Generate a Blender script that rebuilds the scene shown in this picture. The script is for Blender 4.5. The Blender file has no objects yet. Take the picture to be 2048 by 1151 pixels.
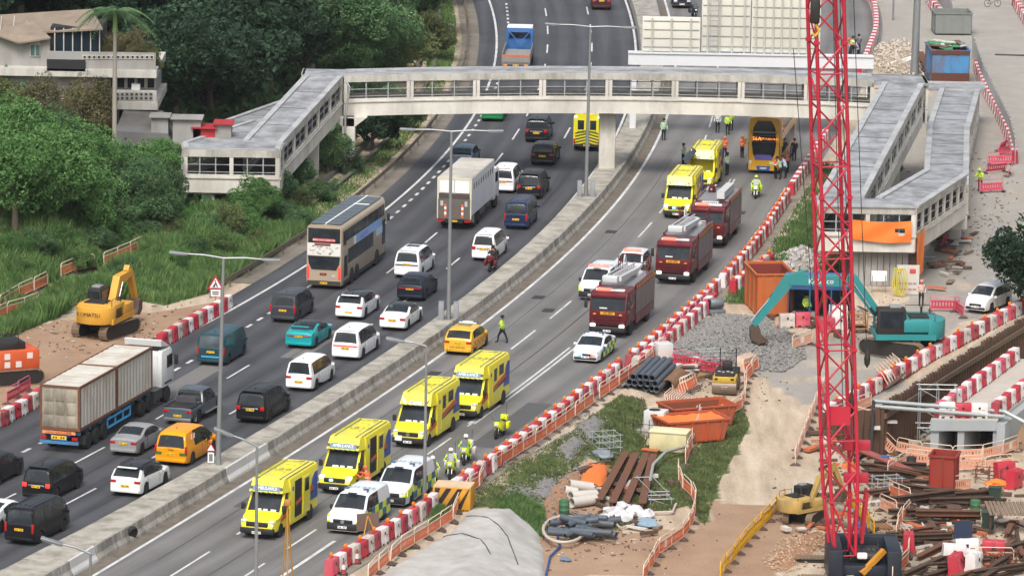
import bpy, bmesh, math, random
from functools import lru_cache
import numpy as np
from mathutils import Vector, Matrix
random.seed(7); np.random.seed(7)
R = math.radians
scene = bpy.context.scene
col = scene.collection
# ---------------------------------------------------------------- camera, sky, sun, exposure
F_PX, PITCH, ROLL, CAMH = 9860.0, R(10.944), R(0.99), 63.0
cd = bpy.data.cameras.new('camera'); cam = bpy.data.objects.new('camera', cd); col.objects.link(cam)
cd.sensor_width = 36; cd.lens = F_PX/2048*36; cd.clip_start = 5; cd.clip_end = 6000
cam.matrix_world = Matrix.Translation((0, 0, CAMH)) @ Matrix.Rotation(math.pi/2-PITCH, 4, 'X') @ Matrix.Rotation(ROLL, 4, 'Z')
scene.camera = cam
SUN_EL, SUN_AZ = R(52), R(192)      # azimuth measured clockwise from +Y
world = bpy.data.worlds.new('World'); scene.world = world; world.use_nodes = True
wn = world.node_tree; wn.nodes.clear()
sky = wn.nodes.new('ShaderNodeTexSky'); sky.sky_type = 'NISHITA'; sky.sun_disc = False
sky.sun_elevation = SUN_EL; sky.sun_rotation = SUN_AZ; sky.dust_density = 6; sky.air_density = 1.2; sky.ozone_density = 1.0
hs = wn.nodes.new('ShaderNodeHueSaturation'); hs.inputs['Saturation'].default_value = 0.55
bg = wn.nodes.new('ShaderNodeBackground'); bg.inputs['Strength'].default_value = 0.15
wo = wn.nodes.new('ShaderNodeOutputWorld')
wn.links.new(sky.outputs[0], hs.inputs['Color']); wn.links.new(hs.outputs[0], bg.inputs[0]); wn.links.new(bg.outputs[0], wo.inputs[0])
sl = bpy.data.lights.new('sun', 'SUN'); sl.energy = 1.9; sl.angle = R(20); sl.color = (1, .98, .95)
so = bpy.data.objects.new('sun', sl); col.objects.link(so)
sd = Vector((math.sin(SUN_AZ)*math.cos(SUN_EL), math.cos(SUN_AZ)*math.cos(SUN_EL), math.sin(SUN_EL)))
so.rotation_euler = (-sd).to_track_quat('-Z', 'Y').to_euler(); so.location = (0, 200, 200)
scene.view_settings.view_transform = 'Standard'; scene.view_settings.look = 'None'
scene.view_settings.exposure = 0.2; scene.view_settings.gamma = 1.0
scene.render.engine = 'CYCLES'
scene.cycles.max_bounces = 5; scene.cycles.diffuse_bounces = 3; scene.cycles.glossy_bounces = 3; scene.cycles.transmission_bounces = 3; scene.cycles.transparent_max_bounces = 6
scene.cycles.caustics_reflective = False; scene.cycles.caustics_refractive = False

# ---------------------------------------------------------------- pixel <-> place
_c, _s, _cr, _sr = math.cos(PITCH), math.sin(PITCH), math.cos(ROLL), math.sin(ROLL)
def ray(px, py):
    X = px-1024; Y = 575.5-py
    Xc = X*_cr-Y*_sr; Yc = X*_sr+Y*_cr
    return Vector((Xc, F_PX*_c+Yc*_s, -F_PX*_s+Yc*_c))
def Z(px, py, z=0.0):                 # where the line of sight meets the level z
    d = ray(px, py); t = (z-CAMH)/d.z
    return Vector((d.x*t, d.y*t, z))
def atY(px, py, y):
    d = ray(px, py); t = y/d.y
    return Vector((d.x*t, y, CAMH+d.z*t))
def pp(y, c):
    t = (y-350)/100; r = 0.0
    for k in c: r = r*t+k
    return r
C1 = [0.325, 0.198, -9.665, 17.371, 2.607]; C2 = [0.901, -12.219, 19.805, -10.344]; C3 = [1.057, -0.619, -9.828, 17.825, 5.972]
_Y4 = [200, 246.8, 252.9, 257.2, 268.8, 275.9, 295.6, 301.7, 313.3, 319.1, 325.3, 342, 361, 383.2, 410, 436.3, 452, 468.8, 476.4, 520, 600]
_X4 = [-26.5, -9.4, -7.2, -5.8, -2.0, .1, 5.7, 7.6, 10.6, 12.0, 13.6, 17.0, 20.0, 23.6, 27.6, 31.1, 33, 34, 34.0, 32, 22]
@lru_cache(None)
def X1(y): return float(pp(y, C1))
@lru_cache(None)
def X2(y): return float(pp(max(y, 300), C2)) if y >= 300 else X1(y)-(X1(300)-float(pp(300, C2)))-(300-y)*.05
@lru_cache(None)
def X3(y): return float(pp(y, C3))
_yy = np.linspace(200, 600, 401); _xx = np.interp(_yy, _Y4, _X4)
_k = np.ones(13)/13; _xs = np.convolve(np.pad(_xx, 6, mode='edge'), _k, 'valid'); _xs[:8] = _xx[:8]; _xs[-8:] = _xx[-8:]; _xl = [float(v) for v in _xs]
@lru_cache(None)
def X4(y):
    t = min(max(y-200, 0), 399.999); i = int(t); return _xl[i]+(_xl[i+1]-_xl[i])*(t-i)
def tang(fx, y):                       # unit direction of travel (away) and unit right
    d = Vector((fx(y+1)-fx(y-1), 2, 0)).normalized()
    return d, Vector((d.y, -d.x, 0))
def off(fx, y, o, z=0):
    d, r = tang(fx, y); return Vector((fx(y), y, z))+r*o
def head(fx, y): d, _ = tang(fx, y); return math.atan2(d.y, d.x)
def sst(a, b, x):
    t = min(1, max(0, (x-a)/(b-a))); return t*t*(3-2*t)
WA, WB = Vector((22.3, 290.0)), Vector((34.6, 320.0))     # top line of the sheet pile wall
_wd = (WB-WA).normalized(); _wn = Vector((_wd.y, -_wd.x))
def wall_side(x, y): return (Vector((x, y))-WA).dot(_wn)
def hgt(x, y):
    u = X2(y)-x
    if u > 0:
        n = sst(316, 334, y)
        a = 0.10*max(0, u-3)+0.30*max(0, u-13)+.25*max(0, u-24)
        b = .02*max(0, u-4)+0.25*max(0, u-15)+.2*max(0, u-24)
        h = a*n+b*(1-n)
        return min(h, 24)
    v = x-X4(y)
    if v <= 0: return 0.0
    k = 1-sst(300, 322, y)
    h = -1.2*sst(1.6, 6.5, v)*k
    s = wall_side(x, y)
    if y > 268 and x > 17.5:
        inside = 1.0 if (s > 0 and y < 330) else 0.0
        if y < WA.y: inside = sst(268, 284, y)*sst(18.5, 21.8, x)
        h = h*(1-inside)-3.0*inside
    return h
def T(px, py, dz=0.0):                 # where the line of sight meets the ground
    d = ray(px, py).normalized(); p = Vector((0, 0, CAMH)); t = (CAMH-30)/-d.z
    for i in range(900):
        q = p+d*t
        if q.z <= hgt(q.x, q.y): break
        t += 0.6
    a, b = t-0.6, t
    for i in range(16):
        m = (a+b)/2; q = p+d*m
        if q.z <= hgt(q.x, q.y): b = m
        else: a = m
    q = p+d*b
    return Vector((q.x, q.y, hgt(q.x, q.y)+dz))

# ---------------------------------------------------------------- materials
def lin(h):
    if isinstance(h, str):
        h = h.lstrip('#'); v = [int(h[i:i+2], 16)/255 for i in (0, 2, 4)]
        return tuple(x/12.92 if x <= .04045 else ((x+.055)/1.055)**2.4 for x in v)
    return tuple(h)
MATS = {}
def mat(name, c, r=.6, m=0.0, var=.1, sc=2.0, bump=0, dirt=0.0, dirtc=(.12, .09, .06), coat=0, emit=0, detail=6):
    if name in MATS: return MATS[name]
    M = bpy.data.materials.new(name); M.use_nodes = True; nt = M.node_tree; N = nt.nodes; b = N['Principled BSDF']; Lk = nt.links.new
    c = lin(c)
    b.inputs['Roughness'].default_value = r; b.inputs['Metallic'].default_value = m
    if coat: b.inputs['Coat Weight'].default_value = coat; b.inputs['Coat Roughness'].default_value = .08
    if emit:
        b.inputs['Emission Color'].default_value = (*c, 1); b.inputs['Emission Strength'].default_value = emit
    if var or dirt or bump:
        g = N.new('ShaderNodeNewGeometry'); n = N.new('ShaderNodeTexNoise'); n.inputs['Scale'].default_value = sc; n.inputs['Detail'].default_value = detail
        Lk(g.outputs['Position'], n.inputs['Vector'])
        mx = N.new('ShaderNodeMix'); mx.data_type = 'RGBA'
        mx.inputs[6].default_value = (*[max(0, x*(1-var)) for x in c], 1); mx.inputs[7].default_value = (*[x*(1+var) for x in c], 1)
        Lk(n.outputs['Fac'], mx.inputs[0]); out = mx.outputs[2]
        if dirt:
            n2 = N.new('ShaderNodeTexNoise'); n2.inputs['Scale'].default_value = sc*.45; n2.inputs['Detail'].default_value = 9; n2.inputs['Roughness'].default_value = .7
            mp = N.new('ShaderNodeMapping'); mp.inputs['Scale'].default_value = (1, 1, .35); Lk(g.outputs['Position'], mp.inputs[0]); Lk(mp.outputs[0], n2.inputs['Vector'])
            rp = N.new('ShaderNodeValToRGB'); rp.color_ramp.elements[0].position = .42; rp.color_ramp.elements[1].position = .62
            rp.color_ramp.elements[1].color = (dirt, dirt, dirt, 1); Lk(n2.outputs['Fac'], rp.inputs[0])
            m2 = N.new('ShaderNodeMix'); m2.data_type = 'RGBA'; Lk(rp.outputs[0], m2.inputs[0]); Lk(out, m2.inputs[6]); m2.inputs[7].default_value = (*dirtc, 1); out = m2.outputs[2]
        Lk(out, b.inputs['Base Color'])
        if bump:
            bp = N.new('ShaderNodeBump'); bp.inputs['Strength'].default_value = bump; bp.inputs['Distance'].default_value = .05; Lk(n.outputs['Fac'], bp.inputs['Height']); Lk(bp.outputs[0], b.inputs['Normal'])
    else: b.inputs['Base Color'].default_value = (*c, 1)
    MATS[name] = M
    return M
def paint(h, name=None):
    M = mat(name or 'paint_'+str(h), h, .32, 0, .06, .8, coat=.18); M.node_tree.nodes['Principled BSDF'].inputs['Specular IOR Level'].default_value = .3; return M

# ---------------------------------------------------------------- mesh builder
class MB:
    def __init__(s): s.v = []; s.f = []; s.m = []; s.M = Matrix.Identity(4)
    def xf(s, M): s.M = M; return s
    def add(s, vs, fs, mi=0):
        o = len(s.v); s.v += [tuple(s.M @ Vector(p)) for p in vs]; s.f += [tuple(i+o for i in f) for f in fs]; s.m += [mi]*len(fs); return s
    def box(s, c, d, rz=0, mi=0, M=None):
        x, y, z = d[0]/2, d[1]/2, d[2]/2
        P = [Vector((a*x, b*y, e*z)) for e in (-1, 1) for a, b in ((-1, -1), (1, -1), (1, 1), (-1, 1))]
        if M is not None: P = [M @ p for p in P]
        elif rz:
            ca, sa = math.cos(rz), math.sin(rz); P = [Vector((p.x*ca-p.y*sa, p.x*sa+p.y*ca, p.z)) for p in P]
        return s.hexa([p+Vector(c) for p in P], mi)
    def hexa(s, P, mi=0): return s.add(P, [(3, 2, 1, 0), (4, 5, 6, 7), (0, 1, 5, 4), (1, 2, 6, 5), (2, 3, 7, 6), (3, 0, 4, 7)], mi)
    def bar(s, a, b, w, h=None, mi=0, up=(0, 0, 1)):          # square bar from a to b
        a, b = Vector(a), Vector(b); h = h or w; d = (b-a)
        if d.length < 1e-6: return s
        d.normalize(); u = Vector(up)
        if abs(d.dot(u)) > .95: u = Vector((0, 1, 0)) if abs(d.y) < .9 else Vector((1, 0, 0))
        r = d.cross(u).normalized(); u = r.cross(d).normalized(); r = r*w/2; u = u*h/2
        return s.hexa([a-r-u, a+r-u, a+r+u, a-r+u, b-r-u, b+r-u, b+r+u, b-r+u], mi)
    def tube(s, path, r, n=8, mi=0, cap=True):
        path = [Vector(p) for p in path]; rr = r if isinstance(r, (list, tuple)) else [r]*len(path); rings = []
        pu = None
        for i, p in enumerate(path):
            d = (path[min(i+1, len(path)-1)]-path[max(i-1, 0)])
            if d.length < 1e-9: d = Vector((0, 0, 1))
            d.normalize(); u = pu if pu is not None else (Vector((0, 0, 1)) if abs(d.z) < .9 else Vector((1, 0, 0)))
            x = d.cross(u)
            if x.length < 1e-4: x = d.cross(Vector((.3, .9, .1)))
            x.normalize(); u = x.cross(d).normalized(); pu = u
            rings.append([p+(x*math.cos(2*math.pi*k/n)+u*math.sin(2*math.pi*k/n))*rr[i] for k in range(n)])
        V = [q for rg in rings for q in rg]; Fs = []
        for i in range(len(rings)-1):
            for k in range(n): Fs.append((i*n+k, i*n+(k+1) % n, (i+1)*n+(k+1) % n, (i+1)*n+k))
        if cap: Fs.append(tuple(range(n-1, -1, -1))); Fs.append(tuple((len(rings)-1)*n+k for k in range(n)))
        return s.add(V, Fs, mi)
    def loft(s, rings, mi=0, cap=True, closed=True):
        n = len(rings[0]); V = [p for r in rings for p in r]; Fs = []
        for i in range(len(rings)-1):
            for k in range(n if closed else n-1): Fs.append((i*n+k, i*n+(k+1) % n, (i+1)*n+(k+1) % n, (i+1)*n+k))
        if cap: Fs.append(tuple(range(n-1, -1, -1))); Fs.append(tuple((len(rings)-1)*n+k for k in range(n)))
        return s.add(V, Fs, mi)
    def prism(s, poly, a, b, axis='y', mi=0):                  # poly of 2D points extruded from a to b along axis
        f = {'y': lambda p, t: (p[0], t, p[1]), 'x': lambda p, t: (t, p[0], p[1]), 'z': lambda p, t: (p[0], p[1], t)}[axis]
        return s.loft([[f(p, a) for p in poly], [f(p, b) for p in poly]], mi)
    def lathe(s, prof, n=16, axis='z', c=(0, 0, 0), mi=0):
        c = Vector(c); rings = []
        for r, t in prof:
            rg = []
            for k in range(n):
                a = 2*math.pi*k/n; x, y = r*math.cos(a), r*math.sin(a)
                rg.append(c+Vector({'z': (x, y, t), 'y': (x, t, -y), 'x': (t, x, y)}[axis]))
            rings.append(rg)
        return s.loft(rings, mi)
    def grid(s, P, mi=0):                                      # P[i][j] points
        n = len(P[0]); V = [p for r in P for p in r]
        return s.add(V, [(i*n+j, i*n+j+1, (i+1)*n+j+1, (i+1)*n+j) for i in range(len(P)-1) for j in range(n-1)], mi)
    def mesh(s, name, mats, smooth=None):
        me = bpy.data.meshes.new(name); me.from_pydata(s.v, [], s.f); mats = mats if isinstance(mats, (list, tuple)) else [mats]
        for m in mats: me.materials.append(m)
        if any(s.m): me.polygons.foreach_set('material_index', s.m)
        if smooth:
            me.polygons.foreach_set('use_smooth', [True]*len(s.f)); me.update()
            me.set_sharp_from_angle(angle=R(smooth))
        me.update(); return me
    def build(s, name, mats, parent=None, smooth=None, bevel=0, fix=False):
        me = s.mesh(name, mats, smooth)
        if fix:
            bm = bmesh.new(); bm.from_mesh(me); bmesh.ops.recalc_face_normals(bm, faces=bm.faces); bm.to_mesh(me); bm.free()
        return link(name, me, parent)
def bevel_mesh(me, w, seg=2):
    bm = bmesh.new(); bm.from_mesh(me); bmesh.ops.recalc_face_normals(bm, faces=bm.faces)
    bmesh.ops.bevel(bm, geom=[e for e in bm.edges if e.is_manifold and e.calc_face_angle(0) > .5], offset=w, segments=seg, affect='EDGES', profile=.5, clamp_overlap=True)
    for f in bm.faces: f.smooth = True
    bm.to_mesh(me); bm.free(); me.set_sharp_from_angle(angle=R(38)); return me
def rbox(name, c, d, m, parent=None, w=.03, seg=2, rz=0):
    me = bevel_mesh(MB().box(c, d, rz).mesh(name, m), w, seg); return link(name, me, parent)
def link(name, data, parent=None):
    o = bpy.data.objects.new(name, data); col.objects.link(o)
    if parent is not None: o.parent = parent
    return o
def tag(o, label=None, cat=None, group=None, kind=None):
    if label: o['label'] = label
    if cat: o['category'] = cat
    if group: o['group'] = group
    if kind: o['kind'] = kind
    return o
def thing(name, label, cat, loc=(0, 0, 0), rz=0, group=None):
    o = bpy.data.objects.new(name, None); col.objects.link(o); o.location = loc; o.rotation_euler = (0, 0, rz); o.empty_display_size = .2
    return tag(o, label, cat, group)
KIDS = {}
def copy_tree(o, parent=None, top=True):
    c = o.copy(); col.objects.link(c)
    if parent is not None: c.parent = parent
    for ch in list(o.children): copy_tree(ch, c, False)
    return c
def struct(o): o['kind'] = 'structure'; return o
def text_mesh(name, body, size, m, parent, M, ext=.004, align='CENTER', sx=1.0):
    cu = bpy.data.curves.new('t', 'FONT'); cu.body = body; cu.size = size; cu.extrude = ext; cu.align_x = align; cu.align_y = 'CENTER'; cu.resolution_u = 2
    ob = bpy.data.objects.new('t', cu); me = bpy.data.meshes.new_from_object(ob)
    bpy.data.objects.remove(ob); bpy.data.curves.remove(cu)
    me.transform(M @ Matrix.Diagonal((sx, 1, 1, 1))); me.materials.clear(); me.materials.append(m)
    return link(name, me, parent)
def TM(o, right, up):                 # frame for text: origin, reading direction, up
    r = Vector(right).normalized(); u = Vector(up).normalized(); n = r.cross(u)
    return Matrix(((r.x, u.x, n.x, o[0]), (r.y, u.y, n.y, o[1]), (r.z, u.z, n.z, o[2]), (0, 0, 0, 1)))
def inpoly(x, y, P):
    c = False; j = len(P)-1
    for i in range(len(P)):
        xi, yi = P[i][0], P[i][1]; xj, yj = P[j][0], P[j][1]
        if (yi > y) != (yj > y) and x < (xj-xi)*(y-yi)/(yj-yi)+xi: c = not c
        j = i
    return c
# ---------------------------------------------------------------- ground sheet with zones
def nodes(name):
    M = bpy.data.materials.new(name); M.use_nodes = True; nt = M.node_tree
    return M, nt.nodes, nt.links.new, nt.nodes['Principled BSDF']
def ground_material():
    M, N, Lk, b = nodes('ground_mixed')
    g = N.new('ShaderNodeNewGeometry'); at = N.new('ShaderNodeVertexColor'); at.layer_name = 'zone'
    def noise(sc, det=8, ro=.6, vec=None):
        n = N.new('ShaderNodeTexNoise'); n.inputs['Scale'].default_value = sc; n.inputs['Detail'].default_value = det; n.inputs['Roughness'].default_value = ro
        Lk(vec or g.outputs['Position'], n.inputs['Vector']); return n.outputs['Fac']
    def ramp(f, *st):
        r = N.new('ShaderNodeValToRGB'); e = r.color_ramp.elements
        while len(e) < len(st): e.new(.5)
        for i, (p, c) in enumerate(st): e[i].position = p; e[i].color = (*lin(c), 1)
        Lk(f, r.inputs[0]); return r.outputs[0]
    def mix(f, a, c):
        m = N.new('ShaderNodeMix'); m.data_type = 'RGBA'; Lk(f, m.inputs[0]); Lk(a, m.inputs[6]); Lk(c, m.inputs[7]); return m.outputs[2]
    def mask(ch, n, w=.25):
        a = N.new('ShaderNodeMath'); a.operation = 'ADD'; Lk(ch, a.inputs[0]); Lk(n, a.inputs[1])
        m = N.new('ShaderNodeMapRange'); m.inputs[1].default_value = 1.0-w/2; m.inputs[2].default_value = 1.0+w/2; Lk(a.outputs[0], m.inputs[0]); return m.outputs[0]
    sp = N.new('ShaderNodeSeparateColor'); Lk(at.outputs[0], sp.inputs[0])
    mp = N.new('ShaderNodeMapping'); mp.inputs['Scale'].default_value = (1.0, .16, 1); Lk(g.outputs['Position'], mp.inputs[0]); rut = noise(.9, 9, .65, mp.outputs[0])
    n1 = noise(.35); n2 = noise(4, 10, .7); n3 = noise(14, 6, .7)
    dirt = mix(n2, ramp(rut, (.34, '#8a7763'), (.5, '#b6a28b'), (.64, '#d2c3b0')), ramp(n3, (.3, '#85755f'), (.6, '#c6b7a2')))
    red = mix(n2, ramp(n1, (.3, '#8a6b54'), (.7, '#b0957a')), ramp(n3, (.3, '#745844'), (.7, '#b59a80')))
    grass = mix(n2, ramp(n1, (.3, '#37492a'), (.7, '#5a6a3c')), ramp(n3, (.3, '#2a3a20'), (.7, '#66744a')))
    grey = mix(n2, ramp(n1, (.3, '#8d8880'), (.7, '#a9a49c')), ramp(n3, (.3, '#7a766f'), (.7, '#b0aba3')))
    a0 = mix(mask(sp.outputs[1], n1), dirt, red)
    a1 = mix(mask(sp.outputs[2], n1), a0, grey)
    a2 = mix(mask(sp.outputs[0], noise(1.6, 8, .7)), a1, grass)
    Lk(a2, b.inputs['Base Color']); b.inputs['Roughness'].default_value = .9
    wet = N.new('ShaderNodeMapRange'); Lk(mask(at.outputs['Alpha'], n1), wet.inputs[0]); wet.inputs[3].default_value = .92; wet.inputs[4].default_value = .3; Lk(wet.outputs[0], b.inputs['Roughness'])
    bp = N.new('ShaderNodeBump'); bp.inputs['Strength'].default_value = .7; bp.inputs['Distance'].default_value = .12; Lk(n2, bp.inputs['Height']); Lk(bp.outputs[0], b.inputs['Normal'])
    return M
def zpoly(pts): return [T(*p)[:2] for p in pts]
GRASS_R = zpoly([(760, 1151), (900, 1000), (975, 950), (1130, 870), (1240, 790), (1290, 800), (1300, 860), (1290, 890), (1380, 900), (1480, 800), (1500, 850), (1440, 960), (1410, 1050), (1375, 1010), (1300, 1030), (1230, 1060), (1210, 930), (1180, 905), (1130, 960), (1090, 1010), (1090, 1060), (1050, 1040), (960, 1010), (880, 1040)])
GRASS_N = [(X4(y)+1.2, y) for y in range(322, 382, 4)]+[(X4(y)+7.5, y) for y in range(378, 320, -4)]
RED_R = zpoly([(1030, 1151), (1060, 1010), (1120, 950), (1200, 980), (1250, 1060), (1400, 1060), (1420, 1000), (1560, 1010), (1640, 1040), (1560, 1151)])
RED_L = zpoly([(-40, 700), (100, 640), (330, 620), (440, 600), (330, 700), (60, 830), (-60, 860)])
GREY_R = zpoly([(1500, 740), (1600, 690), (1780, 640), (1830, 560), (1980, 440), (2060, 420), (2060, 600), (1900, 660), (1800, 780), (1690, 850), (1570, 790)])
GREY_N = zpoly([(1760, 150), (1745, 20), (1740, -40), (1850, -40), (1960, 130), (1850, 160)])
ROAD_E = zpoly([(1850, -60), (2120, -60), (2120, 330), (2000, 330), (1985, 250), (1960, 180), (1930, 90), (1880, 30)])
xs = np.arange(-90, 86, .8); ys = np.concatenate([np.arange(222, 480, .8), np.arange(480, 640, 4)])
nx, ny = len(xs), len(ys)
V = []; ZC = []
for y in ys:
    for x in xs:
        V.append((x, y, hgt(x, y)-.03))
        u = X2(y)-x; v = x-X4(y); g = r = k = 0.; w = 0.
        if u > 0:
            g = .95 if (y > 326 or u > 10) else .3
            if y < 326 and inpoly(x, y, RED_L): g = 0; r = 1
            elif y > 326 and u < 3.5: g = .45; k = .3
            elif y > 345 and u < 9.5: g = .42; r = .45; k = .25
        elif v > 0:
            if inpoly(x, y, GRASS_R) or inpoly(x, y, GRASS_N): g = .85
            elif inpoly(x, y, RED_R): r = .8
            if v < 1.8: k = .45; g = .2
            if inpoly(x, y, GREY_R): k = .62; w = .55
            if inpoly(x, y, GREY_N): k = .7; r = .3
            if inpoly(x, y, ROAD_E): k = 1
            elif y > 332 and v > 6.5: k = max(k, .66); r = 0
            if wall_side(x, y) > 0 and y > 285: k = .3; r = .4
        ZC.append((g, r, k, w))
Fc = [(j*nx+i, j*nx+i+1, (j+1)*nx+i+1, (j+1)*nx+i) for j in range(ny-1) for i in range(nx-1)]
# the cut at the sheet pile wall: leave out the quads that would span the drop
Fc = [f for f in Fc if max(V[i][2] for i in f)-min(V[i][2] for i in f) < 1.3]
me = bpy.data.meshes.new('ground'); me.from_pydata(V, [], Fc)
ca = me.color_attributes.new('zone', 'FLOAT_COLOR', 'POINT'); ca.data.foreach_set('color', np.array(ZC, dtype=np.float32).ravel())
GM = ground_material(); me.materials.append(GM); me.polygons.foreach_set('use_smooth', [True]*len(Fc))
struct(link('ground', me))
struct(MB().box((0, 1200, -9), (5000, 4000, 6)).build('terrain', mat('far_soil', '#4c5a34', .9)))

# ---------------------------------------------------------------- roads
def asphalt(name, c1, c2, stripe, wide):
    M, N, Lk, b = nodes(name)
    uv = N.new('ShaderNodeUVMap'); uv.uv_map = 'uv'; g = N.new('ShaderNodeNewGeometry')
    mp = N.new('ShaderNodeMapping'); mp.inputs['Scale'].default_value = (1.6, .05, 1); Lk(uv.outputs[0], mp.inputs[0])
    ns = N.new('ShaderNodeTexNoise'); ns.inputs['Scale'].default_value = 1; ns.inputs['Detail'].default_value = 7; ns.inputs['Roughness'].default_value = .65; Lk(mp.outputs[0], ns.inputs['Vector'])
    nf = N.new('ShaderNodeTexNoise'); nf.inputs['Scale'].default_value = 9; nf.inputs['Detail'].default_value = 8; Lk(g.outputs['Position'], nf.inputs['Vector'])
    nb = N.new('ShaderNodeTexNoise'); nb.inputs['Scale'].default_value = .18; nb.inputs['Detail'].default_value = 5; Lk(g.outputs['Position'], nb.inputs['Vector'])
    # tyre polish: two paths a lane
    sx = N.new('ShaderNodeSeparateXYZ'); Lk(uv.outputs[0], sx.inputs[0])
    wv = N.new('ShaderNodeMath'); wv.operation = 'MULTIPLY'; wv.inputs[1].default_value = 2*math.pi/wide*2; Lk(sx.outputs[0], wv.inputs[0])
    sn = N.new('ShaderNodeMath'); sn.operation = 'COSINE'; Lk(wv.outputs[0], sn.inputs[0])
    def add(a, b_, k):
        m = N.new('ShaderNodeMath'); m.operation = 'MULTIPLY_ADD'; Lk(a, m.inputs[0]); m.inputs[1].default_value = k; Lk(b_, m.inputs[2]); return m.outputs[0]
    f = add(sn.outputs[0], add(nf.outputs['Fac'], add(nb.outputs['Fac'], ns.outputs['Fac'], .7), .25), stripe)
    mr = N.new('ShaderNodeMapRange'); mr.inputs[1].default_value = .68; mr.inputs[2].default_value = 1.3; Lk(f, mr.inputs[0])
    mx = N.new('ShaderNodeMix'); mx.data_type = 'RGBA'; mx.inputs[6].default_value = (*lin(c1), 1); mx.inputs[7].default_value = (*lin(c2), 1); Lk(mr.outputs[0], mx.inputs[0])
    Lk(mx.outputs[2], b.inputs['Base Color']); b.inputs['Roughness'].default_value = .72
    bp = N.new('ShaderNodeBump'); bp.inputs['Strength'].default_value = .25; bp.inputs['Distance'].default_value = .02; Lk(nf.outputs['Fac'], bp.inputs['Height']); Lk(bp.outputs[0], b.inputs['Normal'])
    return M
def strip(name, fa, fb, y0, y1, m, z=0, step=2.0, cols=6):
    n = int((y1-y0)/step); V = []; UV = []
    s = 0
    for i in range(n+1):
        y = y0+(y1-y0)*i/n; a, b = fa(y), fb(y)
        for k in range(cols+1): V.append((a+(b-a)*k/cols, y, z)); UV.append(((b-a)*(k/cols-1)*math.cos(math.atan((X1(y+1)-X1(y-1))/2)), y))
    c = cols+1
    F = [(i*c+k, i*c+k+1, (i+1)*c+k+1, (i+1)*c+k) for i in range(n) for k in range(cols)]
    me = bpy.data.meshes.new(name); me.from_pydata(V, [], F); me.materials.append(m)
    u = me.uv_layers.new(name='uv'); 
    for l in me.loops: u.data[l.index].uv = UV[l.vertex_index]
    return struct(link(name, me))
A_DARK = asphalt('asphalt_dark', '#343539', '#4d4e52', .18, 3.7)
A_GREY = asphalt('asphalt_worn', '#5c5b5a', '#7a7876', .15, 3.7)
strip('road_outbound', lambda y: X2(y)-1.6, lambda y: X1(y)+.9, 226, 600, A_DARK, .004)
strip('road_inbound', lambda y: X3(y)-1.4, lambda y: X4(y)+.9, 226, 600, A_GREY, .008)
strip('road_shoulder', lambda y: X2(y)-3.6, lambda y: X2(y)-1.55, 326, 600, mat('shoulder_concrete', '#7d766c', .9, 0, .18, .6, dirt=.6, dirtc=(.09, .08, .06)), .0)
WHITE = mat('road_paint', '#d2d2d0', .6, 0, .12, 1.5, dirt=.45, dirtc=(.2, .2, .2))
def mark(name, fx, o, y0, y1, w=.15, z=.013, parent=None):
    n = max(1, int((y1-y0)/3)); P = []
    for i in range(n+1):
        y = y0+(y1-y0)*i/n; P.append([off(fx, y, o-w/2, z), off(fx, y, o+w/2, z)])
    o_ = MB().grid(P).build(name, WHITE, parent); struct(o_); return o_
mark('edge_line', X1, 0, 226, 590, .2); mark('edge_line', X2, 0, 226, 590, .2); mark('edge_line', X3, 0, 226, 590, .2)
mark('edge_line', X3, 9.05, 232, 257, .22, .017)
def dashes(fx, o, y0, y1, L, P, w=.14):
    d, _ = tang(fx, (y0+y1)/2); y = y0
    while y < y1:
        mark('lane_dash', fx, o, y, y+L*d.y, w, .017); y += P*d.y
dashes(X1, -3.65, 248.2, 360, 4.3, 12.3); dashes(X1, -3.95, 364, 590, 5.5, 12.3)
dashes(X1, -7.2, 245.5, 360, 4.3, 12.3); dashes(X1, -7.95, 362.5, 590, 5.5, 12.3)
dashes(X1, -11.0, 240, 330, 1.15, 2.45, .22); dashes(X1, -11.6, 331, 470, 1.15, 2.6, .22)
dashes(X3, 3.72, 246.5, 470, 6.2, 10.1); dashes(X3, 7.28, 247, 286, 4.6, 7.9)
mark('double_line', X3, 7.12, 285.5, 308, .14); mark('double_line', X3, 7.46, 285.5, 308, .14); mark('double_line', X3, 7.2, 345, 372, .12); mark('double_line', X3, 7.5, 345, 372, .12)
# repair patches and long seams in the surfacing
PATCH = mat('patch_dark', '#525254', .8, 0, .15, 3); PATCH2 = mat('patch_pale', '#6f6d6b', .85, 0, .15, 3); SEAM = mat('seam_tar', '#2c2c2e', .7, 0, .2)
for fx_, o, y0, y1, w, m in ((X3, 2.0, 262, 270, 1.4, PATCH), (X3, 5.6, 300, 322, 1.1, PATCH2), (X3, 9.6, 280, 292, 1.5, PATCH), (X3, 5.0, 348, 362, 1.6, PATCH2), (X1, -5.4, 300, 309, 1.5, PATCH2), (X1, -9.2, 285, 297, 1.5, PATCH2), (X3, 1.85, 250, 380, .05, SEAM), (X3, 5.5, 240, 390, .05, SEAM), (X1, -1.8, 240, 420, .05, SEAM), (X1, -5.5, 240, 420, .05, SEAM)):
    P = [[off(fx_, y, o-w/2, .0115), off(fx_, y, o+w/2, .0115)] for y in np.linspace(y0, y1, 24)]; struct(MB().grid(P).build('road_patch', m))
# manhole covers set in the carriageway
for px, py in ((1222, 463), (1077, 594), (868, 746), (1480, 425), (1097, 620)):
    q = Z(px, py, .02); struct(MB().box(q, (1.15, .75, .012), head(X3, q.y)).build('drain_cover', mat('cast_iron', '#3c3b3a', .7, .3, .3, 8)))

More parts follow.
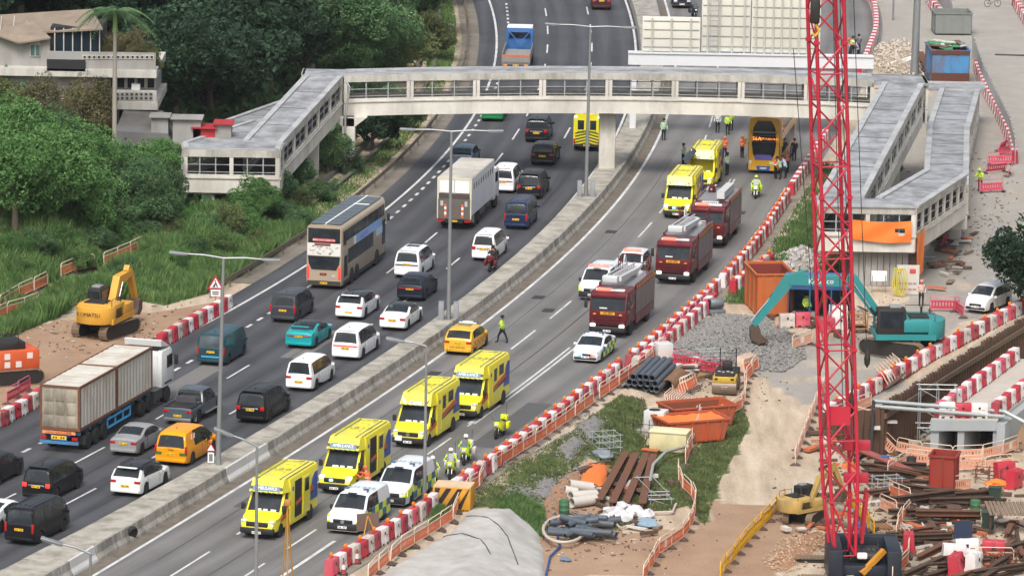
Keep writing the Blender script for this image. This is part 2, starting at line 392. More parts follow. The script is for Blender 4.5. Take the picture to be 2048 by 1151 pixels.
# ---------------------------------------------------------------- concrete median
CONC = mat('median_concrete', '#a8a398', .85, 0, .22, 1.6, bump=.2, dirt=.75, dirtc=(.16, .15, .12))
CONC2 = mat('median_face_concrete', '#a19d96', .85, 0, .18, 2.2, bump=.2, dirt=.7, dirtc=(.13, .12, .10))
CONC_N = mat('pale_new_concrete', '#c5c5c3', .8, 0, .06, 1.5, dirt=.15, dirtc=(.3, .3, .29))
SOIL = mat('median_gutter_soil', '#6f675c', .95, 0, .3, 2.2, dirt=.6, dirtc=(.07, .06, .05))
med = thing('concrete_median', 'long pale concrete median barrier between the two carriageways', 'barrier', (0, 0, 0))
ML = lambda y: off(X1, y, .35)          # foot of the far face
def MW(y): return max(1.2, (X3(y)-X1(y))*tang(X1, y)[0].y-1.35)
def medrow(o, z):
    return lambda y: off(X1, y, o if not callable(o) else o(y), z)
Pm = []
y = 228.0; ylist = []
while y < 590: ylist.append(y); y += 3 if y < 420 else 6
MB().grid([[off(X1, y, .32, .0), off(X1, y, .42, .5), off(X1, y, .5, .62)] for y in ylist]).build('far_face', CONC2, med)
# the top: slabs laid end to end with open joints
y = 228.0; n = 0
while y < 470:
    d, _ = tang(X1, y); L = random.uniform(2.2, 3.4); y2 = y+L*d.y; z = .62+random.uniform(-.012, .012)
    q = lambda yy, o, zz: off(X1, yy, o, zz)
    w = MW(y); w2 = MW(y2)
    MB().hexa([q(y+.02, .45, .1), q(y+.02, .3+w-.12, .1), q(y2-.02, .3+w2-.12, .1), q(y2-.02, .45, .1), q(y+.02, .45, z), q(y+.02, .3+w-.12, z), q(y2-.02, .3+w2-.12, z), q(y2-.02, .45, z)]).build('top_slab', CONC, med)
    y = y2
# near face: profiled blocks, each its own piece
y = 228.0
while y < 452:
    d, _ = tang(X1, y); L = random.uniform(1.02, 1.2) if not (268 < y < 274 or 246 < y < 250) else 3.4
    y2 = y+L*d.y; j = random.uniform(-.015, .015); sec = []
    for yy in (y+.05, y2-.05):
        w = MW(yy)+j
        sec.append([off(X1, yy, .3+w+.22, .0), off(X1, yy, .3+w+.19, .14), off(X1, yy, .3+w+.05, .36), off(X1, yy, .3+w, .8), off(X1, yy, .3+w-.14, .8), off(X1, yy, .3+w-.16, .0)])
    MB().loft(sec).build('barrier_block', CONC_N if L > 2 else CONC2, med)
    y = y2
MB().grid([[off(X1, t, .3+MW(t)-.04, 0), off(X1, t, .3+MW(t)-.07, .77)] for t in np.arange(228, 454, 2.)]).build('joint_shade_strip', mat('joint_shade', '#2d2a26', .95, 0, .2), med)  # dark strip added behind the blocks, painting shade into the open joints
yy = np.arange(452, 590, 6.)
MB().loft([[off(X1, t, .3+MW(t)+.22, 0), off(X1, t, .3+MW(t), .8), off(X1, t, .3+MW(t)-.2, .8), off(X1, t, .4, .6), off(X1, t, .3, 0)] for t in yy]).build('barrier_block', CONC2, med)
strip('gutter', lambda y: X1(y)+.3+MW(y)/tang(X1, y)[0].y, lambda y: X3(y)-.15, 228, 470, SOIL, .014)
# kerb strip beside the inbound carriageway
strip('verge_path', lambda y: X4(y)-.35, lambda y: X4(y)+1.1, 228, 378, mat('verge_concrete', '#8b8376', .9, 0, .2, 1.2, dirt=.6, dirtc=(.12, .1, .07)), .012)
# ---------------------------------------------------------------- vehicles: shared pieces
GLASS = mat('dark_glass', (.022, .028, .034), .08, 0, .85, 1.6); GLASS_C = mat('clear_blue_glass', (.07, .09, .1), .08, 0, .7, 1.6)
for _g in (GLASS, GLASS_C): _g.node_tree.nodes['Principled BSDF'].inputs['Specular IOR Level'].default_value = .22
BLACK = mat('black_plastic', (.018, .018, .02), .55, 0, .2); RUBBER = mat('tyre_rubber', (.02, .02, .02), .85, 0, .2)
RIM = mat('alloy_rim', (.45, .46, .48), .35, .7, .1); RIM_D = mat('dark_rim', (.06, .06, .065), .4, .5, .1); CHROME = mat('chrome', (.7, .7, .72), .15, 1, 0)
REDL = mat('tail_lamp_red', (.42, .012, .015), .2, 0, 0); REDON = mat('tail_lamp_lit', (.9, .05, .03), .3, 0, 0, emit=.6); CLEARL = mat('head_lamp_clear', (.72, .74, .76), .12, .2, 0)
LAMPON = mat('head_lamp_lit', (1, .95, .85), .3, 0, 0, emit=2.2); AMBER = mat('amber_lamp', (.85, .3, .03), .3, 0, 0); BLUEON = mat('blue_beacon_lit', (.2, .6, 1), .3, 0, 0, emit=3.0); REDBEACON = mat('red_beacon_lit', (1, .12, .08), .3, 0, 0, emit=2.4)
PLATE_Y = mat('plate_yellow', (.85, .5, .02), .5, 0, 0); PLATE_W = mat('plate_white', (.8, .8, .78), .5, 0, 0); INK = mat('black_ink', (.015, .015, .018), .6, 0, 0); WHITEP = mat('white_panel', (.78, .78, .77), .45, 0, .05)
INK_W = mat('white_ink', (.82, .82, .82), .5, 0, 0); SEATC = mat('seat_grey', (.08, .08, .09), .8, 0, .2)
_wm = {}
def wheel_meshes(r, w, rim):
    k = (round(r, 3), round(w, 3), rim.name)
    if k in _wm: return _wm[k]
    n = 20; h = w/2
    ty = MB().lathe([(r*.62, -h), (r*.9, -h), (r, -h*.7), (r, h*.7), (r*.9, h), (r*.62, h)], n, 'y').mesh('tyre', RUBBER, 40)
    m = MB(); m.lathe([(.001, -h*.55), (r*.2, -h*.6), (r*.24, -h*.35), (r*.62, -h*.5), (r*.66, -h*.95), (r*.66, h*.95), (r*.62, h*.5), (r*.24, h*.35), (r*.2, h*.6), (.001, h*.55)], n, 'y')
    for s in (-1, 1):
        for i in range(5):
            a = 2*math.pi*i/5; p = Vector((math.cos(a), 0, math.sin(a)))
            m.bar(p*r*.1+Vector((0, s*h*.72, 0)), p*r*.63+Vector((0, s*h*.78, 0)), r*.17, .03, up=(0, 1, 0))
    rm = m.mesh('rim', rim, 40); _wm[k] = (ty, rm); return _wm[k]
def wheel(par, x, y, r=.33, w=.22, rim=None):
    ty, rm = wheel_meshes(r, w, rim or RIM)
    o = link('wheel', ty, par); o.location = (x, y, r); link('rim', rm, o); return o
def quadsub(P, faces):                 # faces given as lists of (i, j) grid keys
    idx = {}; v = []; f = []
    for q in faces:
        t = []
        for k in q:
            if k not in idx: idx[k] = len(v); v.append(P[k])
            t.append(idx[k])
        f.append(tuple(t))
    m = MB(); m.v = v; m.f = f; m.m = [0]*len(f); return m
def plate(par, x, z, face=-1, m=None, w=.5, h=.13, y=0):
    o = MB().box((x, y, z), (.02, w, h)).build('number_plate', m or PLATE_Y, par)
    k = MB(); n = 5
    for i in range(n):
        if i == 2: continue
        k.box((x+face*.012, y-w*.34+w*.68*i/(n-1), z), (.006, w*.1, h*.5))
    k.build('plate_characters', INK, o); return o
def interp(pts, x): return float(np.interp(x, [p[0] for p in pts], [p[1] for p in pts]))
CARG = mat('car_glass', (.03, .038, .045), .07, 0, .5, 1.6); CARG.node_tree.nodes['Principled BSDF'].inputs['Alpha'].default_value = .66
def shell(root, L, W, top, belt, body, ws, rw, wins, wr=.33, wx=None, tumble=.26, zs=.22, roof=None, glass=None, nose=.86, tail=.93, ext=(), rim=None, side_m=None, ww=.22):
    glass = glass or CARG
    if L > 3:
        zt_ = max(p[1] for p in top)
        for x_, y_, w_ in ((L*.56, -.38, .5), (L*.56, .38, .5), (L*.3, 0, 1.25)): MB().hexa([(x_-L/2+a, y_+b*w_/2, z) for z, a0 in ((.5, 0), (zt_-.35, -.18)) for a, b in ((a0-.06, -1), (a0+.08, -1), (a0+.08, 1), (a0-.06, 1))]).build('seat', SEATC, root)
    wx = wx or (L*.19, L*.80)
    X = set([0, .05, .14, L-.03, L-.12, L-.3, L]+[p[0] for p in top]+[p[0] for p in belt]+[x for a in wins for x in a]+list(ws)+list(rw)+list(ext))
    Ra = wr+.07
    for c in wx:
        for k in (-1, -.999, -.8, -.5, 0, .5, .8, .999, 1): X.add(round(c+k*Ra, 3))
    X = sorted(x for x in X if 0 <= x <= L); X = [x for i, x in enumerate(X) if i == 0 or x-X[i-1] > .012]
    P = {}
    for i, x in enumerate(X):
        w = W/2
        if x < .3: w *= tail+(1-tail)*math.sin(x/.3*math.pi/2)
        if L-x < .9: w *= nose+(1-nose)*math.sin((L-x)/.9*math.pi/2)
        zt = interp(top, x); zb = min(interp(belt, x), zt-.02); za = zs+.0
        if x < .1: za = zs+.06*(1-x/.1)
        for c in wx:
            if abs(x-c) < Ra-.001: za = max(za, wr+math.sqrt(max(0, Ra*Ra-(x-c)**2))*.98)
        cab = zt-zb
        if cab > .16:
            wt = w-tumble*cab; r4 = (wt+.02, zt-.10); r5 = (wt-.10, zt-.02); r6 = (wt*.5, zt+.012)
        else: r4 = (w*.955, zb+cab*.55); r5 = (w*.85, zt-.012); r6 = (w*.45, zt+.014)
        zm = max(za+.02, .36)
        rows = [(w*.965, za), (w*.995, max(zm, za+.05)), (w, max(zm+.1, zb*.66)), (w*.992, max(zm+.16, zb*.86)), (w*.972, zb), r4, r5, r6, (0, zt+.02)]
        zz = -9; rr = []
        for a, z in rows: zz = max(zz+.006, z); rr.append((a, zz))
        n = len(rr)
        for j, (a, z) in enumerate(rr):
            P[(i, j)] = (x-L/2, -a, z); P[(i, 2*n-2-j)] = (x-L/2, a, z)
    n = 9; N = 2*n-1
    groups = {'body': [], 'roof_panel': [], 'windscreen': [], 'rear_window': []}
    for i in range(len(X)-1):
        xm = (X[i]+X[i+1])/2
        for j in range(N-1):
            q = [(i, j), (i+1, j), (i+1, j+1), (i, j+1)]
            jj = j if j < n-1 else N-2-j           # mirrored row 0..7
            g = 'body'
            if jj == 4:
                for k, (a, b) in enumerate(wins):
                    if a <= xm <= b: g = ('side_window', k, j < n-1)
                if g == 'body' and wins and wins[0][0]-.02 < xm < wins[-1][1]: g = 'window_trim'
            elif jj >= 6 or (jj == 5 and False):
                if ws[0] <= xm <= ws[1]: g = 'windscreen'
                elif rw[0] <= xm <= rw[1]: g = 'rear_window'
                elif roof is not None and rw[1] < xm < ws[0]: g = 'roof_panel'
            elif jj == 5 and roof is not None and rw[1] < xm < ws[0]: g = 'roof_panel'
            groups.setdefault(g, []).append(q)
    groups['body'].append([(0, j) for j in range(N-1, -1, -1)]); groups['body'].append([(len(X)-1, j) for j in range(N)])
    trim = groups.pop('window_trim', [])
    b_ = quadsub(P, groups['body']+trim); b_.m = [0]*len(groups.pop('body'))+[1]*len(trim); b_.build('body', [body, BLACK], root, 42)
    for g, fs in groups.items():
        if not fs: continue
        nm = g if isinstance(g, str) else g[0]
        quadsub(P, fs).build(nm, roof if nm == 'roof_panel' else glass, root, 42)
    MB().box((0, 0, .36), (L*.94, W*.80, .30)).build('underbody', BLACK, root)
    for c in wx:
        for s in (-1, 1): wheel(root, c-L/2, s*(W/2-ww/2-.015), wr, ww, rim)
def mirror(par, x, y, z, m, s):
    rbox('mirror', (x, y+s*.1, z), (.12, .2, .16), m, par, .03)
MPV = dict(L=4.95, W=1.86, top=[(0, 1.04), (.03, 1.14), (.17, 1.72), (.36, 1.88), (1.2, 1.93), (2.8, 1.91), (3.25, 1.80), (4.1, 1.16), (4.6, 1.02), (4.88, .85), (4.95, .62)], belt=[(0, 1.02), (2.4, 1.05), (4.0, 1.02), (4.6, .9), (4.95, .58)], ws=(3.2, 4.08), rw=(.03, .2), wins=[(.42, 1.25), (1.32, 2.3), (2.38, 3.2), (3.25, 3.85)], wr=.34)
VAN = dict(L=4.75, W=1.72, top=[(0, 1.08), (.03, 1.18), (.1, 1.84), (.24, 1.97), (1, 2.0), (3.6, 1.99), (3.85, 1.88), (4.4, 1.2), (4.65, 1.02), (4.75, .62)], belt=[(0, 1.06), (4.3, 1.06), (4.65, .9), (4.75, .58)], ws=(3.8, 4.38), rw=(.03, .12), wins=[(.35, 1.35), (1.45, 2.6), (2.7, 3.6), (3.65, 4.2)], wr=.32, tail=.97, tumble=.12)
SUV = dict(L=4.5, W=1.86, top=[(0, .98), (.05, 1.08), (.42, 1.48), (.68, 1.58), (1.4, 1.63), (2.4, 1.61), (2.78, 1.52), (3.5, 1.06), (4.2, .95), (4.44, .76), (4.5, .6)], belt=[(0, .94), (.9, 1.06), (3.3, .98), (4.2, .86), (4.5, .56)], ws=(2.72, 3.46), rw=(.07, .5), wins=[(.62, 1.1), (1.18, 2.02), (2.1, 2.72), (2.76, 3.2)], wr=.35)
SEDAN = dict(L=4.65, W=1.8, top=[(0, .92), (.1, 1.02), (.8, 1.1), (1.45, 1.36), (1.8, 1.44), (2.5, 1.45), (2.9, 1.38), (3.72, .98), (4.35, .84), (4.58, .68), (4.65, .56)], belt=[(0, .84), (1, .94), (3.5, .92), (4.35, .76), (4.65, .52)], ws=(2.84, 3.68), rw=(.84, 1.62), wins=[(1.25, 1.55), (1.6, 2.3), (2.38, 2.85), (2.9, 3.4)], wr=.32)
FAST = dict(SEDAN, L=4.7, W=1.86, top=[(0, .95), (.08, 1.06), (.55, 1.16), (1.3, 1.36), (1.9, 1.44), (2.4, 1.44), (2.85, 1.36), (3.72, .94), (4.35, .8), (4.62, .64), (4.7, .52)], rw=(.6, 1.8))
def rear_kit(root, k, style, plate_z=.75, lamp=None, bumper=None):
    L, W = k['L'], k['W']; x = -L/2; lamp = lamp or REDL; b = bumper or BLACK
    hb = interp(k['top'], 0)
    rbox('rear_bumper', (x-.01, 0, .36), (.14, W*.9, .2), b, root, .05)
    if style == 'mpv':
        for s in (-1, 1):
            rbox('tail_lamp', (x+.03, s*(W/2-.19), hb-.1), (.12, .26, .24), lamp, root, .03)
        rbox('trim_bar', (x-.005, 0, hb-.12), (.05, W*.55, .09), CHROME, root, .015)
    elif style == 'wide':
        rbox('tail_lamp', (x, 0, hb-.1), (.07, W*.84, .07), lamp, root, .02)
    elif style == 'tall':
        for s in (-1, 1): rbox('tail_lamp', (x+.04, s*(W/2-.08), .95), (.12, .12, .5), lamp, root, .02)
    else:
        for s in (-1, 1): rbox('tail_lamp', (x+.04, s*(W/2-.22), hb-.12), (.14, .34, .16), lamp, root, .04)
    plate(root, x-.025 if style != 'mpv' else x-.03, plate_z)
    rbox('rear_wiper', (x+.03, .1, hb+.06), (.03, .45, .025), BLACK, root, .006) if style in ('mpv', 'tall') else None
def front_kit(root, k, lamp_z=.72, plate_m=None, grille_z=.55):
    L, W = k['L'], k['W']; x = L/2
    for s in (-1, 1): rbox('head_lamp', (x-.16, s*(W/2-.3), lamp_z), (.22, .36, .15), CLEARL, root, .05)
    rbox('grille', (x-.02, 0, grille_z), (.07, W*.5, .18), BLACK, root, .03); rbox('front_bumper', (x-.05, 0, .34), (.16, W*.82, .18), BLACK, root, .05)
    plate(root, x+.035, .44, 1, plate_m or PLATE_W)
def place(root, L, px, py, end, fx, adj=0.0, z=0.0, flip=None):
    p = Z(px, py, z); a = head(fx, p.y)+adj
    if end == 'rear': p += Vector((math.cos(a), math.sin(a), 0))*L/2; rz = a
    else: p += Vector((math.cos(a), math.sin(a), 0))*L/2; rz = a+math.pi
    root.location = p; root.rotation_euler = (0, 0, rz); return root
def car(name, label, cat, kind, paintc, px, py, style='std', end='rear', fx=X1, adj=0, roof=None, glass=None, rim=None, group='cars queuing on the outbound carriageway', plate_z=.75, lamp=None, bumper=None, rails=False, scale=1.0, top_mod=None, ribs=False, sunroof=False, wing=None):
    k = dict(kind)
    root = thing(name, label, cat, group=group)
    body = paint(paintc) if isinstance(paintc, str) else paintc
    shell(root, k['L'], k['W'], k['top'], k['belt'], body, k['ws'], k['rw'], k['wins'], k['wr'], roof=roof, glass=glass, rim=rim, tail=k.get('tail', .93), tumble=k.get('tumble', .26))
    rear_kit(root, k, style, plate_z, lamp, bumper or body)
    if end != 'rear' or True: front_kit(root, k)
    cx = k['ws'][1]-k['L']/2-.35
    for s in (-1, 1): mirror(root, cx, s*(k['W']/2-.02), interp(k['belt'], k['ws'][1])+.06, body, s)
    for xx in (k['wins'][1][0]-.04, k['wins'][-1][0]-.04 if len(k['wins']) > 3 else k['wins'][-1][0]-.04):
        for s in (-1, 1): MB().box((xx-k['L']/2, s*(k['W']/2-.001), .68), (.016, .012, .62)).build('door_seam', INK, root); MB().box((xx-k['L']/2+.14, s*(k['W']/2+.008), .86), (.16, .03, .03)).build('door_handle', body, root)
    zt = max(p[1] for p in k['top'])
    if rails:
        for s in (-1, 1): MB().tube([(-k['L']*.32, s*(k['W']/2-.26), zt-.04), (-k['L']*.3, s*(k['W']/2-.27), zt+.04), (k['L']*.06, s*(k['W']/2-.28), zt+.03), (k['L']*.08, s*(k['W']/2-.28), zt-.05)], .022, 6).build('roof_rail', BLACK if rails == 'b' else CHROME, root)
    if ribs:
        for i in range(5): rbox('roof_rib', (-.35, -.56+.28*i, zt+.005), (k['L']*.58, .07, .03), body, root, .012)
    if sunroof:
        for dx in (-.6, .35): rbox('sunroof', (dx, 0, zt+.008), (.62, .86, .03), GLASS, root, .01)
    if style in ('mpv', 'suv', 'wide'): rbox('rear_spoiler', (-k['L']/2+.33, 0, zt-.045), (.24, k['W']*.62, .05), body, root, .02)
    MB().tube([(-k['L']*.3, 0, zt-.03), (-k['L']*.33, 0, zt+.09)], .02, 5).build('aerial', BLACK, root)
    return place(root, k['L'], px, py, end, fx, adj)
# ---------------------------------------------------------------- outbound cars, rear towards the camera
car('parked_van', 'black van with ribbed roof, lowest of the outbound queue at the bottom edge', 'van', VAN, '#15161a', 38, 1090, 'tall', ribs=True, plate_z=.86)
car('hatchback', 'white car whose nose alone enters the picture behind the black ribbed van', 'car', FAST, '#dfe1e3', -42, 1069, 'wide')
car('minivan', 'black minivan with red tail lamps following the white crossover', 'minivan', dict(MPV, L=4.7, W=1.75), '#16171b', 72, 1003, 'mpv', plate_z=.86, lamp=REDON)
car('saloon_car', 'black car whose front half alone shows at the picture edge', 'car', dict(SUV, L=4.4), '#1b1d20', -44, 974, 'std')
car('crossover_car', 'white crossover with black roof beside the long concrete median', 'car', SUV, '#e6e6e4', 250, 993, 'suv', roof=paint('#1a1c20'), rails='b', bumper=paint('#e6e6e4'), plate_z=.62)
car('saloon_car', 'silver saloon between container lorry and yellow minivan', 'car', dict(SEDAN, L=4.53, W=1.72), '#8b8c8e', 246, 912, 'std')
ym = car('taxi_van', 'orange-yellow minivan with dark windows beside the lamp post on the median', 'minivan', dict(MPV, L=5.2, W=1.98, top=[(0, 1.0), (.03, 1.08), (.2, 1.74), (.4, 1.92), (1.2, 1.99), (2.6, 1.97), (3.1, 1.85), (4.3, 1.14), (4.85, .98), (5.12, .8), (5.2, .6)], wins=[(1.35, 2.3), (2.38, 3.1), (3.15, 4.0)], ws=(3.1, 4.28)), '#e6960f', 341, 932, 'tall', plate_z=.72)
car('black_minivan', 'black minivan with chrome trim running alone in the lane below the white minivan', 'minivan', MPV, '#131417', 500, 847, 'mpv', plate_z=.84)
tv = car('old_van', 'dark teal boxy van with pale rear window behind the lamp post', 'van', dict(VAN, W=1.84), '#24424c', 421, 732, 'tall', glass=GLASS_C, plate_z=.9)
car('white_minivan', 'white minivan with split tail trim driving between black minivan and white luxury minivan', 'minivan', dict(MPV, L=4.8, W=1.75, top=[(0, 1.0), (.03, 1.1), (.12, 1.7), (.28, 1.82), (1.2, 1.86), (2.9, 1.85), (3.3, 1.75), (4.1, 1.16), (4.5, 1.04), (4.74, .86), (4.8, .62)]), '#e4e5e6', 597, 783, 'std', plate_z=.62)
car('white_minivan', 'white minivan with red tail bar and dark rear window beside the teal saloon', 'minivan', MPV, '#e8e8e9', 690, 721, 'wide', plate_z=.8, lamp=REDON)
car('electric_saloon', 'bright turquoise saloon with glass roof', 'car', FAST, '#17979c', 597, 698, 'wide', roof=GLASS, plate_z=.82)
car('dark_minivan', 'dark grey minivan with tall tail lamps just behind the double-deck bus', 'minivan', dict(MPV, L=4.7, W=1.75, tumble=.14), '#3a3c42', 565, 646, 'tall', plate_z=.84)
car('electric_crossover', 'white electric crossover with dark glass roof in the middle lane', 'car', dict(SUV, L=4.75, W=1.9), '#e6e7e8', 697, 640, 'suv', roof=GLASS, plate_z=.5)
car('saloon_car', 'white saloon with dark panoramic roof close to the median', 'car', SEDAN, '#e8e8e8', 784, 662, 'std', roof=GLASS, plate_z=.72)
car('white_minivan', 'white minivan with twin dark sunroofs beside the double-deck bus', 'minivan', MPV, '#e3e5e8', 813, 557, 'wide', sunroof=True, plate_z=.98, lamp=BLACK)
car('dark_coupe_crossover', 'dark blue coupe-backed crossover following the white sunroof minivan', 'car', dict(SUV, top=[(0, 1.0), (.08, 1.1), (.7, 1.42), (1.2, 1.56), (1.8, 1.6), (2.4, 1.58), (2.78, 1.5), (3.5, 1.06), (4.2, .95), (4.44, .76), (4.5, .6)], rw=(.12, 1.1)), '#1b2130', 819, 603, 'wide', plate_z=.86)
car('white_minivan', 'white minivan with a scooter rider close behind it', 'minivan', dict(MPV, L=4.7, W=1.72), '#e2e3e4', 966, 523, 'mpv', plate_z=.9)
car('blue_van', 'dark blue van with ribbed roof and lit indicator', 'van', VAN, '#1c2a4a', 1031, 460, 'tall', ribs=True, plate_z=.78)
car('white_minivan', 'white minivan half hidden by the white box lorry', 'minivan', MPV, '#e4e5e7', 1004, 387, 'wide', plate_z=.9)
car('black_minivan', 'black minivan with broad chrome bar ahead of the blue van', 'minivan', MPV, '#17181c', 1057, 399, 'mpv', plate_z=.84)
car('black_crossover', 'black crossover in the lane beside the outbound ambulance', 'car', dict(SUV, L=4.6, W=1.88), '#17191e', 1084, 332, 'std', plate_z=.78)
car('black_minivan', 'black minivan with pale roof just beyond the footbridge', 'minivan', dict(MPV, L=4.7), '#191b20', 1072, 286, 'mpv', plate_z=.8)
car('blue_grey_car', 'blue-grey car half hidden in front of the box lorry', 'car', SUV, '#5a7088', 922, 338, 'std')
car('green_taxi', 'green car half hidden under the footbridge beam', 'car', SEDAN, '#12703f', 984, 244, 'std', plate_z=.8)
car('brown_car', 'dark reddish-brown car cut off by the top edge of the road', 'car', dict(SUV), '#43242a', 1203, 21, 'std', plate_z=.9)
car('black_saloon', 'black saloon facing the camera at the top of the inbound carriageway', 'car', FAST, '#141820', 1364, 18, 'std', 'front', X3, group='vehicles on the inbound carriageway')
# writing on the taxi van and the old van's white sticker
MB().box((.55, -1.0, 1.02), (.75, .012, .2)).build('door_sign', INK, ym); MB().box((.3, -1.008, 1.02), (.2, .012, .14)).build('door_sign_mark', PLATE_Y, ym)
for s in (-1, 1): MB().box((-2.61, s*.72, .74), (.02, .36, .16)).build('green_permit_panel', mat('permit_green', '#2f6a3a', .5), ym)
text_mesh('lettering', 'TAXI', .17, INK, ym, TM((-2.612, 0, .95), (0, -1, 0), (0, 0, 1)))
for i, s in enumerate((-1, 1)): MB().box((-1.55+.2*s, -.93, 1.62), (.13, .02, .3)).build('vent', INK_W, ym)
MB().box((-2.40, 0, .60), (.03, 1.2, .1)).build('blue_bumper_strip', mat('strip_blue', '#3f9fc0', .5), tv)

# ---------------------------------------------------------------- grey pick-up
def pickup(px, py):
    L, W = 5.3, 1.88; c = paint('#4d565f'); root = thing('pickup_truck', 'grey dusty pick-up truck with open bed beside the container lorry', 'pickup', group='cars queuing on the outbound carriageway')
    k = dict(L=L, W=W, top=[(0, .95), (.05, 1.02), (1.75, 1.04), (1.82, 1.12), (2.05, 1.72), (2.25, 1.79), (3.1, 1.8), (3.4, 1.72), (4.1, 1.16), (4.9, 1.05), (5.22, .85), (5.3, .62)], belt=[(0, .95), (1.6, 1.0), (4.0, 1.06), (4.9, .95), (5.3, .6)])
    shell(root, L, W, k['top'], k['belt'], c, (3.35, 4.05), (1.83, 2.06), [(2.12, 2.75), (2.82, 3.35), (3.4, 3.8)], .39, (1.1, 4.3), zs=.42, rim=RIM)
    rear_kit(root, dict(L=L, W=W, top=k['top']), 'std', .58, bumper=mat('bumper_steel', '#8b8d8f', .4, .5)); front_kit(root, k)
    MB().box((-L/2+.9, 0, 1.055), (1.5, W-.42, .05)).build('bed_floor', BLACK, root)
    for s in (-1, 1): MB().bar((-L/2+.1, s*(W/2-.12), 1.06), (-L/2+1.75, s*(W/2-.12), 1.08), .12, .08).build('bed_rail', BLACK, root)
    MB().tube([(-.85, .75, 1.05), (-.75, .66, 1.55), (-.75, -.66, 1.55), (-.85, -.75, 1.05)], .035, 6).build('roll_bar', BLACK, root)
    for s in (-1, 1):
        mirror(root, 1.1, s*(W/2-.02), 1.15, c, s); MB().box((.4, s*(W/2+.04), .42), (2.0, .16, .05)).build('side_step', RIM, root); MB().box((-2.0, s*(W/2-.12), .38), (.03, .24, .42)).build('mud_flap', mat('flap_grey', '#9a9a98', .7), root)
    return place(root, L, px, py, 'rear', X1)
pickup(355, 850)

# ---------------------------------------------------------------- box lorry, blue lorry
def lorry_wheels(root, xs, W, r=.5, dual=()):
    for x in xs:
        for s in (-1, 1): wheel(root, x, s*(W/2-.2), r, .34 if x not in dual else .5, RIM)
def box_lorry(px, py):
    L, W = 11.2, 2.5; root = thing('box_lorry', 'white box lorry with tail lift and row of slots along its side', 'lorry')
    wp = mat('lorry_white', '#d9dbe0', .5, 0, .05, .6, dirt=.25, dirtc=(.35, .34, .32)); rp = mat('lorry_roof_stained', '#bdb8ae', .7, 0, .15, .8, dirt=.6, dirtc=(.2, .19, .17))
    x0 = -L/2
    MB().box((x0+4.4, 0, 2.42), (8.7, W, 2.7)).build('cargo_box', wp, root)
    MB().box((x0+4.4, 0, 3.79), (8.66, W-.06, .05)).build('roof_sheet', rp, root)
    for s in (-1, 1):
        for i in range(9):
            o = MB().box((x0+.9+i*.9, s*(W/2+.006), 3.1), (.2, .02, .42)).build('side_slot', INK, root)
    fr = MB(); x = x0-.02
    for s in (-1, 1): fr.box((x, s*(W/2-.06), 2.3), (.1, .12, 2.95))
    fr.box((x, 0, 3.72), (.1, W-.2, .13)); fr.build('rear_frame', mat('frame_cream', '#cfcbb0', .6), root)
    for s in (-1, 1): MB().box((x-.02, s*.56, 3.17), (.05, 1.08, .92)).build('rear_door', WHITEP, root)
    MB().box((x-.05, 0, 2.45), (.08, 2.2, .36)).build('door_recess', mat('lift_brown', '#4a3f38', .7, 0, .2), root)
    tl = MB().box((x-.1, 0, 1.55), (.1, 2.3, 1.45)).build('tail_lift', mat('lift_plate', '#6a6561', .5, .3, .25, 1.5), root)
    for s in (-1, 1):
        for i in range(5): MB().box((x-.16, s*.62, 1.05+.19*i), (.02, .15, .19)).build('warning_stripe', mat('stripe_orange', '#e06a2a', .5) if i % 2 == 0 else INK_W, tl)
        MB().box((x-.16, s*.88, 1.95), (.03, .2, .36)).build('lift_bracket', mat('bracket_pale', '#b9b6ae', .5), tl)
        MB().box((x-.05, s*.98, .72), (.08, .42, .22)).build('tail_lamp', REDL, root)
    text_mesh('lettering', 'CAUTION', .22, mat('ink_redbrown', '#a5574a', .6), tl, TM((x-.17, 0, 1.42), (0, -1, 0), (0, 0, 1)))
    MB().box((x, 0, .68), (.12, 1.3, .25)).build('rear_underrun', BLACK, root); plate(root, x-.08, .68)
    for s in (-1, 1):
        MB().box((x0+4.0, s*.45, .92), (8.0, .12, .26)).build('chassis_rail', BLACK, root)
        MB().box((x0+4.2, s*(W/2-.1), .72), (2.6, .05, .45)).build('side_guard', mat('guard_grey', '#62615f', .6), root)
        MB().box((x0+1.15, s*(W/2-.28), .72), (.04, .5, .6)).build('mud_flap', mat('flap_grey', '#9a9a98', .7), root)
    cb = MB().prism([(8.95, .7), (11.1, .7), (11.2, 1.2), (11.15, 2.0), (10.9, 2.85), (10.6, 2.98), (8.95, 2.98)], -1.2, 1.2)
    cb.v = [(v[0]+x0, v[1], v[2]) for v in cb.v]; o = cb.build('cab', wp, root); bevel_mesh(o.data, .07)
    MB().hexa([(x0+11.1, -1.1, 1.95), (x0+11.19, -1.1, 1.95), (x0+11.19, 1.1, 1.95), (x0+11.1, 1.1, 1.95), (x0+10.86, -1.1, 2.78), (x0+10.95, -1.1, 2.78), (x0+10.95, 1.1, 2.78), (x0+10.86, 1.1, 2.78)]).build('windscreen', GLASS, root)
    for s in (-1, 1): MB().box((x0+10.0, s*1.21, 2.3), (1.0, .02, .75)).build('side_window', GLASS, root); mirror(root, x0+11.0, s*1.22, 2.3, BLACK, s)
    lorry_wheels(root, (x0+1.7, x0+3.05, x0+9.9), W)
    return place(root, L, px, py, 'rear', X1, .0)
box_lorry(908, 460)
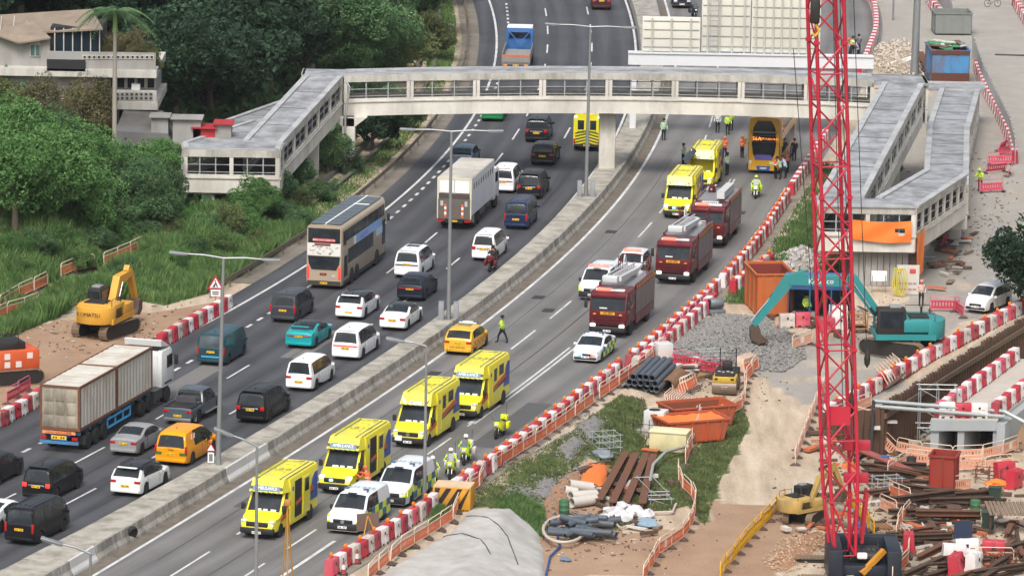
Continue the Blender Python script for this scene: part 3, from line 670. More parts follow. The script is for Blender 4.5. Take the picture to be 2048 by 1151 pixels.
def blue_lorry(px, py):
    L, W = 9.5, 2.45; root = thing('crane_lorry', 'blue flatbed lorry with orange tailboard, seen over the footbridge roof', 'lorry'); x0 = -L/2; bl = paint('#3f6ca8')
    MB().box((x0+3.6, 0, 1.2), (7.2, W, .22)).build('bed', mat('bed_grey', '#8b8a86', .7, 0, .2), root)
    MB().box((x0, 0, 1.4), (.08, W, .5)).build('tailboard', mat('tailboard_grey', '#8d8680', .6, 0, .15), root); MB().box((x0, 0, 1.75), (.07, W, .16)).build('tailboard_band', mat('tailboard_orange', '#c96a4a', .6, 0, .15), root); MB().box((x0-.06, 0, 1.1), (.06, W, .25)).build('rear_beam', mat('grey_steel', '#77797c', .5, .4), root)
    for s in (-1, 1): MB().box((x0+3.6, s*(W/2-.03), 1.6), (7.2, .06, .62)).build('side_board', mat('tailboard_grey', '#8d8680', .6, 0, .15), root); MB().box((x0-.07, s*.9, .95), (.06, .34, .16)).build('tail_lamp', AMBER, root)
    f = MB()
    for s in (-1, 1): f.bar((x0+6.9, s*1.1, 1.3), (x0+6.9, s*1.1, 3.2), .1); f.bar((x0+6.9, s*1.1, 3.1), (x0+6.9, 0, 1.9), .08)
    f.bar((x0+6.9, -1.1, 3.15), (x0+6.9, 1.1, 3.15), .12); f.build('headboard_frame', bl, root)
    rbox('cab', (x0+8.4, 0, 1.95), (1.9, 2.4, 2.2), bl, root, .12); MB().box((x0+8.4, 0, 3.1), (1.6, 2.2, .3)).build('roof_fairing', WHITEP, root)
    MB().box((x0+7.43, 0, 2.5), (.03, 1.8, .55)).build('rear_window', GLASS, root); plate(root, x0-.1, .95)
    lorry_wheels(root, (x0+1.6, x0+2.9, x0+8.3), W); return place(root, L, px, py, 'rear', X1)
blue_lorry(1031, 152)

# ---------------------------------------------------------------- lorry with two containers
def container_lorry():
    a = R(74.5); L = 16.4; root = thing('container_lorry', 'white tractor pulling a blue trailer with two pale rusty containers', 'lorry'); W = 2.5; x0 = -L/2
    blue = mat('trailer_blue', '#3f86b8', .55, .1, .15, 2, dirt=.4); rust = mat('rust_trim', '#6b4632', .85, 0, .35, 4); cream = mat('container_cream', '#c2bfb6', .65, 0, .1, 1.2, dirt=.45, dirtc=(.3, .21, .13))
    top_m = mat('container_top', '#c6c3b9', .7, 0, .14, 1.4, dirt=.5, dirtc=(.33, .24, .16)); grime = mat('door_grime', '#a39b8b', .7, 0, .12, 1.4, dirt=.8, dirtc=(.1, .085, .07))
    for c in range(2):
        b = x0+.1+c*6.12; l, h, w = 6.06, 2.591, 2.438; z = 1.3
        fr = MB()
        for s in (-1, 1):
            for xx in (b+.08, b+l-.08):
                fr.box((xx, s*(w/2-.07), z+h/2), (.16, .14, h))
            fr.box((b+l/2, s*(w/2-.05), z+.08), (l-.32, .1, .16)); fr.box((b+l/2, s*(w/2-.05), z+h-.06), (l-.32, .1, .12))
        for xx in (b+.06, b+l-.06): fr.box((xx, 0, z+.08), (.12, w-.28, .16)); fr.box((xx, 0, z+h-.06), (.12, w-.28, .12))
        ct = fr.build('container_frame', rust, root)
        for s in (-1, 1):
            P = []; n = 66
            for i in range(n+1):
                d = (0, .0, .036, .036, .036, 0)[i % 6]; xx = b+.16+(l-.32)*i/n
                P.append([(xx, s*(w/2-.035-d), z+.16), (xx, s*(w/2-.035-d), z+h-.12)])
            MB().grid(P).build('side_wall', cream, ct)
        P = []; n = 42
        for i in range(n+1):
            d = (0, 0, .02, .02, .02, 0)[i % 6]; xx = b+.12+(l-.24)*i/n; P.append([(xx, -w/2+.1, z+h-.02-d), (xx, w/2-.1, z+h-.02-d)])
        MB().grid(P).build('roof', top_m, ct)
        dr = MB().box((b+.05, 0, z+h/2), (.05, w-.28, h-.28)).build('rear_panel', grime, ct)
        if c == 0:
            for i in range(3):
                for j in range(3): rbox('pressed_panel', (b+.02, -.68+.68*i, z+.5+.76*j), (.05, .58, .66), grime, dr, .02)
        else: MB().box((b+l-.04, 0, z+h/2), (.05, w-.28, h-.28)).build('front_panel', cream, ct)
    ch = MB()
    for s in (-1, 1): ch.box((x0+6.2, s*.5, 1.12), (12.2, .16, .3))
    for i in range(8): ch.box((x0+.4+i*1.65, 0, 1.12), (.12, 2.3, .16))
    ch.build('trailer_frame', blue, root)
    MB().box((x0+.02, 0, .62), (.12, 2.35, .18)).build('rear_bumper', blue, root); MB().box((x0-.02, 0, .9), (.06, .95, .28)).build('plate_holder', blue, root)
    plate(root, x0-.06, .92, w=.9, h=.2)
    sg = MB().box((x0-.03, 0, 1.2), (.05, 2.0, .17)).build('rear_sign', mat('sign_orange', '#e0925a', .5), root); text_mesh('lettering', 'LONG VEHICLE 長車', .17, mat('sign_red', '#a02a1e', .5), sg, TM((x0-.062, 0, 1.2), (0, -1, 0), (0, 0, 1)))
    for s in (-1, 1):
        MB().box((x0+.0, s*.95, .88), (.06, .34, .18)).build('tail_lamp', REDL, root); MB().box((x0+1.0, s*.95, .62), (.03, .55, .5)).build('mud_flap', mat('flap_dark', '#3c3c3c', .8), root)
        g = MB()
        for z in (.55, 1.05): g.bar((x0+4.8, s*1.15, z), (x0+8.6, s*1.15, z), .1, .09)
        for xx in (4.8, 6.1, 7.4, 8.6): g.bar((x0+xx, s*1.15, .5), (x0+xx, s*1.15, 1.1), .08)
        g.build('side_guard', mat('guard_blue', '#3fa0d8', .5), root)
    for x in (1.6, 2.9, 4.2): [wheel(root, x0+x, s*1.0, .5, .42, RIM) for s in (-1, 1)]
    # tractor
    tx = x0+12.6; wm = mat('tractor_white', '#dcdedd', .4, 0, .05, coat=.4)
    for s in (-1, 1): MB().box((tx-.6, s*.45, .95), (6.6, .14, .26)).build('chassis_rail', BLACK, root); MB().box((tx+.75, s*1.02, .8), (1.3, .4, .6)).build('fuel_tank', mat('tank_grey', '#55575a', .4, .5), root)
    MB().box((tx-1.2, 0, 1.16), (1.4, 1.5, .1)).build('fifth_wheel', BLACK, root)
    for x in (tx-2.0, tx-.7, tx+2.4): [wheel(root, x, s*1.0, .5, .42, RIM) for s in (-1, 1)]
    cab = MB().prism([(tx+1.3, 1.0), (tx+3.45, 1.0), (tx+3.55, 1.6), (tx+3.5, 2.2), (tx+3.15, 3.1), (tx+2.9, 3.28), (tx+1.3, 3.28)], -1.22, 1.22).build('cab', wm, root); bevel_mesh(cab.data, .07)
    MB().box((tx+1.27, 0, 2.1), (.05, 1.9, 1.9)).build('cab_back_panel', WHITEP, root)
    MB().prism([(tx+1.4, 3.55), (tx+3.0, 3.3), (tx+1.45, 3.95), (tx+1.3, 3.92)], -1.15, 1.15).build('roof_deflector', wm, root)
    MB().box((tx+1.6, 0, 3.4), (.5, 1.9, .25)).build('roof_gear', BLACK, root)
    MB().hexa([(tx+3.45, -1.1, 2.25), (tx+3.53, -1.1, 2.25), (tx+3.53, 1.1, 2.25), (tx+3.45, 1.1, 2.25), (tx+3.12, -1.1, 3.05), (tx+3.2, -1.1, 3.05), (tx+3.2, 1.1, 3.05), (tx+3.12, 1.1, 3.05)]).build('windscreen', GLASS, root)
    for s in (-1, 1):
        MB().box((tx+2.65, s*1.235, 2.5), (.95, .02, .75)).build('side_window', GLASS, root); rbox('mirror', (tx+3.3, s*1.42, 2.45), (.14, .24, .62), BLACK, root, .04); MB().box((tx+2.4, s*1.2, 1.25), (1.2, .1, .1)).build('wheel_arch', BLACK, root)
    MB().tube([(tx+1.0, .3, 1.2), (tx+.95, .1, 1.75), (tx+1.15, -.1, 1.9), (tx+1.2, -.2, 1.4)], .07, 6).build('air_hose', mat('hose_blue', '#25407f', .5), root); rbox('air_tank', (tx+1.0, .45, 1.55), (.4, .6, .6), BLACK, root, .08)
    p = Vector((-26.79, 274.4, 0)); f = Vector((math.cos(a), math.sin(a), 0)); r = Vector((f.y, -f.x, 0))
    root.location = p+r*1.22+f*(L/2-.1); root.rotation_euler = (0, 0, a)
container_lorry()

# ---------------------------------------------------------------- double-deck buses
def bus_body(root, L, W, H, lo, m_side, z0=.28):
    P = []
    prof = [(W/2-.05, z0), (W/2, z0+.15), (W/2, H-.35), (W/2-.06, H-.12), (W/2-.2, H-.02), (0, H+.03)]
    xs = [0, .06, .2, .6, L/2, L-.6, L-.25, L-.08, L]
    rings = []
    for x in xs:
        k = 1-.05*max(0, (.2-x)/.2)-.08*max(0, (x-(L-.6))/.6)**2; r = []
        for a, z in prof: r.append((x-L/2, -a*k, z))
        for a, z in reversed(prof[:-1]): r.append((x-L/2, a*k, z))
        if x > L-.7: r = [(p[0]-.22*max(0, (p[2]-2.4)/2)**1.5*((x-(L-.7))/.7), p[1], p[2]) for p in r]
        rings.append(r)
    return MB().loft(rings).build('body', m_side, root, 40)
def kmb():
    L, W, H = 12.3, 2.5, 4.35; a = R(77.7); root = thing('double_deck_bus', 'beige double-deck bus with solar panels on its roof and blue side advertisement', 'bus'); x0 = -L/2
    beige = mat('bus_beige', '#b3a28c', .35, .2, .05, .8, coat=.4); bus_body(root, L, W, H, 0, beige)
    # roof: solar panels either side of a white rib
    for i in range(9):
        for s in (-1, 1): MB().box((x0+.85+i*1.26, s*.56, H+.045), (1.17, .98, .03)).build('solar_panel', mat('solar_cell', (.03, .045, .06), .15, 0, .3, 1), root)
    MB().box((0, 0, H+.06), (L-.9, .1, .05)).build('roof_rib', INK_W, root); MB().box((x0+8.4, -.45, H+.07), (.14, 1.1, .04)).build('cross_rib', INK_W, root)
    x = x0-.015
    rbox('upper_rear_panel', (x, 0, 3.65), (.05, 2.2, 1.0), GLASS, root, .12); MB().box((x-.02, 0, 3.36), (.05, 1.5, .2)).build('red_notice', mat('notice_red', '#c24a46', .5), root)
    text_mesh('lettering', '請讓巴士先行 THANK YOU', .13, INK_W, root, TM((x-.05, 0, 3.36), (0, -1, 0), (0, 0, 1)))
    ad = MB().box((x, 0, 2.72), (.05, 2.3, .85)).build('rear_advert', mat('advert_white', '#d9d6d0', .4), root); k = MB(); random.seed(3)
    for i in range(26): k.box((x-.03, random.uniform(-1.0, 1.0), random.uniform(2.4, 2.95)), (.012, random.uniform(.03, .16), random.uniform(.03, .07)))
    k.build('advert_print', mat('advert_ink', '#6d6460', .5), ad); MB().box((x-.032, .1, 3.05), (.012, 1.1, .16)).build('advert_title', mat('advert_brown', '#7a4a44', .5), ad)
    MB().add([(x-.02, -1.1, 2.25), (x-.02, 1.1, 2.25), (x-.02, 1.05, 1.75), (x-.02, .85, 1.35), (x-.02, -.85, 1.35), (x-.02, -1.05, 1.75)], [(0, 1, 2, 3, 4, 5)]).build('engine_grille', GLASS, root)
    for s in (-1, 1): rbox('tail_lamp', (x, s*1.08, 1.15), (.07, .17, .85), REDON, root, .04)
    dp = MB().box((x-.01, .05, 1.05), (.03, .45, .14)).build('destination_display', INK, root); text_mesh('lettering', 'KMB', .15, mat('ink_red', '#d8402f', .5, 0, 0, emit=.4), dp, TM((x-.03, .05, 1.05), (0, -1, 0), (0, 0, 1)))
    text_mesh('route_number', '61', .24, INK_W, root, TM((x-.03, -.7, .95), (0, -1, 0), (0, 0, 1)))
    MB().box((x, 0, .45), (.1, 2.3, .28)).build('rear_bumper', mat('bus_dark', '#3e3832', .5), root); plate(root, x-.06, .45)
    for s in (-1, 1):
        y = s*(W/2+.004)
        for i in range(7): MB().box((x0+1.35+i*1.58, y, 3.55), (1.5, .012, .78)).build('upper_window', GLASS, root)
        MB().prism([(x0+1.2, 2.95), (x0+.25, 2.95), (x0+.25, 3.95), (x0+.5, 3.95)], y-.006, y+.006).build('corner_panel', INK, root)
        for i in range(5): MB().box((x0+2.3+i*1.4, y, 2.05), (1.34, .012, 1.0)).build('lower_window', GLASS, root)
        MB().box((x0+1.0, y, 1.5), (.9, .012, 1.4)).build('engine_louvre', INK, root)
        ad = MB().box((x0+7.1, y, 2.85), (7.6, .014, .6)).build('side_advert', mat('advert_blue', '#86aede', .4, 0, .25, .7), root); MB().box((x0+10.3, y, 2.3), (1.6, .013, .5)).build('advert_drop', mat('advert_pale', '#aecbe8', .4, 0, .3, 1.2), ad)
        text_mesh('lettering', 'vitamin', .62, mat('advert_lilac', '#7d78c8', .5), ad, TM((x0+5.9, y*1.008, 2.85), (1 if s < 0 else -1, 0, 0), (0, 0, 1)), sx=1.3)
        MB().box((x0+3.2+.25, y*1.006, 2.85), (.5, .012, .56)).build('advert_white_end', INK_W, ad)
        MB().box((x0+11.5, y, 2.0), (.9, .012, 1.7)).build('door', GLASS, root)
        MB().box((x0+6.2, y, .42), (11.6, .012, .26)).build('skirt', mat('bus_dark', '#3e3832', .5), root)
        for x_ in (x0+2.6, x0+4.0, x0+9.6):
            MB().lathe([(.6, -.02), (.6, .02)], 20, 'y', (x_, s*(W/2+.002), .52)).build('wheel_arch', BLACK, root)
            wheel(root, x_, s*(W/2-.14), .49, .3, RIM_D)
        rbox('mirror', (x0+L+.05, s*1.38, 2.9), (.12, .2, .5), BLACK, root, .04)
    p = Vector((-13.83, 324.4, 0)); f = Vector((math.cos(a), math.sin(a), 0)); r = Vector((f.y, -f.x, 0))
    root.location = p+r*1.25+f*L/2; root.rotation_euler = (0, 0, a)
kmb()
def citybus(px, py):
    L, W, H = 12.0, 2.5, 4.35; root = thing('double_deck_bus', 'yellow and blue double-deck bus facing the camera with lit 56A sign', 'bus'); x0 = -L/2; x = L/2
    yel = mat('bus_yellow', '#d9a41c', .35, 0, .05, coat=.5); blu = mat('bus_blue', '#1f5aa8', .35, 0, .05, coat=.5); bus_body(root, L, W, H, 0, yel)
    pur = mat('bus_purple', '#6a62b0', .4)
    def front(name, m, zs, w=1.17, d=.0):
        P = []
        for z, wk in zs:
            bx = x-.22*max(0, (z-2.4)/2)**1.5+.012+d; P.append([(bx-.22*abs(t)**3, t*w*wk, z) for t in (-1, -.7, -.3, 0, .3, .7, 1)])
        return MB().grid(P).build(name, m, root, 40)
    front('upper_windscreen', GLASS, [(3.0, 1), (3.4, 1.02), (3.85, 1.02), (4.1, .95)]); front('sign_box', INK, [(2.45, 1.0), (2.98, 1.0)]); front('windscreen', GLASS, [(1.1, 1.0), (1.6, 1.04), (2.44, 1.04)])
    front('purple_band', pur, [(1.12, .96), (1.3, .98), (1.5, .95)], 1.1, .012)
    tx = text_mesh('route_sign', '56A', .42, mat('led_orange', (1, .32, .06), .5, 0, 0, emit=1.6), root, TM((x+.02, -.55, 2.72), (0, 1, 0), (0, 0, 1))); text_mesh('destination_sign', '屯門 TUEN MUN', .2, mat('led_orange', (1, .32, .06), .5, 0, 0), root, TM((x+.02, .38, 2.72), (0, 1, 0), (0, 0, 1)))
    front('skirt', blu, [(.26, 1.02), (.62, 1.06)], 1.06, .02); front('lower_panel', yel, [(.64, 1.05), (1.08, 1.05)], 1.06, .012); MB().box((x+.03, 0, 3.25), (.1, 2.0, .12)).build('upper_rail', mat('grey_steel', '#77797c', .5, .4), root)
    plate(root, x+.05, .46, 1, PLATE_W)
    for s in (-1, 1):
        y = s*(W/2+.004); rbox('head_lamp', (x-.05, s*1.02, .85), (.14, .22, .3), CLEARL, root, .05)
        for i in range(7): MB().box((x0+1.0+i*1.58, y, 3.5), (1.5, .012, .85)).build('upper_window', GLASS, root)
        for i in range(6): MB().box((x0+2.2+i*1.5, y, 1.9), (1.44, .012, 1.0)).build('lower_window', GLASS, root)
        MB().box((0, y, .5), (L-.6, .012, .45)).build('side_skirt', blu, root)
        MB().prism([(x-1.2, 1.2), (x-.5, 1.2), (x-.6, 4.0), (x-1.6, 4.0)], y-.007, y+.007).build('yellow_swoop', yel, root)
        for x_ in (x0+2.6, x0+4.0, x-2.6): wheel(root, x_, s*(W/2-.14), .49, .3, RIM_D)
        rbox('mirror', (x+.15, s*1.4, 2.5), (.12, .2, .5), mat('mirror_yellow', '#d8a31e', .5), root, .04)
    place(root, L, px, py, 'front', X4, .0)
citybus(1526, 348)
# ---------------------------------------------------------------- ambulances
AY = mat('ambulance_yellow', '#e2d62a', .32, 0, .04, .8, coat=.4); AGREY = mat('stripe_grey', '#6b6a58', .5); ABLUE = mat('ambulance_blue', '#2c4f9c', .4); AORANGE = mat('ambulance_orange', '#c2562a', .45); CHEV = mat('chevron_dark', '#4c5230', .5)
def ambulance(label, px, py, blue=True, end='front', fx=X3, door=False, lit=False, front_sign=False, open_cab=False, adj=0.0, sideopen=False):
    L, W = 6.6, 2.12; H = 2.95; root = thing('ambulance', label, 'ambulance', group='ambulances attending the scene'); x0 = -L/2
    # cab: panel-van front
    k = dict(top=[(0, 1.0), (.05, 2.3), (.3, 2.42), (.75, 2.3), (1.55, 1.32), (2.15, 1.12), (2.45, .95), (2.55, .7)], belt=[(0, 1.1), (1.4, 1.12), (2.15, .98), (2.55, .66)])
    sub = thing('cab_holder', None, None); bpy.data.objects.remove(sub)
    n0 = set(root.children)
    shell(root, 2.55, 2.02, k['top'], k['belt'], AY, (.78, 1.52), (9, 9.1), [(.32, .8), (.84, 1.2)], .35, (-5, 1.5), nose=.88, tail=1, tumble=.06, zs=.42, glass=GLASS)
    for c in root.children:
        if c.name.split('.')[0] == 'body': c.name = 'cab'
        if c.name.split('.')[0] == 'underbody': bpy.data.objects.remove(c); continue
    for c in list(root.children):
        nm = c.name.split('.')[0]
        if nm == 'wheel' and c.location.x < -3: bpy.data.objects.remove(c.children[0]); bpy.data.objects.remove(c); continue
        c.location.x += L/2-2.55/2
    # box body
    prof = [(W/2, .5), (W/2, H-.22), (W/2-.07, H-.07), (W/2-.22, H)]
    def ring(x, dz=0, kz=1): return [(x, -a, z) for a, z in prof]+[(x, a, z) for a, z in reversed(prof)]
    bx = MB().loft([ring(x0), ring(x0+.05), ring(x0+4.3)]); bx.build('box_body', AY, root, 35)
    # luton over the cab with sloping face
    LX = x0+4.3
    MB().hexa([(LX, -W/2, 2.2), (LX, W/2, 2.2), (LX+.95, W/2-.12, 2.3), (LX+.95, -W/2+.12, 2.3), (LX, -W/2+.12, H), (LX, W/2-.12, H), (LX+.52, W/2-.2, H-.04), (LX+.52, -W/2+.2, H-.04)]).build('luton', AY, root)
    fs = (Vector((LX+.95, 0, 2.3)), Vector((LX+.52, 0, H-.04)))
    def onface(t, y, d=.015):
        p = fs[0].lerp(fs[1], t); nrm = Vector((.64, 0, .43)).normalized(); return p+Vector((0, y, 0))+nrm*d
    sg = MB().add([onface(.06, -.42), onface(.06, .42), onface(.3, .42), onface(.3, -.42)] if blue != 'b' else [onface(.08, -.8), onface(.08, .8), onface(.5, .74), onface(.5, -.74)], [(0, 1, 2, 3)]).build('name_panel', INK_W if blue != 'b' else mat('panel_blue', '#5f7c8c', .4), root)
    upf = (fs[1]-fs[0]).normalized()
    text_mesh('lettering', 'AMBULANCE', .19 if blue != 'b' else .26, INK if blue != 'b' else INK_W, sg, TM(onface(.18 if blue != 'b' else .29, 0, .025), (0, 1, 0), upf), sx=.8)
    for s in (-1, 1):
        MB().add([onface(.1, s*.55), onface(.12, s*.72), onface(.75, s*.86), onface(.6, s*.82)] if s > 0 else [onface(.6, s*.82), onface(.75, s*.86), onface(.12, s*.72), onface(.1, s*.55)], [(0, 1, 2, 3)]).build('corner_beacon', AGREY if blue != 'c' or s > 0 else BLUEON, root) if blue != 'b' else rbox('corner_beacon', onface(.3, s*.84, .02), (.08, .16, .2), AGREY, root, .03)
    for i in range(6): MB().add([onface(-.08, -.9+.3*i), onface(-.08, -.78+.3*i), onface(.03, -.7+.3*i), onface(.03, -.82+.3*i)], [(0, 1, 2, 3)]).build('chevron', CHEV, root)
    # roof: grey rails and roof number
    for s in (-1, 1): MB().bar((x0+.25, s*.62, H+.015), (LX+.45, s*.62, H-.01), .07, .03).build('roof_stripe', AGREY, root); MB().bar((x0+.25, s*.9, H-.0), (LX+.3, s*.9, H-.0), .04, .03).build('roof_gutter', AGREY, root)
    for i, (dx, w) in enumerate(((.6, .8), (1.2, .5), (2.9, .6))): rbox('roof_hatch', (x0+dx+.3, 0, H+.02), (.5, w, .06), AY, root, .02)
    text_mesh('roof_number', 'A%d' % random.randint(200, 699), .75, mat('roof_ink', '#a29c2c', .6), root, TM((x0+2.45, 0, H+.012), (0, 1, 0), (-1, 0, 0)))
    for i in range(3): MB().box((x0+.35+.2*i, .28-.28*i, H+.02), (.08, .3, .03)).build('roof_mark', AGREY, root)
    for s in (-1, 1):
        y = s*(W/2+.006)
        if s > 0 and sideopen:
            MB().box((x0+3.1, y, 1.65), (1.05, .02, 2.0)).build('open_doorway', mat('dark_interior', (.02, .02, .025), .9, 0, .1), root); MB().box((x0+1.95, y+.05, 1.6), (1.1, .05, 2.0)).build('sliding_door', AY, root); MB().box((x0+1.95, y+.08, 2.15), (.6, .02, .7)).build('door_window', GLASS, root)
        else:
            dr = MB().box((x0+3.05, y, 1.6), (.95, .016, 2.0)).build('side_door', AY, root); MB().box((x0+3.05, y+s*.01, 2.15), (.55, .016, .75)).build('door_window', GLASS, dr)
            MB().box((x0+1.75, y, 2.25), (.95, .016, .62)).build('side_window', GLASS, root)
        MB().prism([(x0+.05, 1.05), (x0+1.3, 1.05), (x0+.9, 2.2), (x0+.5, 2.5), (x0+.05, 2.5)], y-.008, y+.008).build('blue_flash', ABLUE, root)
        MB().prism([(x0+.6, 1.6), (x0+3.5, 1.28), (x0+3.5, 1.48), (x0+.9, 1.9)], y-.012, y+.012).build('orange_flash', AORANGE, root); MB().prism([(x0+.8, 1.42), (x0+3.5, 1.16), (x0+3.5, 1.25), (x0+.8, 1.56)], y-.012, y+.012).build('dark_flash', mat('flash_navy', '#27345c', .5), root)
        MB().prism([(x0+4.35, 1.0), (L/2-.95, .82), (L/2-.95, 1.0), (x0+4.35, 1.3)], s*1.015-.008, s*1.015+.008).build('cab_flash', AORANGE, root)
        MB().box((x0+3.9, y, 2.3), (.22, .02, .22)).build('crest', ABLUE, root)
        rbox('mirror', (L/2-1.05, s*1.15, 1.55), (.16, .22, .36), BLACK, root, .05)
        for r_ in (1.25,): wheel(root, x0+r_, s*.9, .36, .26, RIM); MB().lathe([(.46, -.012), (.46, .012)], 18, 'y', (x0+r_, s*(W/2+.004), .42)).build('wheel_arch', BLACK, root)
        rbox('head_lamp', (L/2-.22, s*.78, .98), (.3, .3, .16), LAMPON if lit else CLEARL, root, .05); MB().box((x0+2.6, s*(W/2-.06), .46), (3.3, .1, .16)).build('side_skirt', AY, root)
    rbox('grille', (L/2-.06, 0, .82), (.12, 1.25, .3), INK, root, .05); rbox('front_bumper', (L/2-.1, 0, .5), (.3, 1.92, .36), BLACK, root, .1); MB().box((0, 0, .5), (L*.9, 1.6, .3)).build('underbody', BLACK, root)
    MB().lathe([(.12, 0), (.12, .02)], 16, 'x', (L/2-.01, 0, .86)).build('badge', CHROME, root)
    plate(root, L/2+.06, .42, 1, PLATE_W); MB().box((L/2-.95, .05, 1.2), (.3, .36, .02)).build('bonnet_star', INK, root)
    for s in (-1, 1): MB().box((L/2-1.02, s*.6, 1.24), (.1, .4, .02)).build('bonnet_vent', INK, root)
    for q, (yy, w_) in enumerate(((.55, .3), (.1, .24), (-.3, .34))): MB().box((L/2-1.06, yy, 1.42), (.02, w_, .1), M=Matrix.Rotation(R(-35), 3, 'Y')).build('dash_paper', PLATE_W, root)
    if front_sign: MB().box((L/2+.04, -.55, .62), (.03, .42, .3)).build('front_notice', PLATE_W, root)
    if lit: rbox('grille_beacon', (L/2, -.18, .86), (.06, .24, .14), BLUEON, root, .03)
    if open_cab: MB().prism([(0, 0), (.85, 0), (.8, .6), (.2, 1.3), (0, 1.3)], -.02, .02).build('cab_door', AY, root); d = root.children[-1]; d.location = (L/2-1.3, -1.05, .75); d.rotation_euler = (0, 0, R(-70)); MB().prism([(.08, .65), (.7, .65), (.22, 1.22), (.08, 1.22)], -.025, .025).build('door_window', GLASS, d)
    # rear face
    for s in (-1, 1):
        rd = MB().box((x0-.01, s*.5, 1.55), (.03, .94, 2.0)).build('rear_door', AY, root); rbox('rear_window', (x0-.02, s*.48, 2.1), (.04, .5, .75), GLASS, rd, .02)
        for i in range(5):
            MB().add([(x0-.035, s*.05, .75+.24*i-.12), (x0-.035, s*.92, .75+.24*i-.45+.1), (x0-.035, s*.92, .75+.24*i-.33+.1), (x0-.035, s*.05, .75+.24*i)], [(0, 1, 2, 3) if s > 0 else (3, 2, 1, 0)]).build('chevron', CHEV, rd)
        rbox('tail_lamp', (x0-.02, s*.98, .8), (.06, .12, .4), REDL, root, .02); rbox('rear_beacon', (x0-.02, s*.9, 2.72), (.06, .2, .16), BLUEON if not isinstance(blue, str) else AGREY, root, .03)
    text_mesh('lettering', 'AMBULANCE', .26, mat('ink_green', '#3a5a1e', .5), root, TM((x0-.045, 0, 1.55), (0, -1, 0), (0, 0, 1)))
    MB().box((x0-.08, 0, .5), (.2, 2.0, .18)).build('rear_step', BLACK, root); plate(root, x0-.18, .52)
    place(root, L, px, py, end, fx, adj); return root
ambulance('yellow ambulance nearest the camera with its side door slid open', 513, 1079, 'b', sideopen=True)
ambulance('yellow ambulance with lit grille beacon, second from the bottom of the row', 668, 990, 'b', lit=True, sideopen=True)
ambulance('yellow ambulance with a white bumper notice and blue corner beacon', 815, 897, 'c', front_sign=True)
ambulance('yellow ambulance fourth from the bottom, standing behind the one with blue corner beacon', 921, 841, 'b', front_sign=True)
ambulance('yellow ambulance with lit beacon just ahead of the fire engines', 1352, 439, 'd', lit=True)
ambulance('yellow ambulance with its cab door open beside an officer', 1398, 384, 'd', open_cab=True)
ambulance('yellow ambulance seen from behind on the outbound carriageway under the footbridge', 1173, 303, True, 'rear', X1)

# ---------------------------------------------------------------- police vehicles
BATT_Y = mat('battenburg_yellow', '#d7e63a', .4, 0, .03); BATT_B = mat('battenburg_blue', '#1f6a86', .4, 0, .03); BATT_G = mat('battenburg_green', '#3f7a4a', .4)
def battenburg(root, x0, x1, ys, z0, z1, nx, nz, ma=BATT_Y, mb=BATT_B):
    for s in (-1, 1):
        for i in range(nx):
            for j in range(nz):
                a = x0+(x1-x0)*i/nx; w = (x1-x0)/nx; h = (z1-z0)/nz
                MB().box((a+w/2, s*ys, z0+h*(j+.5)), (w, .014, h)).build('livery_square', ma if (i+j) % 2 == 0 else mb, root)
PVAN = dict(L=5.1, W=1.93, top=[(0, 1.0), (.03, 1.1), (.1, 1.76), (.25, 1.9), (1, 1.93), (3.15, 1.92), (3.45, 1.84), (4.15, 1.22), (4.75, 1.08), (5.03, .86), (5.1, .6)], belt=[(0, 1.1), (4.0, 1.12), (4.75, .98), (5.1, .56)], ws=(3.4, 4.13), rw=(.03, .12), wins=[(1.9, 2.75), (2.85, 3.42), (3.46, 3.85)], wr=.34, tail=.97)
def lightbar(root, x, z, w=1.2, on=False, colr=None):
    b = rbox('light_bar', (x, 0, z+.06), (.28, w, .12), WHITEP if not on else REDBEACON, root, .04)
    for s in (-1, 1): rbox('light_bar_end', (x, s*(w/2-.12), z+.08), (.27, .3, .14), mat('beacon_blue', '#4a5a80', .2) if not on else REDBEACON, root, .04)
def police_van(label, px, py, on=False, lampon=False, adj=0, fx=X3):
    root = thing('police_van', label, 'police van', group='police vehicles on the inbound carriageway'); k = PVAN; wp = paint('#d3d9de')
    shell(root, k['L'], k['W'], k['top'], k['belt'], wp, k['ws'], k['rw'], k['wins'], k['wr'], tail=.97, tumble=.18)
    battenburg(root, -2.4, 1.35, .975, .34, 1.12, 6, 2); L = k['L']
    rbox('front_bumper', (L/2-.06, 0, .45), (.26, 1.78, .4), BLACK, root, .08); rbox('grille', (L/2-.02, 0, .74), (.1, 1.1, .2), INK, root, .04); MB().lathe([(.11, 0), (.11, .02)], 16, 'x', (L/2+.045, 0, .74)).build('badge', CHROME, root)
    for s in (-1, 1):
        rbox('head_lamp', (L/2-.2, s*.74, .84), (.3, .3, .16), CLEARL if not lampon else LAMPON, root, .05); rbox('mirror', (1.25, s*1.08, 1.2), (.14, .2, .24), BLACK, root, .04); MB().prism([(L/2-.95, .62), (L/2-.25, .62), (L/2-.3, 1.0), (L/2-1.0, 1.12)], s*.93-.03, s*.93+.03).build('front_flash', BATT_Y, root); rbox('corner_flash', (L/2-.14, s*.8, .72), (.28, .2, .12), BATT_Y, root, .03)
    plate(root, L/2+.075, .44, 1, PLATE_W); lightbar(root, .35, 1.93, 1.3, on); rbox('roof_vent', (1.0, 0, 1.95), (.16, .5, .05), BLACK, root, .02)
    text_mesh('roof_number', 'AM %d' % random.randint(100, 999), .5, mat('roof_grey', '#9aa2a8', .5), root, TM((-.45, 0, 1.955), (0, 1, 0), (-1, 0, 0))); text_mesh('lettering', 'POLICE 警察', .24, INK, root, TM((L/2-.62, 0, 1.105), (0, 1, 0), (-.95, 0, .25)))
    rear_kit(root, k, 'tall', .8, bumper=BLACK); place(root, L, px, py, 'front', fx, adj)
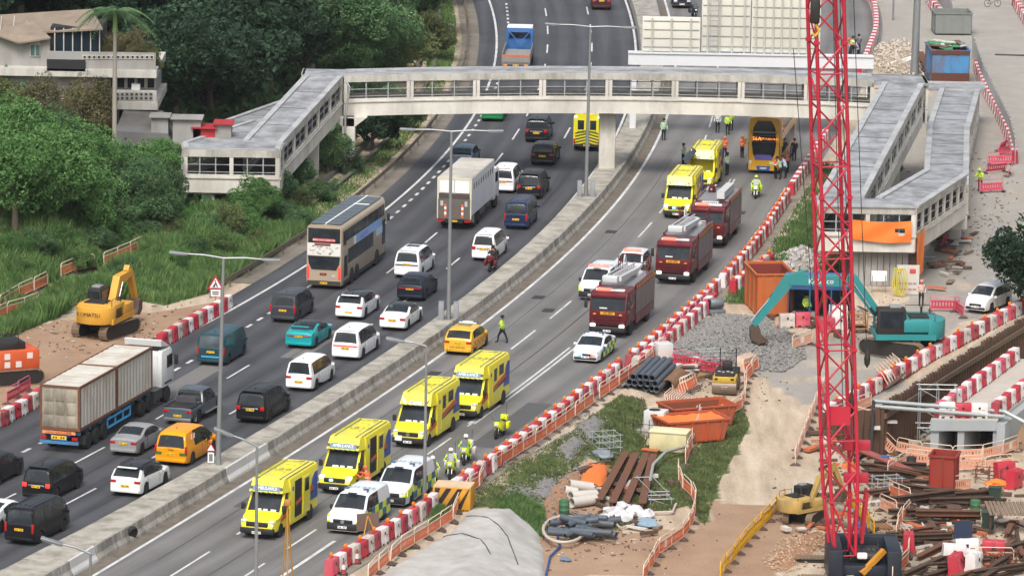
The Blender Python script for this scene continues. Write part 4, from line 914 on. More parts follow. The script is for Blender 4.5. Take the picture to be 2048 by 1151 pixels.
police_van('white police van with blue and yellow checks, nearest the striped post base', 685, 1069, lampon=True)
police_van('white checked police van parked beside the police motorcycles', 779, 1015)
police_van('white police van with red light bar left of the fire engines', 1183, 602, on=True)
def police_car(label, px, py, kind, on=False, lampon=False, end='front', fx=X3, adj=0):
    root = thing('police_car', label, 'police car', group='police vehicles on the inbound carriageway'); k = kind; wp = paint('#d3d9de'); L, W = k['L'], k['W']
    shell(root, L, W, k['top'], k['belt'], wp, k['ws'], k['rw'], k['wins'], k['wr'])
    battenburg(root, -L/2+.25, L/2-1.1, W/2+.008, .32, .9, 7, 2)
    front_kit(root, k); rear_kit(root, k, 'std', .75); zt = max(p[1] for p in k['top']); lightbar(root, .1, zt, 1.15, on)
    for s in (-1, 1):
        mirror(root, k['ws'][1]-L/2-.35, s*(W/2-.02), .98, wp, s)
        MB().box((L/2-.7, s*(W/2-.1), .62), (.7, .1, .2)).build('front_flash', BATT_Y, root)
    if lampon:
        rbox('grille_beacon', (L/2+.02, .5, .56), (.06, .3, .1), REDBEACON, root, .03); rbox('grille_beacon', (L/2+.02, -.35, .56), (.06, .3, .1), BLUEON, root, .03)
    text_mesh('roof_number', 'AM', .45, mat('roof_grey', '#9aa2a8', .5), root, TM((-.5, 0, zt+.03), (0, 1, 0), (-1, 0, 0)))
    place(root, L, px, py, end, fx, adj)
police_car('white police saloon with lit grille beacons in front of the fire engines', 1170, 727, SEDAN, lampon=True)
police_car('white police estate with red light bar behind the police van', 1252, 560, dict(SUV), on=True)
def airport_suv(px, py):
    k = SUV; root = thing('patrol_car', 'yellow patrol car with red chevrons, its rear to the camera', 'patrol car'); yl = mat('patrol_yellow', '#dcae2c', .35, 0, .05, coat=.4); L, W = k['L'], k['W']
    shell(root, L, W, k['top'], k['belt'], yl, k['ws'], k['rw'], k['wins'], k['wr'])
    battenburg(root, -L/2+.2, L/2-1.1, W/2+.006, .45, .88, 9, 2, mat('patrol_red', '#c4622a', .4), yl)
    rear_kit(root, k, 'std', .82, bumper=yl); x = -L/2-.02
    for i in range(8): MB().add([(x-.06, -.82+.2*i, .3), (x-.06, -.72+.2*i, .3), (x-.06, -.66+.2*i, .46), (x-.06, -.76+.2*i, .46)], [(3, 2, 1, 0)]).build('chevron', mat('patrol_red', '#c4622a', .4), root)
    text_mesh('lettering', 'RAPID RESPONSE', .13, INK, root, TM((x-.07, 0, .56), (0, -1, 0), (0, 0, 1))); lightbar(root, .2, 1.63, 1.2); rbox('roof_box', (-.5, 0, 1.66), (.7, .8, .07), mat('roof_rack', '#7e7a4e', .6), root, .02); front_kit(root, k)
    for s in (-1, 1): mirror(root, .75, s*(W/2-.02), 1.05, yl, s)
    place(root, L, px, py, 'rear', X3)
airport_suv(915, 711)

# ---------------------------------------------------------------- fire engines
FR = mat('fire_red', '#5a0f1b', .35, 0, .08, .8, coat=.25); FGREY = mat('locker_shutter', '#7d7e81', .45, .5, .1, 3); FSIL = mat('deck_plate', '#9b9c9e', .5, .5, .15, 2); FYEL = mat('flash_gold', '#c98a3a', .45); BOOMW = mat('boom_white', '#c8cacb', .4, .1, .1)
def fire_engine(label, px, py, boom=True, adj=0, L=8.2, fx=X3, seed=0):
    W, H = 2.5, 3.15; root = thing('fire_engine', label, 'fire engine', group='fire engines on the inbound carriageway'); x0 = -L/2; x = L/2
    cab = MB().prism([(x-2.7, .75), (x-.1, .75), (x, 1.2), (x-.02, 1.75), (x-.3, 2.75), (x-.5, 2.95), (x-2.7, 2.98)], -1.22, 1.22).build('cab', FR, root); bevel_mesh(cab.data, .09)
    MB().hexa([(x-.12, -1.12, 1.82), (x-.02, -1.12, 1.82), (x-.02, 1.12, 1.82), (x-.12, 1.12, 1.82), (x-.35, -1.1, 2.68), (x-.26, -1.1, 2.68), (x-.26, 1.1, 2.68), (x-.35, 1.1, 2.68)]).build('windscreen', GLASS, root)
    sv = MB().prism([(x-.45, 2.7), (x-.1, 2.62), (x-.08, 2.72), (x-.45, 2.85)], -1.15, 1.15).build('sun_visor', FR, root)
    MB().box((x-.02, 0, 1.62), (.06, .95, .17)).build('crew_sign', mat('sign_amber', '#dba02a', .5), root)
    for i, z in enumerate((1.42, 1.24, 1.06, .92)): MB().box((x+.005, 0, z), (.05, 1.75, .1)).build('grille_bar', mat('grille_maroon', '#4a0c16', .5), root)
    rbox('front_bumper', (x-.02, 0, .6), (.28, 2.4, .36), BLACK, root, .08)
    for s in (-1, 1):
        rbox('head_lamp', (x+.06, s*.95, .84), (.1, .34, .2), LAMPON, root, .04); rbox('mirror', (x+.05, s*1.42, 2.2), (.14, .2, .55), BLACK, root, .04); rbox('corner_lamp', (x+.01, s*.85, 1.55), (.06, .2, .08), AMBER, root, .02)
        for a, b in ((x-.75, x-1.55), (x-1.65, x-2.5)): MB().box(((a+b)/2, s*1.225, 2.3), (a-b, .02, .72)).build('side_window', GLASS, root)
        for i in range(4): MB().prism([(x-.5-.5*i, 1.6+.1*i), (x-.9-.5*i, 1.62+.1*i), (x-.95-.5*i, 1.72+.1*i), (x-.55-.5*i, 1.7+.1*i)], s*1.225-.008, s*1.225+.008).build('gold_flash', FYEL, root)
        bl = L-2.8
        for i in range(4):
            MB().box((x0+.1+bl*(i+.5)/4, s*(W/2+.004), 1.95), (bl/4-.1, .03, 1.5)).build('locker_shutter', FGREY, root)
            MB().box((x0+.1+bl*(i+.5)/4, s*(W/2-.01), .8), (bl/4-.08, .04, .55)).build('lower_locker', FR, root)
        for i in range(9): MB().prism([(x0+.1+bl*i/9, 2.78), (x0+.1+bl*(i+.6)/9, 2.78), (x0+.1+bl*(i+.9)/9, 2.98), (x0+.1+bl*(i+.3)/9, 2.98)], s*(W/2+.004)-.008, s*(W/2+.004)+.008).build('gold_flash', FYEL, root)
        for xx in (x-1.5, x0+1.9): wheel(root, xx, s*(W/2-.17), .5, .34, RIM)
    MB().box((x0+(L-2.75)/2, 0, 1.75), (L-2.75, W-.04, 2.35)).build('body', FR, root)
    MB().box((x0+(L-2.75)/2, 0, 2.96), (L-2.9, W-.25, .05)).build('deck', FSIL, root)
    for s in (-1, 1): MB().box((x0+(L-2.75)/2, s*(W/2-.06), 3.0), (L-2.75, .12, .18)).build('deck_rail', FR, root)
    MB().box((0, 0, .7), (L*.92, 1.8, .4)).build('chassis', BLACK, root); plate(root, x+.13, .5, 1, PLATE_W)
    lb = rbox('light_bar', (x-.75, 0, 3.02), (.3, 1.9, .14), WHITEP, root, .04)
    rbox('red_beacon', (x-.72, -.42, 3.04), (.32, .9, .16), REDBEACON, lb, .04)
    rbox('helmet', (x-.24, .25, 2.0), (.18, .24, .2), mat('helmet_yellow', '#e0d23a', .4), root, .06); MB().box((x-.06, -.3, 1.92), (.03, .5, .12)).build('dash_paper', PLATE_W, root)
    text_mesh('lettering', 'FIRE 消防', .16, INK, root, TM((x+.015, 0, 1.62), (0, 1, 0), (0, 0, 1)))
    if boom:
        b = MB()
        for s in (-.22, .22):
            b.bar((x0+1.6, s, 3.45), (x-.5, s, 3.75), .12, .16); b.bar((x0+1.6, s, 3.75), (x-.6, s, 4.02), .08)
            for i in range(11):
                t = i/10; b.bar(Vector((x0+1.6, s, 3.45)).lerp(Vector((x-.5, s, 3.75)), t), Vector((x0+1.6, s, 3.75)).lerp(Vector((x-.6, s, 4.02)), min(1, t+.08)), .05)
        for i in range(13):
            t = i/12; b.bar(Vector((x0+1.6, -.22, 3.45)).lerp(Vector((x-.5, -.22, 3.75)), t), Vector((x0+1.6, .22, 3.45)).lerp(Vector((x-.5, .22, 3.75)), t), .05)
        b.build('ladder_boom', BOOMW, root); MB().bar((x0+1.2, .42, 3.3), (x-1.4, .42, 3.65), .26, .3).build('boom_arm', BOOMW, root)
        MB().lathe([(.75, 3.0), (.75, 3.15), (.55, 3.3), (.5, 3.5)], 18, 'z', (x0+1.5, 0, 0)).build('turntable', BOOMW, root); rbox('boom_head', (x-.45, .05, 3.8), (.55, 1.0, .42), BOOMW, root, .06)
        c = MB()
        for z in (3.0, 3.5, 4.0):
            for s in (-1, 1): c.bar((x0+.1, s*.95, z), (x0+1.2, s*.95, z), .05)
            c.bar((x0+.1, -.95, z), (x0+.1, .95, z), .05)
        for s in (-1, 1):
            for xx in (.1, .65, 1.2): c.bar((x0+xx, s*.95, 2.95), (x0+xx, s*.95, 4.0), .05)
        c.build('rear_cage', FR, root)
        MB().tube([(x0+1.3+.35*math.cos(t/10*math.pi), -.5, 3.3+.9*math.sin(t/10*math.pi)) for t in range(11)], .04, 6).build('hose_hoop', BOOMW, root)
    else:
        MB().bar((x0+1.0, .55, 3.3), (x-2.6, .55, 3.4), .55, .5).build('ladder_tube', BOOMW, root); v = rbox('roof_louvre', (x-1.5, .0, 3.05), (.5, 1.2, .14), BOOMW, root, .04)
        for i in range(8): MB().box((x-1.26, -.5+.14*i, 3.06), (.03, .07, .08)).build('louvre_slot', INK, v)
        for s in (-.15, .15): MB().bar((x0+.1, -.75+s, 3.2), (x0+2.5, -.75+s, 3.25), .12, .06).build('ladder_rail', BOOMW, root)
        MB().tube([(x0+2, -.6, 3.05), (x0+2.2, -.6, 3.5)], [.28, .2], 10).build('monitor', FR, root)
    place(root, L, px, py, 'front', fx, adj)
fire_engine('dark red fire engine with white ladder boom nearest the police saloon', 1214, 676, True, .0)
fire_engine('dark red fire engine with white boom, middle of the three', 1345, 570, True, .0)
fire_engine('dark red fire engine farthest back beside two ambulances', 1412, 497, False, .0)
# ---------------------------------------------------------------- covered footbridge
BRW = mat('bridge_white', '#d3cfc6', .75, 0, .1, .9, dirt=.55, dirtc=(.33, .31, .27)); BRD = mat('bridge_fascia', '#bab7af', .8, 0, .15, 1.4, dirt=.75, dirtc=(.22, .21, .18)); BRG = mat('bridge_rail', '#a5a7a8', .5, .3, .1)
ROOF = mat('roof_weathered', '#979a9e', .8, 0, .35, 1.3, dirt=.8, dirtc=(.13, .13, .13)); KERB = mat('roof_kerb_pale', '#a9abad', .8, 0, .15, 1.0, dirt=.6, dirtc=(.2, .2, .2)); FLOORM = mat('deck_floor', '#6b6b6a', .85, 0, .15)
SO, SI, FB, TP = -.6, .72, 2.0, 2.5     # soffit, sill, fascia foot and roof top above the walking level
def V3(p, z): return Vector((p[0], p[1], p[2]+z))
def wallrun(par, A, B, bay=5.0, th=.16, solid=False, fascia=True, ends=True, mull=2, kerb=True, inward=None):
    A, B = Vector(A), Vector(B); d = (B-A); L = Vector((d.x, d.y)).length; h = Vector((d.x, d.y, 0)).normalized(); n = Vector((h.y, -h.x, 0))*th/2
    def sl(name, z0, z1, m, k=1.0, a=0., b=1.):
        P, Q = A.lerp(B, a), A.lerp(B, b); nn = n*k
        return MB().hexa([V3(P-nn, z0), V3(Q-nn, z0), V3(Q+nn, z0), V3(P+nn, z0), V3(P-nn, z1), V3(Q-nn, z1), V3(Q+nn, z1), V3(P+nn, z1)]).build(name, m, par)
    sl('beam', SO, .42, BRW); sl('ledge', .42, .50, BRD, 2.0); sl('sill', .50, SI, BRW, 1.2)
    nb = max(1, round(L/bay))
    if solid: sl('panel', SI, FB, BRW)
    else:
        for i in range(nb+1):
            if not ends and i in (0, nb): continue
            t = min(max(i/nb, .12/L), 1-.12/L); p = A.lerp(B, t)
            MB().box((p.x, p.y, p.z+(SI+FB)/2), (.28, th*1.15, FB-SI), math.atan2(h.y, h.x)).build('post', BRW, par)
        for i in range(nb):
            for k in range(1, mull+1):
                p = A.lerp(B, (i+k/(mull+1))/nb); MB().box((p.x, p.y, p.z+(SI+FB)/2), (.09, .07, FB-SI), math.atan2(h.y, h.x)).build('mullion', BRG, par)
        for z in (SI+.18, SI+.72): MB().bar(V3(A, z), V3(B, z), .05, .05).build('hand_rail', BRG, par)
    if fascia: sl('fascia', FB, TP, BRD, 1.5)
def slab(par, name, poly, z0, z1, m):
    lo = [V3(p, z0) for p in poly]; hi = [V3(p, z1) for p in poly]; n = len(poly)
    return MB().add(lo+hi, [tuple(range(n-1, -1, -1)), tuple(range(n, 2*n))]+[(i, (i+1) % n, n+(i+1) % n, n+i) for i in range(n)]).build(name, m, par)
def way(par, A, B, w, bay=5, sides=(1, 1), fasc=True, n=1, mull=2, endcap=(0, 0)):
    A, B = Vector(A), Vector(B); h = Vector((B.x-A.x, B.y-A.y, 0)).normalized(); r = Vector((h.y, -h.x, 0))*w/2
    slab(par, 'floor', [A-r*.94, A+r*.94, B+r*.94, B-r*.94], -.45, 0, FLOORM)
    slab(par, 'roof', [A-r*1.0, A+r*1.0, B+r*1.0, B-r*1.0], TP-.25, TP-.03, ROOF)
    for s, on in zip((-1, 1), sides):
        if on: wallrun(par, A+r*s, B+r*s, bay, mull=mull)
        MB().bar(V3(A+r*s*.93, TP+.02), V3(B+r*s*.93, TP+.02), .42, .14).build('roof_kerb', KERB, par)
    ns_ = max(2, int((B-A).length/4.6))
    for i in range(1, ns_): p = A.lerp(B, i/ns_); MB().bar(V3(p-r*.8, TP-.02), V3(p+r*.8, TP-.02), .1, .03).build('roof_seam', mat('seam_dark', '#5a5c5e', .8, 0, .2), par)
    for e, P in zip(endcap, (A, B)):
        if e: MB().bar(V3(P-r, TP-.2), V3(P+r, TP-.2), .2, .5).build('end_fascia', BRD, par); MB().bar(V3(P-r, -.1), V3(P+r, -.1), .2, 1.0).build('end_beam', BRW, par)
fb = thing('footbridge', 'long white covered footbridge crossing both carriageways with covered ramps at either end', 'footbridge')
# main span, slightly cambered, in five-metre bays
XB = [-13.0+i*5.02 for i in range(9)]; YF = 370.0; YBk = 372.85
def zfl(x): t = (x-6.43)/18.97; return 5.66+.195*t-.345*t*t
for i in range(8):
    a, b = XB[i], XB[i+1]
    for y in (YF, YBk): wallrun(fb, (a, y, zfl(a)), (b, y, zfl(b)), 5.02, ends=True)
    slab(fb, 'floor', [(a, YF+.1, zfl(a)), (b, YF+.1, zfl(b)), (b, YBk-.1, zfl(b)), (a, YBk-.1, zfl(a))], -.5, 0, FLOORM)
    slab(fb, 'roof', [(a, YF, zfl(a)), (b, YF, zfl(b)), (b, YBk, zfl(b)), (a, YBk, zfl(a))], TP-.2, TP-.03, ROOF)
    for y in (YF+.1, YBk-.1): MB().bar((a, y, zfl(a)+TP+.02), (b, y, zfl(b)+TP+.02), .36, .12).build('roof_kerb', KERB, fb)
def pier(px, py, wx, wy, ztop, m=BRW, cap=None, fx=None):
    g = T(px, py) if fx is None else fx
    o = bevel_mesh(MB().box((g.x, g.y+wy/2, (g.z-.3+ztop)/2), (wx, wy, ztop-g.z+.3)).mesh('pier', m), .08); link('pier', o, fb)
    if cap: MB().prism([(-cap, ztop), (cap, ztop), (wx/2, ztop-.7), (-wx/2, ztop-.7)], -wy/2, wy/2).build('pier_head', m, fb).location = (g.x, g.y+wy/2, 0)
pier(1213, 353, 1.25, 1.5, 5.05); pier(691, 371, 1.0, 1.6, 4.55, cap=1.4, fx=Vector((-12.6, 369.2, .2)))
MB().tube([(-12.75, 369.05, 7.2), (-12.55, 369.0, 6.9), (-12.85, 369.0, 4.4), (-12.9, 369.0, .2)], .09, 8).build('drain_pipe', BRG, fb)
pier(0, 0, .9, 1.4, 5.0, fx=Vector((27.0, 370.6, 0)))
# left side: junction box, stair down to a landing, and the flight behind it
slab(fb, 'junction_roof', [(-16.2, 369.9, 5.12), (-12.9, 369.9, 5.12), (-12.9, 373.3, 5.12), (-16.2, 373.3, 5.12)], TP-.2, TP, ROOF); slab(fb, 'floor', [(-16.1, 370.0, 5.12), (-13.0, 370.0, 5.12), (-13.0, 373.0, 5.12), (-16.1, 373.0, 5.12)], -.6, 0, FLOORM)
wallrun(fb, (-16.1, 373.2, 5.12), (-13, 373.2, 5.12), 3); wallrun(fb, (-16.15, 370.2, 5.12), (-16.15, 373.1, 5.12), 3)
way(fb, (-14.55, 370.1, 5.05), (-18.15, 351.4, 2.98), 2.75, 4.0, mull=1)
LP_ = [(-23.6, 347.6, 2.95), (-16.8, 347.6, 2.95), (-16.7, 351.2, 2.95), (-18.2, 361.5, 2.95), (-19.3, 361.7, 2.95), (-23.9, 350.4, 2.95)]
slab(fb, 'landing_floor', LP_, -.7, 0, FLOORM); slab(fb, 'landing_roof', LP_, TP-.2, TP-.02, ROOF)
for i, j in ((0, 1), (1, 2), (4, 5), (5, 0)):
    wallrun(fb, LP_[i], LP_[j], 3.4, mull=2); MB().bar(V3(Vector(LP_[i]).lerp(Vector((-20, 350, 2.95)), .05), TP+.03), V3(Vector(LP_[j]).lerp(Vector((-20, 350, 2.95)), .05), TP+.03), .4, .12).build('roof_kerb', KERB, fb)
way(fb, (-20.2, 361.0, 2.9), (-16.4, 383, 1.3), 2.5, 5)
for p, wx, zt in ((Vector((-21.9, 347.9, .8)), .95, 2.5), (Vector((-17.6, 352.5, .7)), .8, 2.6), (Vector((-16.2, 360.5, .6)), .8, 3.6), (Vector((-15.2, 365.6, .5)), 1.0, 4.1), (Vector((-19.4, 357, 1.2)), .9, 2.4)): pier(0, 0, wx, 1.2, zt, fx=p)
# right side: long ramp towards the camera, landing, second ramp back, third one beyond
slab(fb, 'junction_roof', [(27.0, 369.8, 5.3), (31.3, 369.8, 5.3), (31.3, 374.0, 5.3), (27.0, 374.0, 5.3)], TP-.2, TP, ROOF); slab(fb, 'floor', [(27.1, 370, 5.3), (31.0, 370, 5.3), (31.0, 373.7, 5.3), (27.1, 373.7, 5.3)], -.6, 0, FLOORM)
wallrun(fb, (27.1, 373.9, 5.3), (31.2, 373.9, 5.3), 4); wallrun(fb, (31.2, 370.0, 5.3), (31.2, 373.8, 5.3), 4)
way(fb, (29.4, 370.0, 5.25), (22.35, 331.5, 3.12), 2.95, 4.6, mull=1)
RP = [(20.75, 328.0, 3.1), (27.15, 328.0, 3.1), (31.7, 341.6, 3.1), (29.1, 343.0, 3.1), (24.9, 331.2, 3.1), (20.85, 331.4, 3.1)]
slab(fb, 'landing_floor', RP, -.7, 0, FLOORM); slab(fb, 'landing_roof', RP, TP-.2, TP-.02, ROOF)
wallrun(fb, RP[0], RP[1], 3.2); wallrun(fb, RP[1], RP[2], 2.0, mull=0); wallrun(fb, RP[3], RP[4], 3); wallrun(fb, RP[5], RP[0], 3)
for a, b in ((0, 1), (1, 2), (3, 4), (5, 0)): MB().bar(V3(RP[a], TP+.03), V3(RP[b], TP+.03), .45, .14).build('roof_kerb', KERB, fb)
way(fb, (30.45, 342.6, 2.15), (33.3, 374.2, 1.5), 3.0, 4.6, endcap=(1, 0), mull=1); way(fb, (33.32, 374.4, 1.25), (36.3, 398.6, .55), 3.1, 4.6, endcap=(1, 1), mull=1)
slab(fb, 'end_roof', [(32.2, 398.7, .6), (38.4, 398.7, .6), (38.6, 401.5, .6), (32.4, 401.5, .6)], TP-.2, TP, ROOF); MB().bar((32.4, 401.6, 3.15), (38.6, 401.6, 3.15), .3, .2).build('roof_kerb', KERB, fb)
for p, wx, wy, zt in ((Vector((24.0, 338, 0)), .9, 1.3, 3.1), (Vector((26.2, 351, 0)), .9, 1.3, 3.6), (Vector((28.3, 362, 0)), .9, 1.3, 4.2), (Vector((31.6, 347, 0)), .9, 1.3, 2.2)): pier(0, 0, wx, wy, zt, fx=p)
# pale panelled plinth under the right landing
for i in range(9): MB().box((23.3+i*.42, 328.95, 1.2), (.38, .12, 2.4)).build('plinth_panel', mat('plinth_grey', '#a6a7a6', .7, 0, .1, 1, dirt=.4), fb)
MB().box((25.2, 331, 1.2), (4.6, 3.8, 2.4)).build('plinth', mat('plinth_dark', '#6f6a64', .8, 0, .2), fb)

# ---------------------------------------------------------------- overhead sign gantry, seen from behind
gy = 391.0; SGW = mat('sign_back_white', '#d3d2c8', .6, 0, .05, .6, dirt=.25, dirtc=(.5, .48, .42)); SGR = mat('sign_rib', '#b9b9b2', .5, .2, .08); GB = mat('gantry_white', '#d2d5da', .5, 0, .05, 1)
gan = thing('sign_gantry', 'white overhead sign gantry showing the ribbed backs of its signs beyond the footbridge', 'gantry')
a, b = atY(1256, 125, gy), atY(1746, 128, gy); zt, zb = atY(1270, 104, gy).z, atY(1270, 127, gy).z
MB().box(((a.x+b.x)/2, gy, (zt+zb)/2), (b.x-a.x, 1.5, zt-zb)).build('beam', GB, gan); MB().box(((a.x+b.x)/2, gy-.8, zt+.06), (b.x-a.x, .12, .14)).build('beam_lip', GB, gan)
for px in (1268, 1740):
    g = Z(px, 272, 0); x = atY(px, 110, gy).x; MB().box((x, gy+.2, zb/2), (.5, .7, zb)).build('mast', GB, gan)
def signback(x0p, x1p, ytp, nv, nh, y, dx=0):
    x0, x1 = atY(x0p, 100, y).x, atY(x1p, 100, y).x; z1 = atY((x0p+x1p)/2, ytp, y).z; z0 = zt+.12
    o = bevel_mesh(MB().box(((x0+x1)/2, y+.1, (z0+z1)/2), (x1-x0, .12, z1-z0)).mesh('sign_panel', SGW), .05); p = link('sign_panel', o, gan)
    for i in range(nv):
        x = x0+(x1-x0)*(i+.5)/nv; MB().bar((x, y-.06, z0-.5), (x, y-.06, z1-.1), .13, .16).build('sign_rib', SGR, p)
    for i in range(nh): z = z0+(z1-z0)*(i+.5)/nh; MB().bar((x0+.1, y+.02, z), (x1-.1, y+.02, z), .06, .05).build('sign_rail', mat('rail_thin', '#8f908c', .5, .3), p)
signback(1284, 1400, 34, 3, 4, gy-.3); signback(1402, 1500, -40, 4, 7, gy+.1); signback(1502, 1640, -75, 8, 9, gy-.1)
lad = MB()
for xx in (1421, 1436): q = atY(xx, 30, gy+.0); lad.bar((q.x, gy-.4, zt), (q.x, gy-.4, zt+6), .06)
for i in range(14): z = zt+.4*i+.3; lad.bar((atY(1421, 30, gy).x, gy-.4, z), (atY(1436, 30, gy).x, gy-.4, z), .05)
lad.build('ladder', BRG, gan)

# ---------------------------------------------------------------- street lamps
POLE = mat('galvanised_pole', '#8d9092', .45, .4, .08, 1.5)
def lamp(label, base, top, arms, pedestal=False, r=.12):
    root = thing('street_lamp', label, 'street lamp', base, group='street lamps')
    top = Vector(top)-Vector(base)
    MB().tube([(0, 0, 0), (0, 0, 1.2), top], [r*1.35, r*1.2, r*.7], 10).build('pole', POLE, root, 50)
    for e in arms:
        e = Vector(e)-Vector(base); m = top.lerp(e, .5)+Vector((0, 0, .06)); MB().tube([top, m, e], [.055, .05, .04], 6).build('arm', POLE, root)
        d = (e-top).normalized(); hd = bevel_mesh(MB().box((0, 0, 0), (1.05, .36, .14)).mesh('lamp_head', POLE), .05); h = link('lamp_head', hd, root); h.location = e+d*.3; h.rotation_euler = (0, -math.atan2(d.z, Vector((d.x, d.y)).length), math.atan2(d.y, d.x))
        MB().box((.05, 0, -.075), (.8, .26, .03)).build('lens', mat('lamp_lens', '#c9ccd0', .3), h)
    if pedestal:
        for s in (-1, 1): rbox('pedestal', (s*.48, .1, .35), (.34, .9, 1.5), mat('pedestal_grey', '#8e9094', .6, .2, .1), root, .02)
    return root
def mlamp(label, bpx, tpx, arms, ped=True):
    b = Z(*bpx, .62); t = atY(tpx[0], tpx[1], b.y); lamp(label, b, t, [atY(x, y, b.y) for x, y in arms], ped)
mlamp('tall twin-arm street lamp on the median in front of the footbridge', (1172, 392), (1181, 54), [(1112, 49), (1250, 55)]); mlamp('tall twin-arm street lamp on the median behind the white box lorry', (897, 638), (903, 263), [(825, 259), (982, 262)]); mlamp('tall twin-arm street lamp on the median beside the yellow minivan', (437, 928), (447, 516), [(368, 507), (532, 519)], False)
def slamp(label, y, tpx, arm):
    b = Vector((X4(y)+.35, y, 0)); t = atY(*tpx, y); b.x = t.x; lamp(label, b, t, [atY(*arm, y)], False, .09)
slamp('roadside street lamp rising from the black and yellow striped base', 264.0, (853, 692), (801, 681)); slamp('single-arm street lamp in front of the nearest ambulance', 241, (514, 892), (458, 868)); slamp('short stretch of street lamp at the bottom edge by the median', 219, (181, 1106), (116, 1085))
g = T(1829, 148); lamp('tall grey lighting mast standing by the blue skip', g, Vector((g.x+.1, g.y, 16)), [], False, .3)
gl = T(1786, 40); lamp('thin grey pole standing in the rubble verge', gl, Vector((gl.x, gl.y, 6)), [], False, .08)
# ---------------------------------------------------------------- water-filled barriers
WRED = mat('barrier_red', '#b8243c', .45, 0, .1, 3, dirt=.3, dirtc=(.3, .12, .1)); WWHITE = mat('barrier_white', '#dcd6d4', .5, 0, .08, 3, dirt=.3, dirtc=(.42, .36, .32))
def barrier_mesh(m, L=.98, H=.9, W=.56):
    prof = [(-W/2, 0), (W/2, 0), (W/2, .24), (W*.44, .32), (W*.43, H*.62), (W*.41, H-.05), (W*.36, H), (-W*.36, H), (-W*.41, H-.05), (-W*.43, H*.62), (-W*.44, .32), (-W/2, .24)]
    rings = []
    for x, k in ((-L/2, .9), (-L/2+.05, 1), (-.06, 1), (-.05, .93), (.05, .93), (.06, 1), (L/2-.05, 1), (L/2, .9)): rings.append([(x, a*k, z) for a, z in prof])
    b = MB().loft(rings)
    for x in (-.24, .24): b.box((x, 0, H+.012), (.16, .12, .03)); 
    for x in (-.25, .25): b.box((x, 0, .06), (.2, W+.012, .1), mi=1)
    b.box((0, 0, .62), (.12, W*.88, .14), mi=1); b.box((.22, 0, .5), (.2, W*.88, .03), mi=1)
    return b.mesh('water_barrier', [m, INK], 35)
BM_R, BM_W = barrier_mesh(WRED), barrier_mesh(WWHITE)
BMS = {True: [BM_R, barrier_mesh(mat('barrier_red_dull', '#a03044', .55, 0, .12, 3, dirt=.5, dirtc=(.3, .16, .13))), barrier_mesh(mat('barrier_red_faded', '#c4485c', .5, 0, .1, 3, dirt=.3, dirtc=(.4, .25, .22)))], False: [BM_W, barrier_mesh(mat('barrier_white_dusty', '#c9c0b8', .6, 0, .1, 3, dirt=.5, dirtc=(.36, .3, .25))), BM_W]}
def lamp_mesh():
    m = MB().box((0, 0, .05), (.16, .13, .1), mi=1); m.lathe([(.09, -.05), (.12, -.03), (.12, .03), (.09, .05)], 14, 'y', (0, 0, .2), 0); return m.mesh('warning_lamp', [mat('lens_amber', '#e07a1c', .3, 0, .05), mat('lamp_case', '#c0541c', .5)], 40)
LM = lamp_mesh()
def ordn(n):
    w = 'first second third fourth fifth sixth seventh eighth ninth tenth eleventh twelfth'.split()
    return w[n-1] if n <= 12 else '%d%s' % (n, {1: 'st', 2: 'nd', 3: 'rd'}.get(n % 10 if n % 100 not in (11, 12, 13) else 0, 'th'))
def fit(*o):
    for t in o:
        if len(t.replace('-', ' ').split()) <= 16: return t
    return ' '.join(o[-1].split()[:15])
def water_row(pts, where, lamps=True, start=0, jitter=.05, step=1.02, z=None, flipx=False, joined=False):
    pts = [Vector(p) for p in pts]; cum = [0]
    for a, b in zip(pts, pts[1:]): cum.append(cum[-1]+(b-a).length)
    n = int(cum[-1]/step); out = []; cnt = {}; J_ = (MB(), MB())
    for i in range(n):
        s = (i+.5)*step; k = max(j for j in range(len(cum)) if cum[j] <= s); k = min(k, len(pts)-2); t = (s-cum[k])/(cum[k+1]-cum[k]); p = pts[k].lerp(pts[k+1], t); d = pts[k+1]-pts[k]
        red = (i+start) % 2 == 0; cn = 'red' if red else 'white'
        if joined:
            for q, me in ((0, BM_R), (1, BM_W)):
                if red == (q == 0): J_[q].M = Matrix.Translation(p) @ Matrix.Rotation(math.atan2(d.y, d.x), 4, 'Z'); J_[q].add([v.co for v in me.vertices], [tuple(f.vertices) for f in me.polygons])
            continue
        o = link('water_barrier', BMS[red][random.choice((0, 0, 1, 2))]); o.location = (p.x+random.uniform(-jitter, jitter), p.y, p.z); o.rotation_euler = (0, 0, math.atan2(d.y, d.x)+random.uniform(-.1, .1)); o.scale = (1, 1, random.uniform(.95, 1.05))
        cnt[red] = cnt.get(red, 0)+1; tag(o, fit('%s %s plastic barrier, counting from the lower end %s' % (ordn(cnt[red]), cn, where), '%s %s plastic barrier %s' % (ordn(cnt[red]), cn, where)), 'barrier', '%s barriers %s' % (cn, where))
        if lamps and red:
            l = link('warning_lamp', LM); l.location = (p.x, p.y, p.z+.92); l.scale = (.85,)*3; l.rotation_euler = (0, 0, random.uniform(-.6, .6)); tag(l, fit('%s amber lamp, counting from the lower end %s' % (ordn(cnt[red]), where), '%s amber lamp %s' % (ordn(cnt[red]), where)), 'warning lamp', 'amber lamps %s' % where)
    if joined:
        tp_ = tag(thing('far_barriers', 'red and white plastic barriers %s' % where, 'barriers'), kind='stuff'); J_[0].build('red_barriers', WRED, tp_); J_[1].build('white_barriers', WWHITE, tp_)
    return out
water_row([(X4(y)+.25, y, .02) for y in np.arange(246.5, 263, 2)], 'of the row below the striped lamp base'); water_row([(X4(y)+.25, y, .02) for y in np.arange(265, 300, 2)], 'of the row along the grass bank', start=1)
